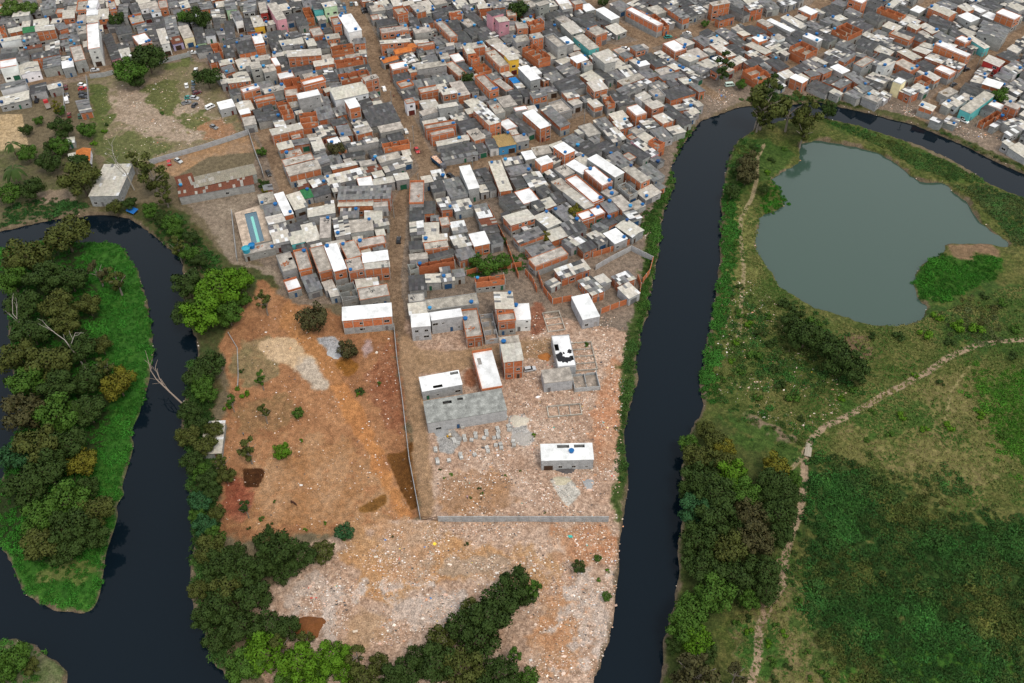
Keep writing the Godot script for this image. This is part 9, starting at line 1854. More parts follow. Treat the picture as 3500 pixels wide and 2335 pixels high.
func make_trees() -> void:
	var crowns := {}
	for f in ["b", "r", "s", "p", "n", "h"]:
		crowns[f] = []
		for k in (7 if f == "b" else 4):
			crowns[f].append(crown(f, k + 1))
	rng.seed = 77
	var woods := {}
	for f in ["b", "r", "s", "p", "n"]:
		var b := MB.new()
		var bc := Color(0.16, 0.12, 0.09) if f != "s" else Color(0.28, 0.24, 0.2)
		# one unit is the height of the crown's centre
		b.tube([Vector3(0, -0.15, 0), Vector3(0.01, 0.3, 0.01), Vector3(0.03, 0.75, -0.02), Vector3(0.02, 1.15, 0.0)], [0.055, 0.042, 0.034, 0.014], 7, bc)
		if f in ["b", "s", "r"]:
			for k in 5:
				var a := TAU * k / 5.0 + 0.4
				var s := Vector3(0.02, 0.55 + 0.1 * (k % 3), 0)
				b.tube([s, s + Vector3(cos(a) * 0.22, 0.25, sin(a) * 0.22), s + Vector3(cos(a) * 0.45, 0.42, sin(a) * 0.45)], [0.028, 0.02, 0.008], 5, bc)
		woods[f] = b.mesh(M.bark)
	var cores := []
	var places := []
	var colours := ["dark green", "mid green", "light green", "olive green", "bright green", "yellow-green", "brownish green", "blue-green"]
	var words := ["broad leafy tree", "round bushy tree", "loose open-crowned tree", "palm tree", "clump of banana plants", "shrub"]
	var called := ["leafy_tree", "bushy_tree", "open_tree", "palm_tree", "banana_plant", "shrub"]
	for t in TREES:
		var size := "large " if t[2] > 5.2 else ("small " if t[2] < 2.6 else "")
		cores.append(size + colours[t[5]] + " " + words[t[4]])
		places.append(GROVES[t[6]])
	var labels := from_left(cores, places)
	for i in TREES.size():
		var t: Array = TREES[i]
		var form: String = FORMS[t[4]]
		var mat: Material = M["leaf_" + LEAVES[t[5]]]
		var g := ground_y(t[0], t[1])
		var rad: float = t[2]
		if form == "h":
			var s := single("shrub", crowns.h[i % 4], labels[i], "shrub", Vector3(t[0], g + rad * 0.25, t[1]), rng.randf() * TAU, "shrubs on the open ground")
			s.scale = Vector3(rad, rad * 0.9, rad)
			s.set_surface_override_material(0, mat)
			continue
		var o := thing(called[t[4]], labels[i], ["tree", "tree", "tree", "palm", "banana plant"][t[4]], Vector3(t[0], g, t[1]), rng.randf() * TAU, called[t[4]].replace("_", " ") + "s")
		var hc: float = t[3] - g
		var w := part("trunk", woods[form], o)
		w.scale = Vector3(minf(hc, rad * 1.6), hc, minf(hc, rad * 1.6))
		var list: Array = crowns[form]
		var c := part("crown", list[i % list.size()], o, Vector3(0, hc, 0))
		c.scale = Vector3(rad, rad * rng.randf_range(0.9, 1.1), rad) * (1.12 if form != "p" else 1.0)
		c.set_surface_override_material(0, mat)


func scatter(called: String, m: Mesh, mat: Material, spots: Array, label: String, category: String) -> void:  # spots: [Transform3D, Color]
	m.surface_set_material(0, mat)
	var mm := MultiMesh.new()
	mm.transform_format = MultiMesh.TRANSFORM_3D
	mm.use_colors = true
	mm.mesh = m
	mm.instance_count = spots.size()
	for k in spots.size():
		mm.set_instance_transform(k, spots[k][0])
		mm.set_instance_color(k, spots[k][1])
	var o := MultiMeshInstance3D.new()
	o.name = numbered(called)
	o.multimesh = mm
	add_child(o)
	tag(o, label, category, "", "stuff")


func points_in(poly: PackedVector2Array, density: float) -> PackedVector2Array:
	var out := PackedVector2Array()
	var lo := Vector2(1e9, 1e9)
	var hi := -lo
	for p in poly:
		lo = lo.min(p)
		hi = hi.max(p)
	for k in int((hi.x - lo.x) * (hi.y - lo.y) * density):
		var p := Vector2(rng.randf_range(lo.x, hi.x), rng.randf_range(lo.y, hi.y))
		if Geometry2D.is_point_in_polygon(p, poly):
			out.append(p)
	return out


func make_cover() -> void:
	rng.seed = 5
	var lobes := []
	for k in 5:
		var a := TAU * k / 5.0
		lobes.append([Vector3(cos(a) * 0.55, 0.15, sin(a) * 0.55), Vector3(0.55, 0.4, 0.55), rng.randf_range(0.8, 1.2)])
	var clump := leaf_mesh(lobes, 110, 0.26, 0.3)
	var spots := []
	var blotch := FastNoiseLite.new()
	blotch.seed = 3
	blotch.frequency = 0.06
	for s in SCRUB:
		for p0 in points_in(flat_points(s[4]), s[1] * 1.9):
			var p: Vector2 = p0 + Vector2(rng.randfn(), rng.randfn()) * (3.2 if s[0] in ["dark", "bright", "bushes"] else 0.5)
			if wet(p.x, p.y) > 0.45 and s[0] != "mat":
				continue
			var n := blotch.get_noise_2d(p.x, p.y)
			var size: float = s[2] * rng.randf_range(0.6, 1.45) * (1.0 + n * 0.5)
			var c: Color = s[3]
			if s[0] in ["dark", "bushes", "neck", "farbank"]:
				var n3 := blotch.get_noise_2d(p.x * 0.5 + 300, p.y * 0.5) + rng.randf_range(-0.35, 0.35)
				c = c.lerp(Color(0.075, 0.088, 0.022), clampf(n3 * 1.6, 0, 0.9))
				c = c.lerp(Color(0.03, 0.105, 0.02), clampf(-n3 * 1.3, 0, 0.8))
			var k := rng.randf_range(0.7, 1.35) * (1.0 + 0.5 * n)
			var y := ground_y(p.x, p.y)
			if s[0] == "mat":
				y = maxf(y, -0.9)
			spots.append([Transform3D(Basis(Vector3.UP, rng.randf() * TAU).scaled(Vector3(size, size * rng.randf_range(0.6, 1.1), size)), Vector3(p.x, y, p.y)), Color(c.r * k * rng.randf_range(0.9, 1.15), c.g * k, c.b * k)])
	scatter("ground_cover", clump, M.scrub, spots, "dense green creepers and weeds along the banks and hollows", "weeds")
	print("scrub ", spots.size())
	# grass tufts
	var v := PackedVector3Array(); var n2 := PackedVector3Array(); var c2 := PackedColorArray(); var ix := PackedInt32Array()
	for k in 16:
		var a := rng.randf() * TAU
		var at := Vector3(cos(a), 0, sin(a)) * rng.randf_range(0.0, 0.8) + Vector3.UP * 0.12
		leaf(v, n2, c2, ix, at, Vector3(cos(a) * 0.4, 1, sin(a) * 0.4).normalized(), 0.45, Color.WHITE * rng.randf_range(0.8, 1.2))
	var arr := []
	arr.resize(Mesh.ARRAY_MAX)
	arr[Mesh.ARRAY_VERTEX] = v
	arr[Mesh.ARRAY_NORMAL] = n2
	arr[Mesh.ARRAY_COLOR] = c2
	arr[Mesh.ARRAY_INDEX] = ix
	var tuft := ArrayMesh.new()
	tuft.add_surface_from_arrays(Mesh.PRIMITIVE_TRIANGLES, arr)
	spots = []
	for s in TUFTS:
		for p in points_in(flat_points(s[1]), s[0] * 2.5):
			var n := blotch.get_noise_2d(p.x * 0.8 + 90, p.y * 0.8)
			var c := Color(0.15, 0.15, 0.05).lerp(Color(0.048, 0.1, 0.019), clampf(0.45 + n * 1.6 + rng.randf_range(-0.25, 0.25), 0, 1))
			var size := rng.randf_range(0.45, 1.0)
			spots.append([Transform3D(Basis(Vector3.UP, rng.randf() * TAU).scaled(Vector3(size, size, size)), Vector3(p.x, ground_y(p.x, p.y), p.y)), c])
	scatter("grass", tuft, M.scrub, spots, "dry and green grass tufts on the land by the pond", "grass")
	# rubble
	var bit := MB.new()
	var q := []
	for y in [-0.5, 0.5]:
		for e in [[-1, -1], [1, -1], [1, 1], [-1, 1]]:
			q.append(Vector3(e[0] * rng.randf_range(0.55, 1.0), y * rng.randf_range(0.5, 1.0), e[1] * rng.randf_range(0.4, 0.9)))
	bit.hexa(q, Color.WHITE)
	spots = []
	var pal := [Color(0.72, 0.69, 0.66), Color(0.62, 0.48, 0.40), Color(0.58, 0.40, 0.30), Color(0.5, 0.27, 0.16), Color(0.08, 0.075, 0.075), Color(0.33, 0.26, 0.2), Color(0.7, 0.62, 0.54), Color(0.55, 0.45, 0.38), Color(0.6, 0.43, 0.34), Color(0.5, 0.36, 0.28)]
	for s in RUBBLE:
		for p in points_in(flat_points(s[1]), s[0] * 4.5):
			if wet(p.x, p.y) > 0.5:
				continue
			var n := blotch.get_noise_2d(p.x * 1.3, p.y * 1.3 + 40)
			if rng.randf() > 0.5 + n * 1.5:
				continue
			var size := 0.07 + 0.17 * pow(rng.randf(), 2.6) + (0.3 if rng.randf() < 0.006 else 0.0)
			var c: Color = pal[rng.randi() % pal.size()]
			if rng.randf() < 0.008:
				c = [Color(0.05, 0.2, 0.5), Color(0.6, 0.08, 0.06), Color(0.7, 0.5, 0.05), Color(0.05, 0.35, 0.3)][rng.randi() % 4]
			var bs := Basis(Vector3.UP, rng.randf() * TAU) * Basis(Vector3.RIGHT, rng.randf_range(-0.5, 0.5))
			spots.append([Transform3D(bs.scaled(Vector3(size * rng.randf_range(0.7, 1.9), size, size)), Vector3(p.x, ground_y(p.x, p.y) + size * 0.2, p.y)), vary(c, 0.2)])
	# litter washed up along the water
	for k in 60000:
		var p := Vector2(rng.randf_range(-190, 220), rng.randf_range(-400, -95))
		var w := wet(p.x, p.y)
		if w > 0.28 and w < 0.5 and rng.randf() < 0.35:
			var size := 0.08 + 0.22 * pow(rng.randf(), 2.0)
			spots.append([Transform3D(Basis(Vector3.UP, rng.randf() * TAU).scaled(Vector3(size * 1.4, size * 0.7, size)), Vector3(p.x, maxf(ground_y(p.x, p.y), -1.25) + size * 0.2, p.y)), vary(pal[rng.randi() % pal.size()], 0.25)])
	scatter("rubble", bit.mesh(M.bits), M.bits, spots, "broken brick, plaster and litter strewn over the open ground", "rubble")
	print("rubble ", spots.size())


# ---------------------------------------------------------------- vehicles, people, yard things

func profile(b: MB, outline: Array, widths: Array, col: Color) -> void:  # closed side outline (x along the car, y up), counter-clockwise seen from +z
	var n := outline.size()
	for i in n:
		var j := (i + 1) % n
		var a: Vector2 = outline[i]
		var e: Vector2 = outline[j]
		b.quad(Vector3(a.x, a.y, -widths[i]), Vector3(a.x, a.y, widths[i]), Vector3(e.x, e.y, widths[j]), Vector3(e.x, e.y, -widths[j]), col)
	var p := PackedVector2Array(outline)
	var t := Geometry2D.triangulate_polygon(p)
	for i in range(0, t.size(), 3):
		for s in [-1.0, 1.0]:
			var q := []
			for k in 3:
				var o: Vector2 = outline[t[i + k]]
				q.append(Vector3(o.x, o.y, s * widths[t[i + k]]))
			if (q[1] - q[0]).cross(q[2] - q[0]).z * s > 0:
				b.tri(q[0], q[1], q[2], col)
			else:
				b.tri(q[0], q[2], q[1], col)


func V2(a: Array) -> Array:
	var o := []
	for i in range(0, a.size(), 2):
		o.append(Vector2(a[i], a[i + 1]))
	return o


func make_vehicle(typ: String, label: String, at: Vector3, turn: float, col: Color) -> void:
	var called: String = {"car": "parked_car", "pickup": "pickup_truck", "van": "van", "truck": "flatbed_truck", "estate": "estate_car"}[typ]
	var o := thing(called, label, {"car": "car", "estate": "car"}.get(typ, "pickup" if typ == "pickup" else typ), at, turn, "vehicles parked in the settlement")
	var b := MB.new()
	var g := MB.new()
	var k := 1.0
	var wheels := [-1.25, 1.25]
	var r := 0.3
	match typ:
		"car", "estate":
			var rear := -2.0
			profile(b, V2([rear, 0.3, 2.0, 0.3, 2.02, 0.62, 1.75, 0.8, 0.95, 0.93, -1.95, 0.95]), [0.8, 0.8, 0.78, 0.78, 0.8, 0.8], col)
			if typ == "car":
				profile(g, V2([-1.75, 0.94, 0.9, 0.94, 0.3, 1.36, -1.25, 1.38]), [0.76, 0.76, 0.6, 0.6], Color.WHITE)
				b.box(Vector3(-1.22, 1.37, -0.6), Vector3(0.28, 1.43, 0.6), col)
			else:
				profile(g, V2([-1.9, 0.94, 0.9, 0.94, 0.3, 1.38, -1.7, 1.4]), [0.76, 0.76, 0.62, 0.62], Color.WHITE)
				b.box(Vector3(-1.7, 1.39, -0.62), Vector3(0.28, 1.45, 0.62), col)
		"pickup":
			profile(b, V2([-2.2, 0.45, 2.1, 0.35, 2.12, 0.75, 1.8, 0.92, 1.0, 1.0, -2.2, 1.0]), [0.84, 0.84, 0.8, 0.8, 0.84, 0.84], col)
			profile(g, V2([-0.5, 1.0, 1.0, 1.0, 0.5, 1.48, -0.35, 1.5]), [0.78, 0.78, 0.64, 0.64], Color.WHITE)
			b.box(Vector3(-0.35, 1.49, -0.64), Vector3(0.48, 1.55, 0.64), col)
			b.box(Vector3(-2.1, 1.001, -0.7), Vector3(-0.6, 1.02, 0.7), Color(0.04, 0.04, 0.045))
			for s in [-1, 1]:
				b.box(Vector3(-2.2, 1.0, s * 0.77 - 0.06), Vector3(-0.5, 1.12, s * 0.77 + 0.06), col)
			wheels = [-1.35, 1.3]
		"van":
			profile(b, V2([-2.2, 0.35, 2.1, 0.35, 2.12, 0.9, 1.75, 1.05, -2.2, 1.05]), [0.86, 0.86, 0.82, 0.84, 0.86], col)
			profile(g, V2([-2.1, 1.05, 1.75, 1.05, 1.3, 1.72, -2.05, 1.75]), [0.82, 0.82, 0.72, 0.74], Color.WHITE)
			b.box(Vector3(-2.12, 1.74, -0.76), Vector3(1.25, 1.84, 0.76), col)
			for x in [-2.08, -0.4, 0.9]:
				b.box(Vector3(x, 1.04, -0.86), Vector3(x + 0.14, 1.76, 0.86), col)
			wheels = [-1.35, 1.35]
		"truck":
			profile(b, V2([1.4, 0.5, 3.1, 0.5, 3.1, 1.3, 2.8, 2.2, 1.4, 2.2]), [1.0, 1.0, 1.0, 0.9, 0.9], col)
			g.box(Vector3(2.3, 1.35, -0.97), Vector3(2.99, 1.95, 0.97), Color.WHITE)
			b.box(Vector3(-3.2, 0.7, -1.05), Vector3(1.3, 0.95, 1.05), Color(0.2, 0.18, 0.15))
			for s in [-1, 1]:
				b.box(Vector3(-3.2, 0.95, s * 1.0 - 0.05), Vector3(1.3, 1.35, s * 1.0 + 0.05), Color(0.25, 0.2, 0.16))
			wheels = [-2.2, 2.2]
			r = 0.45
	part("body", b.mesh(M.paint), o)
	part("windows", g.mesh(M.glass), o)
	for x in wheels:
		for s in [-1, 1]:
			var wm: MeshInstance3D = part("wheel", M.wheel, o, Vector3(x, r, s * (0.72 if typ != "truck" else 0.9)))
			wm.scale = Vector3(r, r, 1)
			part("hubcap", M.hubcap, wm, Vector3(0, 0, s * 0.115))
	if typ != "truck":
		for s in [-1, 1]:
			part("headlight", M.headlight, o, Vector3(2.03 if typ in ["car", "estate"] else 2.12, 0.62, s * 0.58))


func make_vehicles() -> void:
	var b := MB.new()
	var ring := []
	for k in 12:
		ring.append(Vector2(cos(TAU * k / 12.0), sin(TAU * k / 12.0)))
	var ws := []
	ws.resize(12)
	ws.fill(0.11)
	profile(b, ring, ws, Color(0.02, 0.02, 0.02))
	M.wheel = b.mesh(M.rubber)
	var cap := MB.new()
	for k in 10:
		cap.tri(Vector3.ZERO, Vector3(cos(TAU * k / 10.0), sin(TAU * k / 10.0), 0) * 0.6, Vector3(cos(TAU * (k + 1) / 10.0), sin(TAU * (k + 1) / 10.0), 0) * 0.6, Color(0.4, 0.4, 0.42))
	M.hubcap = cap.mesh(M.plastic)
	var h := MB.new()
	h.box(Vector3(-0.03, -0.08, -0.15), Vector3(0.02, 0.08, 0.15), Color(0.7, 0.7, 0.68))
	M.headlight = h.mesh(M.plastic)
	for c in CARS:
		make_vehicle(c[0], c[1], Vector3(c[2], ground_y(c[2], c[3]) + 0.02, c[3]), c[4], vary(CAR_COLOURS[c[5]], 0.08))


func blob(bones: Array, cell: float, blend: float) -> ArrayMesh:  # bones: [a, b, radius at a, radius at b, colour]; surface nets of their smooth union
	var lo := Vector3(1e9, 1e9, 1e9)
	var hi := -lo
	for e in bones:
		for q in [[e[0], e[2]], [e[1], e[3]]]:
			lo = lo.min(q[0] - Vector3.ONE * (q[1] + blend))
			hi = hi.max(q[0] + Vector3.ONE * (q[1] + blend))
	var n := Vector3i((hi - lo) / cell) + Vector3i(3, 3, 3)
	var f := PackedFloat32Array()
	f.resize(n.x * n.y * n.z)
	var field := func(p: Vector3) -> float:
		var s := 0.0
		for e in bones:
			var ab: Vector3 = e[1] - e[0]
			var t := clampf((p - e[0]).dot(ab) / maxf(ab.length_squared(), 1e-6), 0, 1)
			var d: float = p.distance_to(e[0] + ab * t) - lerpf(e[2], e[3], t)
			s += exp(-d / blend * 2.0)
		return -log(maxf(s, 1e-9)) * blend * 0.5
	for z in n.z:
		for y in n.y:
			for x in n.x:
				f[(z * n.y + y) * n.x + x] = field.call(lo + Vector3(x, y, z) * cell)
	var ids := {}
	var b := MB.new()
	for z in n.z - 1:
		for y in n.y - 1:
			for x in n.x - 1:
				var sum := Vector3.ZERO
				var cuts := 0
				var c := []
				for k in 8:
					c.append(f[((z + (k >> 2)) * n.y + y + ((k >> 1) & 1)) * n.x + x + (k & 1)])
				for e in [[0, 1], [2, 3], [4, 5], [6, 7], [0, 2], [1, 3], [4, 6], [5, 7], [0, 4], [1, 5], [2, 6], [3, 7]]:
					if (c[e[0]] < 0) != (c[e[1]] < 0):
						var t: float = c[e[0]] / (c[e[0]] - c[e[1]])
						var p0 := Vector3(e[0] & 1, (e[0] >> 1) & 1, e[0] >> 2)
						var p1 := Vector3(e[1] & 1, (e[1] >> 1) & 1, e[1] >> 2)
						sum += p0.lerp(p1, t)
						cuts += 1
				if cuts > 0:
					var p := lo + (Vector3(x, y, z) + sum / cuts) * cell
					ids[Vector3i(x, y, z)] = b.v.size()
					b.v.append(p)
					var e := 0.01
					b.n.append(Vector3(field.call(p + Vector3(e, 0, 0)) - field.call(p - Vector3(e, 0, 0)), field.call(p + Vector3(0, e, 0)) - field.call(p - Vector3(0, e, 0)), field.call(p + Vector3(0, 0, e)) - field.call(p - Vector3(0, 0, e))).normalized())
					var best := 1e9
					var col := Color.WHITE
					for q in bones:
						var ab: Vector3 = q[1] - q[0]
						var t := clampf((p - q[0]).dot(ab) / maxf(ab.length_squared(), 1e-6), 0, 1)
						var d: float = p.distance_to(q[0] + ab * t) - lerpf(q[2], q[3], t)
						if d < best:
							best = d
							col = q[4]
					b.c.append(col)
	for key in ids:
		var k: Vector3i = key
		for ax in 3:
			var d := [Vector3i(1, 0, 0), Vector3i(0, 1, 0), Vector3i(0, 0, 1)]
			var u: Vector3i = d[(ax + 1) % 3]
			var w: Vector3i = d[(ax + 2) % 3]
			var a: Vector3i = k
			var i0: int = (a.z * n.y + a.y) * n.x + a.x
			var e: Vector3i = a + d[ax]
			var i1: int = (e.z * n.y + e.y) * n.x + e.x
			if (f[i0] < 0) != (f[i1] < 0) and ids.has(k - u) and ids.has(k - w) and ids.has(k - u - w):
				var q := [ids[k], ids[k - u], ids[k - u - w], ids[k - w]]
				var nn := (b.v[q[1]] - b.v[q[0]]).cross(b.v[q[3]] - b.v[q[0]])
				if nn.dot(b.n[q[0]]) < 0:
					q = [q[0], q[3], q[2], q[1]]
				b.ix.append_array(PackedInt32Array([q[0], q[2], q[1], q[0], q[3], q[2]]))
	return b.mesh(M.skin)


func make_person_mesh(shirt: Color, legs: Color) -> ArrayMesh:
	var skin := Color(0.24, 0.12, 0.07)
	var hair := Color(0.02, 0.015, 0.012)
	var B := []
	B.append([Vector3(0, 0.98, 0), Vector3(0, 1.22, 0.01), 0.14, 0.15, shirt])
	B.append([Vector3(-0.13, 1.38, 0), Vector3(0.13, 1.38, 0), 0.085, 0.085, shirt])
	B.append([Vector3(0, 1.42, 0), Vector3(0, 1.5, 0.01), 0.055, 0.055, skin])
	B.append([Vector3(0, 1.58, 0.02), Vector3(0, 1.65, 0.02), 0.085, 0.09, skin])
	B.append([Vector3(0, 1.64, -0.02), Vector3(0, 1.68, -0.01), 0.088, 0.09, hair])
	B.append([Vector3(0, 1.6, 0.1), Vector3(0, 1.57, 0.12), 0.018, 0.02, skin])
	for s in [-1.0, 1.0]:
		B.append([Vector3(s * 0.09, 0.92, 0), Vector3(s * 0.1, 0.5, s * 0.14), 0.095, 0.065, legs])
		B.append([Vector3(s * 0.1, 0.5, s * 0.14), Vector3(s * 0.1, 0.09, s * 0.1 - 0.06), 0.06, 0.042, legs if s > 0 else legs * 0.9])
		B.append([Vector3(s * 0.1, 0.05, s * 0.1 - 0.09), Vector3(s * 0.1, 0.045, s * 0.1 + 0.1), 0.045, 0.04, Color(0.04, 0.035, 0.03)])
		B.append([Vector3(s * 0.19, 1.38, 0), Vector3(s * 0.24, 1.12, -s * 0.05), 0.055, 0.045, shirt])
		B.append([Vector3(s * 0.24, 1.12, -s * 0.05), Vector3(s * 0.23, 0.9, -s * 0.02 + 0.08), 0.042, 0.032, skin])
		B.append([Vector3(s * 0.23, 0.88, -s * 0.02 + 0.09), Vector3(s * 0.225, 0.79, -s * 0.02 + 0.12), 0.036, 0.026, skin])
	return blob(B, 0.045, 0.03)


func make_people() -> void:
	var cols := {"pink": Color(0.6, 0.4, 0.45), "black": Color(0.02, 0.02, 0.025), "white": Color(0.75, 0.76, 0.78), "blue": Color(0.04, 0.1, 0.3), "maroon": Color(0.16, 0.03, 0.04), "red": Color(0.5, 0.03, 0.03), "yellow": Color(0.7, 0.5, 0.03), "grey": Color(0.2, 0.2, 0.21)}
	var made := {}
	rng.seed = 91
	for p in PEOPLE:
		if not made.has(p[3]):
			made[p[3]] = make_person_mesh(cols[p[3]], [Color(0.03, 0.04, 0.08), Color(0.05, 0.05, 0.05), Color(0.02, 0.25, 0.22)][made.size() % 3])
		single("person", made[p[3]], p[0], "person", Vector3(p[1], ground_y(p[1], p[2]) + 0.01, p[2]), rng.randf() * TAU, "people out in the settlement")


func make_horse() -> void:
	var c := Color(0.05, 0.022, 0.014)
	var dark := Color(0.02, 0.012, 0.01)
	var B := []
	B.append([Vector3(-0.62, 1.2, 0), Vector3(0.55, 1.18, 0), 0.29, 0.27, c])
	B.append([Vector3(0.45, 1.1, 0), Vector3(0.6, 1.05, 0), 0.28, 0.22, c])
	B.append([Vector3(-0.7, 1.22, 0), Vector3(-0.75, 1.1, 0), 0.3, 0.26, c])
	B.append([Vector3(0.65, 1.25, 0), Vector3(1.12, 0.95, 0.05), 0.2, 0.13, c])  # neck lowered to graze
	B.append([Vector3(0.62, 1.42, 0), Vector3(1.12, 1.08, 0.05), 0.06, 0.05, dark])
	B.append([Vector3(1.12, 0.92, 0.05), Vector3(1.4, 0.55, 0.06), 0.13, 0.075, c])
	for s in [-1.0, 1.0]:
		B.append([Vector3(1.1, 1.05, 0.05 + s * 0.07), Vector3(1.1, 1.16, 0.05 + s * 0.09), 0.03, 0.015, c])
		B.append([Vector3(0.52, 0.98, s * 0.15), Vector3(0.56 + s * 0.05, 0.55, s * 0.15), 0.11, 0.065, c])
		B.append([Vector3(0.56 + s * 0.05, 0.55, s * 0.15), Vector3(0.55 + s * 0.08, 0.06, s * 0.15), 0.055, 0.05, dark])
		B.append([Vector3(-0.72, 1.0, s * 0.16), Vector3(-0.62 + s * 0.05, 0.75, s * 0.17), 0.17, 0.11, c])
		B.append([Vector3(-0.62 + s * 0.05, 0.75, s * 0.17), Vector3(-0.84 + s * 0.05, 0.48, s * 0.17), 0.1, 0.065, c])
		B.append([Vector3(-0.84 + s * 0.05, 0.48, s * 0.17), Vector3(-0.8 + s * 0.06, 0.06, s * 0.17), 0.055, 0.05, dark])
	B.append([Vector3(-0.98, 1.25, 0), Vector3(-1.15, 0.75, 0), 0.06, 0.07, dark])
	var at := Vector2(-62.6, -153)
	single("horse", blob(B, 0.06, 0.05), "dark brown horse grazing alone on the orange dirt lot", "horse", Vector3(at.x, ground_y(at.x, at.y) + 0.0, at.y), -0.55)


func make_walls() -> void:
	for w in WALLS:
		var pts := flat_points(w[3])
		var o := thing("boundary_wall", w[2], "wall", Vector3(pts[0].x, 0, pts[0].y), 0.0, "walls around yards and lots")
		rng.seed = hash(w[2])
		var col := vary(WALL_COLOURS[w[1]] if w[1] == "b" else Color(0.42, 0.43, 0.44), 0.08)
		for i in pts.size() - 1:
			var a := pts[i]
			var e := pts[i + 1]
			var long := a.distance_to(e)
			var n := maxi(1, int(round(long / 3.3)))
			var dir := (e - a) / long
			for k in n:
				var m := a + dir * long * (k + 0.5) / n
				var b := MB.new()
				b.box(Vector3(-long / n * 0.5 + 0.12, -0.6, -0.08), Vector3(long / n * 0.5 - 0.12, w[0] - rng.randf_range(0.0, 0.06), 0.08), vary(col, 0.05))
				part("panel", b.mesh(M.brick if w[1] == "b" else M.plaster), o, Vector3(m.x - pts[0].x, 0, m.y - pts[0].y), -dir.angle())
				var q := a + dir * long * k / n - pts[0]
				var p := MB.new()
				p.box(Vector3(-0.12, -0.6, -0.12), Vector3(0.12, w[0] + 0.08, 0.12), Color(0.44, 0.43, 0.41))
				part("pillar", p.mesh(M.plaster), o, Vector3(q.x, 0, q.y), -dir.angle())


func make_pool() -> void:
	# deck corners: front-left, front-right, back-right, back-left
	var q := [Vector2(-99.7, -266), Vector2(-89.2, -269.7), Vector2(-96.7, -291.6), Vector2(-106.9, -285.9)]
	var p := [Vector2(-96.5, -267.2), Vector2(-92.3, -269.4), Vector2(-98.6, -286.9), Vector2(-102.9, -285.3)]
	var o := thing("swimming_pool", "long narrow blue swimming pool in a pale paved deck", "pool", Vector3(q[0].x, 0, q[0].y))
	var at := func(v: Vector2, y: float) -> Vector3: return Vector3(v.x - q[0].x, y, v.y - q[0].y)
	var d := MB.new()
	var dc := Color(0.66, 0.53, 0.42)
	for i in 4:
		var j := (i + 1) % 4
		d.quad(at.call(q[i], 1.2), at.call(q[j], 1.2), at.call(p[j], 1.2), at.call(p[i], 1.2), dc)
		d.quad(at.call(q[i], -0.5), at.call(q[j], -0.5), at.call(q[j], 1.2), at.call(q[i], 1.2), Color(0.4, 0.39, 0.38))
	part("deck", d.mesh(M.slab), o)
	var b := MB.new()
	var tile := Color(0.008, 0.065, 0.125)
	for i in 4:
		var j := (i + 1) % 4
		b.quad(at.call(p[j], 1.199), at.call(p[i], 1.199), at.call(p[i], 0.1), at.call(p[j], 0.1), tile * 1.3)
	b.quad(at.call(p[0], 0.1), at.call(p[1], 0.1), at.call(p[2], 0.1), at.call(p[3], 0.1), tile)
	part("basin", b.mesh(M.plastic), o)
	var s := MB.new()
	var l0: Vector2 = p[0].lerp(p[1], 0.42)
	var l1: Vector2 = p[0].lerp(p[1], 0.64)
	var l2: Vector2 = p[3].lerp(p[2], 0.64)
	var l3: Vector2 = p[3].lerp(p[2], 0.42)
	l2 = l2.lerp(l1, 0.06)
	l3 = l3.lerp(l0, 0.06)
	s.quad(at.call(l0, 0.11), at.call(l1, 0.11), at.call(l2, 0.11), at.call(l3, 0.11), Color(0.16, 0.58, 0.48))
	part("lane_stripe", s.mesh(M.plastic), o)
	var w := MB.new()
	w.quad(at.call(p[0], 1.0), at.call(p[1], 1.0), at.call(p[2], 1.0), at.call(p[3], 1.0), Color.WHITE)
	var wm := StandardMaterial3D.new()
	wm.albedo_color = Color(0.75, 0.9, 0.95, 0.12)
	wm.transparency = BaseMaterial3D.TRANSPARENCY_ALPHA
	wm.roughness = 0.05
	part("water", w.mesh(wm), o)


func make_yard_things() -> void:
	# stacks of concrete blocks set out on the building site
	var proto := []
	for k in 3:
		var b := MB.new()
		for l in 4 + k % 2:
			for i in 2:
				for j in 3:
					var x := -0.55 + i * 0.56
					var z := -0.55 + j * 0.37
					b.box(Vector3(x, l * 0.2, z), Vector3(x + 0.54, l * 0.2 + 0.19, z + 0.35), Color(0.66, 0.65, 0.62) * (0.9 + 0.04 * ((i + j + l) % 4)))
		proto.append(b.mesh(M.slab))
	rng.seed = 12
	var sites := SITE_POINTS
	var order := range(sites.size() / 2)
	order.sort_custom(func(a, b): return sites[a * 2] < sites[b * 2])
	var names_of := {}
	for k in order.size():
		names_of[order[k]] = ordinal(k) + "-from-left grey stack of concrete blocks on the building site"
	for i in sites.size() / 2:
		var x: float = sites[i * 2]
		var z: float = sites[i * 2 + 1]
		single("block_stack", proto[i % 3], names_of[i], "block stack", Vector3(x, ground_y(x, z) - 0.03, z), rng.randf_range(-0.2, 0.5), "stacks of concrete blocks on the building site")


const SITE_POINTS := [-17.8, -176.5, -17.4, -175.4, -16.3, -175, -14.6, -177.7, -14.3, -176.3, -12.3, -176.2, -11.2, -178.7, -11, -177.3, -8.5, -177, -7.9, -179.6, -7.7, -178.3, -5.4, -177.1, -4.5, -180.8, -4.1, -179.4, -4.3, -178.4, -4.1, -177.4, -1.1, -181.6, -0.9, -180.2, -4.9, -174.3, -3.5, -174.6, -3.2, -173.3, 0.3, -175.8, 0.6, -174.3, -7.6, -173.4, -7.2, -172.1, -23.1, -172.9, -23, -172.4, -15.5, -171, -15.2, -169.7, -11.2, -170.8, -22.4, -169, -22.1, -167.7, -18.8, -168.7, -2, -185.4, -5.1, -184.6, -8.4, -183.5, -15.3, -181.4]


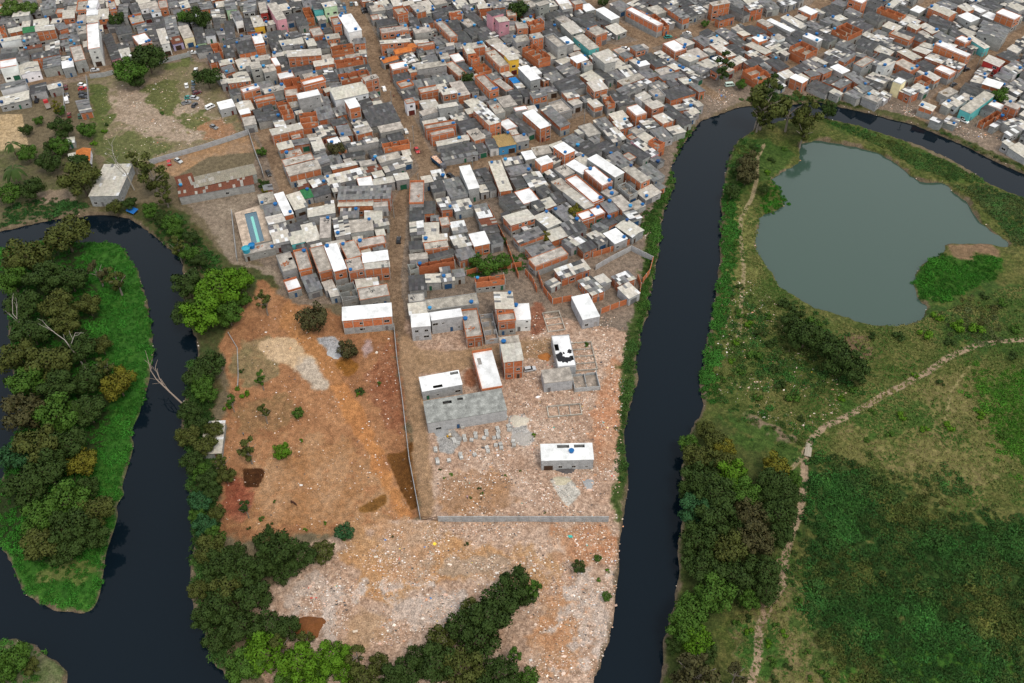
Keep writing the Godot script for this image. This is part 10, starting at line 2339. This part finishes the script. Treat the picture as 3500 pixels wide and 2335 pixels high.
func make_poles() -> void:
	var b := MB.new()
	b.tube([Vector3(0, -0.5, 0), Vector3(0, 9.0, 0)], [0.17, 0.1], 8, Color(0.3, 0.29, 0.27))
	var pole := b.mesh(M.plaster)
	var a := MB.new()
	a.box(Vector3(-0.9, 8.3, 0.1), Vector3(0.9, 8.42, 0.22), Color(0.16, 0.12, 0.09))
	for x in [-0.8, -0.3, 0.3, 0.8]:
		a.tube([Vector3(x, 8.42, 0.16), Vector3(x, 8.62, 0.16)], [0.06, 0.05], 6, Color(0.4, 0.4, 0.42))
	var arm := a.mesh(M.wood)
	var cores := []
	var places := []
	for i in range(0, POLES.size(), 2):
		var o := thing("utility_pole", "", "utility pole", Vector3(POLES[i], ground_y(POLES[i], POLES[i + 1]), POLES[i + 1]), i * 0.7, "utility poles along the dirt streets")
		part("pole", pole, o)
		part("cross_arm", arm, o)
	var k := 0
	var list := []
	for c in get_children():
		if c.name.begins_with("utility_pole"):
			list.append(c)
	list.sort_custom(func(p, q): return p.position.x < q.position.x)
	for c in list:
		c.set_meta("label", "%s-from-left grey utility pole with cross arm beside a dirt street" % ordinal(k))
		k += 1


func mound(called: String, label: String, x: float, z: float, rx: float, rz: float, h: float, col: Color, turn := 0.0) -> void:
	rng.seed = hash(label)
	var b := MB.new()
	var rings := 5
	var sides := 16
	var pts := []
	for i in rings + 1:
		var row := []
		for k in sides:
			var a := TAU * k / sides
			var f := 1.0 - float(i) / rings
			var wob := 1.0 + 0.16 * sin(a * 3.0 + x) + 0.1 * sin(a * 5.0 + z) + rng.randf_range(-0.05, 0.05)
			row.append(Vector3(cos(a) * rx * f * wob, h * (1.0 - pow(f, 1.5)) - 0.12 + rng.randf_range(-0.03, 0.03) * h, sin(a) * rz * f * wob))
		pts.append(row)
	for i in rings:
		for k in sides:
			var k2 := (k + 1) % sides
			b.quad(pts[i][k2], pts[i][k], pts[i + 1][k], pts[i + 1][k2], vary(col, 0.08))
	single(called, b.mesh(M.grit), label, "pile", Vector3(x, ground_y(x, z), z), turn, "heaps of sand and earth")


func branching(b: MB, at: Vector3, dir: Vector3, long: float, rad: float, depth: int, col: Color) -> void:
	var mid := at + dir * long * 0.5 + Vector3(rng.randfn(), rng.randfn(), rng.randfn()) * long * 0.05
	var end := at + dir * long
	b.tube([at, mid, end], [rad, rad * 0.8, rad * 0.55], 6, col, depth == 0)
	if depth > 0:
		for k in 3:
			var d := (dir + Vector3(rng.randfn(), rng.randfn() * 0.6, rng.randfn()) * 0.55).normalized()
			branching(b, at.lerp(end, 0.55 + 0.22 * k), d, long * rng.randf_range(0.4, 0.6), rad * 0.5, depth - 1, col)


func bare_tree(label: String, x: float, z: float, dir: Vector3, long: float, rad: float, col: Color) -> void:
	rng.seed = hash(label)
	var b := MB.new()
	branching(b, Vector3(0, -0.3, 0), dir.normalized(), long, rad, 2, col)
	single("bare_tree", b.mesh(M.bark), label, "dead tree", Vector3(x, maxf(ground_y(x, z), -1.2), z), 0.0, "dead leafless trees")


func make_extras() -> void:
	mound("sand_pile", "orange sand pile beside the white house with the black painting", 10.8, -211.2, 2.3, 2.0, 1.3, Color(0.5, 0.2, 0.06))
	mound("earth_mound", "dark brown earth mound by the lower-left trees", -53.1, -115.2, 4.6, 3.8, 1.6, Color(0.22, 0.085, 0.03))
	mound("sand_pile", "pale cream sand pile above the round grey gravel patch", 2, -184, 3.4, 2.6, 0.8, Color(0.66, 0.6, 0.5))
	mound("gravel_pile", "flat grey gravel pile between the block stacks and the lone white house", 3.3, -177.4, 3.6, 2.8, 0.6, Color(0.46, 0.43, 0.4))
	mound("gravel_pile", "grey gravel pile at the corner of the long concrete building", -21.8, -179.6, 2.6, 2.2, 0.8, Color(0.38, 0.39, 0.4))
	mound("gravel_pile", "dark gravel pile in front of the lone white house", 16.1, -165, 3.0, 1.4, 0.7, Color(0.12, 0.11, 0.11))
	mound("sand_pile", "pale yellow sand pile below the lone white house", 14.7, -161.5, 3.2, 1.8, 0.6, Color(0.6, 0.54, 0.4))
	mound("gravel_pile", "blue-grey gravel pile right below the lone white house", 22.3, -160.4, 2.0, 2.2, 0.5, Color(0.4, 0.41, 0.42))
	mound("gravel_pile", "grey gravel pile left of the bushy tree near the long wall", -58.8, -212.6, 3.6, 2.6, 0.6, Color(0.5, 0.5, 0.51))
	mound("sand_pile", "small brown sand pile beside the street entrance to the site", -29.9, -221.3, 1.8, 1.6, 0.9, Color(0.45, 0.24, 0.13))
	# rubble skip lorry at the crossing
	var tp := Vector2(-30.6, -319.7)
	var o := thing("rubble_truck", "blue open lorry loaded with rubble at the street crossing", "truck", Vector3(tp.x, ground_y(tp.x, tp.y), tp.y), -0.95)
	var b := MB.new()
	var blue := Color(0.02, 0.1, 0.2)
	b.box(Vector3(-3.2, 0.9, -1.2), Vector3(3.2, 1.05, 1.2), blue)
	for s in [-1, 1]:
		b.box(Vector3(-3.2, 1.05, s * 1.15 - 0.06), Vector3(3.2, 2.3, s * 1.15 + 0.06), blue)
		b.box(Vector3(s * 3.14 - 0.06, 1.05, -1.09), Vector3(s * 3.14 + 0.06, 2.3, 1.09), blue)
	part("tipper_body", b.mesh(M.metal), o)
	var c := MB.new()
	profile(c, V2([3.5, 0.6, 5.3, 0.6, 5.3, 1.5, 5.0, 2.5, 3.5, 2.5]), [1.1, 1.1, 1.1, 1.0, 1.0], Color(0.1, 0.1, 0.11))
	part("cab", c.mesh(M.paint), o)
	var l := MB.new()
	rng.seed = 3
	for k in 160:
		var h := rng.randf_range(0.08, 0.3)
		l.obox(Vector3(rng.randf_range(-2.8, 2.8), rng.randf_range(1.7, 2.2), rng.randf_range(-0.85, 0.85)), Vector3(h * 1.4, h * 0.7, h), Basis(Vector3.UP, rng.randf() * TAU), vary(Color(0.58, 0.38, 0.28), 0.3))
	l.box(Vector3(-3.0, 1.06, -1.0), Vector3(3.0, 1.8, 1.0), Color(0.4, 0.27, 0.2))
	part("rubble_load", l.mesh(M.bits), o).set_meta("kind", "stuff")
	for x in [-2.2, -1.0, 4.4]:
		for s in [-1, 1]:
			part("wheel", M.wheel, o, Vector3(x, 0.5, s * 0.95)).scale = Vector3(0.5, 0.5, 2.0)
	# concrete mixer
	var mp := Vector2(-19, -177.8)
	o = thing("concrete_mixer", "small yellow concrete mixer beside the grey gravel pile", "mixer", Vector3(mp.x, ground_y(mp.x, mp.y), mp.y), 0.6)
	b = MB.new()
	b.lathe([[0.0, -0.5], [0.35, -0.45], [0.55, -0.1], [0.5, 0.25], [0.28, 0.55], [0.26, 0.6]], 14, Color(0.75, 0.65, 0.5))
	var drum := part("drum", b.mesh(M.metal), o, Vector3(0, 1.05, 0))
	drum.rotation.z = -0.8
	b = MB.new()
	for s in [-1, 1]:
		b.tube([Vector3(-0.6, 0.0, s * 0.5), Vector3(0, 1.05, s * 0.62), Vector3(0.6, 0.0, s * 0.5)], [0.05, 0.05, 0.05], 6, Color(0.7, 0.35, 0.02))
	b.box(Vector3(-1.0, 0.5, -0.3), Vector3(-0.55, 1.0, 0.3), Color(0.75, 0.4, 0.02))
	part("stand", b.mesh(M.metal), o)
	for s in [-1, 1]:
		part("wheel", M.wheel, o, Vector3(-0.6, 0.2, s * 0.55)).scale = Vector3(0.22, 0.22, 0.6)
	# plank footbridge
	var bp := Vector2(89.1, -172)
	o = thing("footbridge", "short pale plank footbridge on the footpath by the wood", "bridge", Vector3(bp.x, ground_y(bp.x, bp.y) + 0.25, bp.y), 1.25)
	for k in 7:
		b = MB.new()
		b.box(Vector3(-2.6, 0, -0.98 + k * 0.28), Vector3(2.6 - 0.1 * (k % 3), 0.07, -0.98 + k * 0.28 + 0.25), vary(Color(0.46, 0.4, 0.32), 0.12))
		part("plank", b.mesh(M.wood), o)
	b = MB.new()
	for s in [-1, 1]:
		b.box(Vector3(-2.5, -0.4, s * 0.7 - 0.1), Vector3(2.5, -0.002, s * 0.7 + 0.1), Color(0.2, 0.15, 0.1))
	part("bearers", b.mesh(M.wood), o)
	# blue tarpaulin shelter on the upper river bank
	var sp := Vector2(-146.7, -287.4)
	o = thing("tarpaulin_shelter", "blue tarpaulin shelter on poles at the left river bend", "shelter", Vector3(sp.x, ground_y(sp.x, sp.y), sp.y), -0.5)
	b = MB.new()
	b.hexa([Vector3(-2, 1.6, -1.4), Vector3(2, 1.5, -1.5), Vector3(2.1, 1.2, 1.5), Vector3(-2, 1.3, 1.4), Vector3(-2, 1.66, -1.4), Vector3(2, 1.56, -1.5), Vector3(2.1, 1.26, 1.5), Vector3(-2, 1.36, 1.4)], Color(0.02, 0.13, 0.4))
	part("tarpaulin", b.mesh(M.plastic), o)
	for q in [[-1.9, -1.3], [1.9, -1.3], [1.9, 1.3], [-1.9, 1.3]]:
		b = MB.new()
		b.tube([Vector3(q[0], -0.3, q[1]), Vector3(q[0], 1.4, q[1])], [0.06, 0.05], 6, Color(0.3, 0.22, 0.15))
		part("pole", b.mesh(M.wood), o)
	# dead trees
	bare_tree("pale bare tree fallen over the left river from its right bank", -101.6, -188.9, Vector3(-0.75, 0.5, -0.5), 14.0, 0.32, Color(0.34, 0.27, 0.22))
	bare_tree("tall bare forked tree leaning over the large pale shed roof", -150.3, -302.1, Vector3(-0.35, 0.85, -0.25), 13.0, 0.3, Color(0.36, 0.33, 0.29))
	bare_tree("pale dead trunk standing in the middle of the island wood", -138.1, -204.8, Vector3(-0.4, 0.85, -0.3), 13.0, 0.28, Color(0.42, 0.38, 0.34))
	bare_tree("slim dead trunk on the left side of the island wood", -162.2, -220.1, Vector3(-0.4, 0.85, -0.3), 10.0, 0.2, Color(0.42, 0.38, 0.34))
	# iron gate at the end of the track
	var g0 := Vector2(-25.5, -147.7)
	var g1 := Vector2(-21.1, -147.6)
	o = thing("gate", "thin rusty gate closing the dirt track at the long wall", "gate", Vector3(g0.x, ground_y(g0.x, g0.y), g0.y), -(g1 - g0).angle())
	var gl := g0.distance_to(g1)
	for q in [[[Vector3(0.1, 0.3, 0), Vector3(gl - 0.1, 0.3, 0)], "rail"], [[Vector3(0.1, 1.9, 0), Vector3(gl - 0.1, 1.9, 0)], "rail"], [[Vector3(0.1, 0.3, 0), Vector3(gl - 0.1, 1.9, 0)], "brace"], [[Vector3(0.1, 1.9, 0.02), Vector3(gl - 0.1, 0.3, 0.02)], "brace"], [[Vector3(0.05, -0.4, 0), Vector3(0.05, 2.2, 0)], "post"], [[Vector3(gl - 0.05, -0.4, 0), Vector3(gl - 0.05, 3.2, 0)], "post"]]:
		b = MB.new()
		b.tube(q[0], [0.06, 0.06], 6, Color(0.12, 0.06, 0.04))
		part(q[1], b.mesh(M.metal), o)
	# heap of filled sacks by the upper right lane
	var hp := Vector2(91.1, -392.1)
	rng.seed = 44
	b = MB.new()
	for k in 130:
		var h := rng.randf_range(0.3, 0.55)
		var d := rng.randf()
		b.obox(Vector3(rng.randfn(0, 3.2), 0.15 + rng.randf() * 1.0, rng.randfn(0, 2.2)), Vector3(h, h * 0.7, h * 0.8), Basis.from_euler(Vector3(rng.randf(), rng.randf() * TAU, rng.randf())), Color(0.72, 0.73, 0.75) * rng.randf_range(0.75, 1.05) if d < 0.75 else Color(0.2, 0.2, 0.22))
	var sk := single("sack_heap", b.mesh(M.plastic), "heap of white filled sacks beside the tall tree by the lane", "sack heap", Vector3(hp.x, ground_y(hp.x, hp.y), hp.y), -0.6)
	sk.set_meta("kind", "stuff")
	# two large open tanks on the pool house
	for q in [["large turquoise open water tank on the pool house roof corner", Vector2(-96.8, -260.8), 1.45, Color(0.04, 0.3, 0.4)], ["large blue lidded water tank on the pool house roof", Vector2(-95.3, -263.2), 1.15, Color(0.015, 0.16, 0.38)]]:
		o = thing("water_tank", q[0], "water tank", Vector3(q[1].x, 3.02, q[1].y), 0.0, "water tanks on the roofs")
		b = MB.new()
		b.lathe([[0.0, 0.0], [0.85, 0.0], [1.0, 1.25], [1.06, 1.27], [1.06, 1.32], [0.97, 1.32], [0.95, 1.1], [0.0, 1.1]], 18, q[3])
		part("tank_body", b.mesh(M.plastic), o).scale = Vector3.ONE * q[2]
	# black painting on a white roof
	var mr := Vector2(17.3, -205.8)
	var host: Node3D = null
	for n in get_children():
		if n is Node3D and n.name.begins_with("block_house") and (host == null or Vector2(n.position.x, n.position.z).distance_to(mr) < Vector2(host.position.x, host.position.z).distance_to(mr)):
			host = n
	rng.seed = 19
	var mark := 0
	for q in [[-0.28, 0.28, 0.3], [-0.3, 0.36, 0.24], [-0.22, 0.42, 0.2], [-0.05, 0.44, 0.26], [0.1, 0.45, 0.22], [0.22, 0.4, 0.2], [-0.33, 0.2, 0.2], [-0.2, 0.14, 0.16], [0.3, 0.08, 0.16], [0.34, 0.02, 0.16], [-0.02, 0.12, 0.1], [0.12, 0.36, 0.1]]:
		b = MB.new()
		var w := 6.0
		var d := 9.5
		var at := Vector3(q[0] * w, 4.506, q[1] * d)
		var ring := []
		for k in 11:
			var a := TAU * k / 11.0
			ring.append(at + Vector3(cos(a), 0, sin(a) * 1.2) * q[2] * 5.0 * rng.randf_range(0.45, 1.15))
		for k in 11:
			b.tri(at, ring[(k + 1) % 11], ring[k], Color(0.03, 0.03, 0.035))
		part("paint_mark", b.mesh(M.plaster), host, Vector3(0, 0.004 * mark, 0))
		mark += 1


func _ready() -> void:
	# camera
	var cam := Camera3D.new()
	cam.name = "camera"
	cam.position = Vector3(0, 226, 0)
	cam.rotation_degrees = Vector3(-46, 0, 0)
	cam.fov = 40.09
	cam.near = 1.0
	cam.far = 6000
	add_child(cam)
	cam.current = true
	# bright overcast sky
	var sky := ProceduralSkyMaterial.new()
	sky.sky_top_color = Color(0.65, 0.675, 0.71)
	sky.sky_horizon_color = Color(0.98, 0.99, 1.0)
	sky.sky_curve = 0.6
	sky.ground_bottom_color = Color(0.25, 0.22, 0.18)
	sky.ground_horizon_color = Color(0.6, 0.62, 0.63)
	sky.sky_energy_multiplier = 1.0
	var s := Sky.new()
	s.sky_material = sky
	var e := Environment.new()
	e.background_mode = Environment.BG_SKY
	e.sky = s
	e.tonemap_mode = Environment.TONE_MAPPER_LINEAR
	e.tonemap_exposure = 1.7
	e.sdfgi_enabled = true
	e.ssao_enabled = true
	e.ssil_enabled = true
	var we := WorldEnvironment.new()
	we.name = "world_environment"
	we.environment = e
	add_child(we)
	var sun := DirectionalLight3D.new()
	sun.name = "sun"
	sun.light_color = Color(1.0, 0.96, 0.9)
	sun.light_energy = 0.45
	sun.light_angular_distance = 20.0
	sun.rotation_degrees = Vector3(-62, 35, 0)
	sun.shadow_enabled = true
	add_child(sun)
	# the place
	make_materials()
	make_ground()
	print("ground ", Time.get_ticks_msec())
	make_water()
	make_fittings()
	make_houses()
	print("houses ", Time.get_ticks_msec())
	make_tanks()
	make_walls()
	make_pool()
	make_trees()
	make_cover()
	print("plants ", Time.get_ticks_msec())
	make_vehicles()
	make_people()
	make_horse()
	make_poles()
	make_yard_things()
	make_extras()
	print("done ", Time.get_ticks_msec())
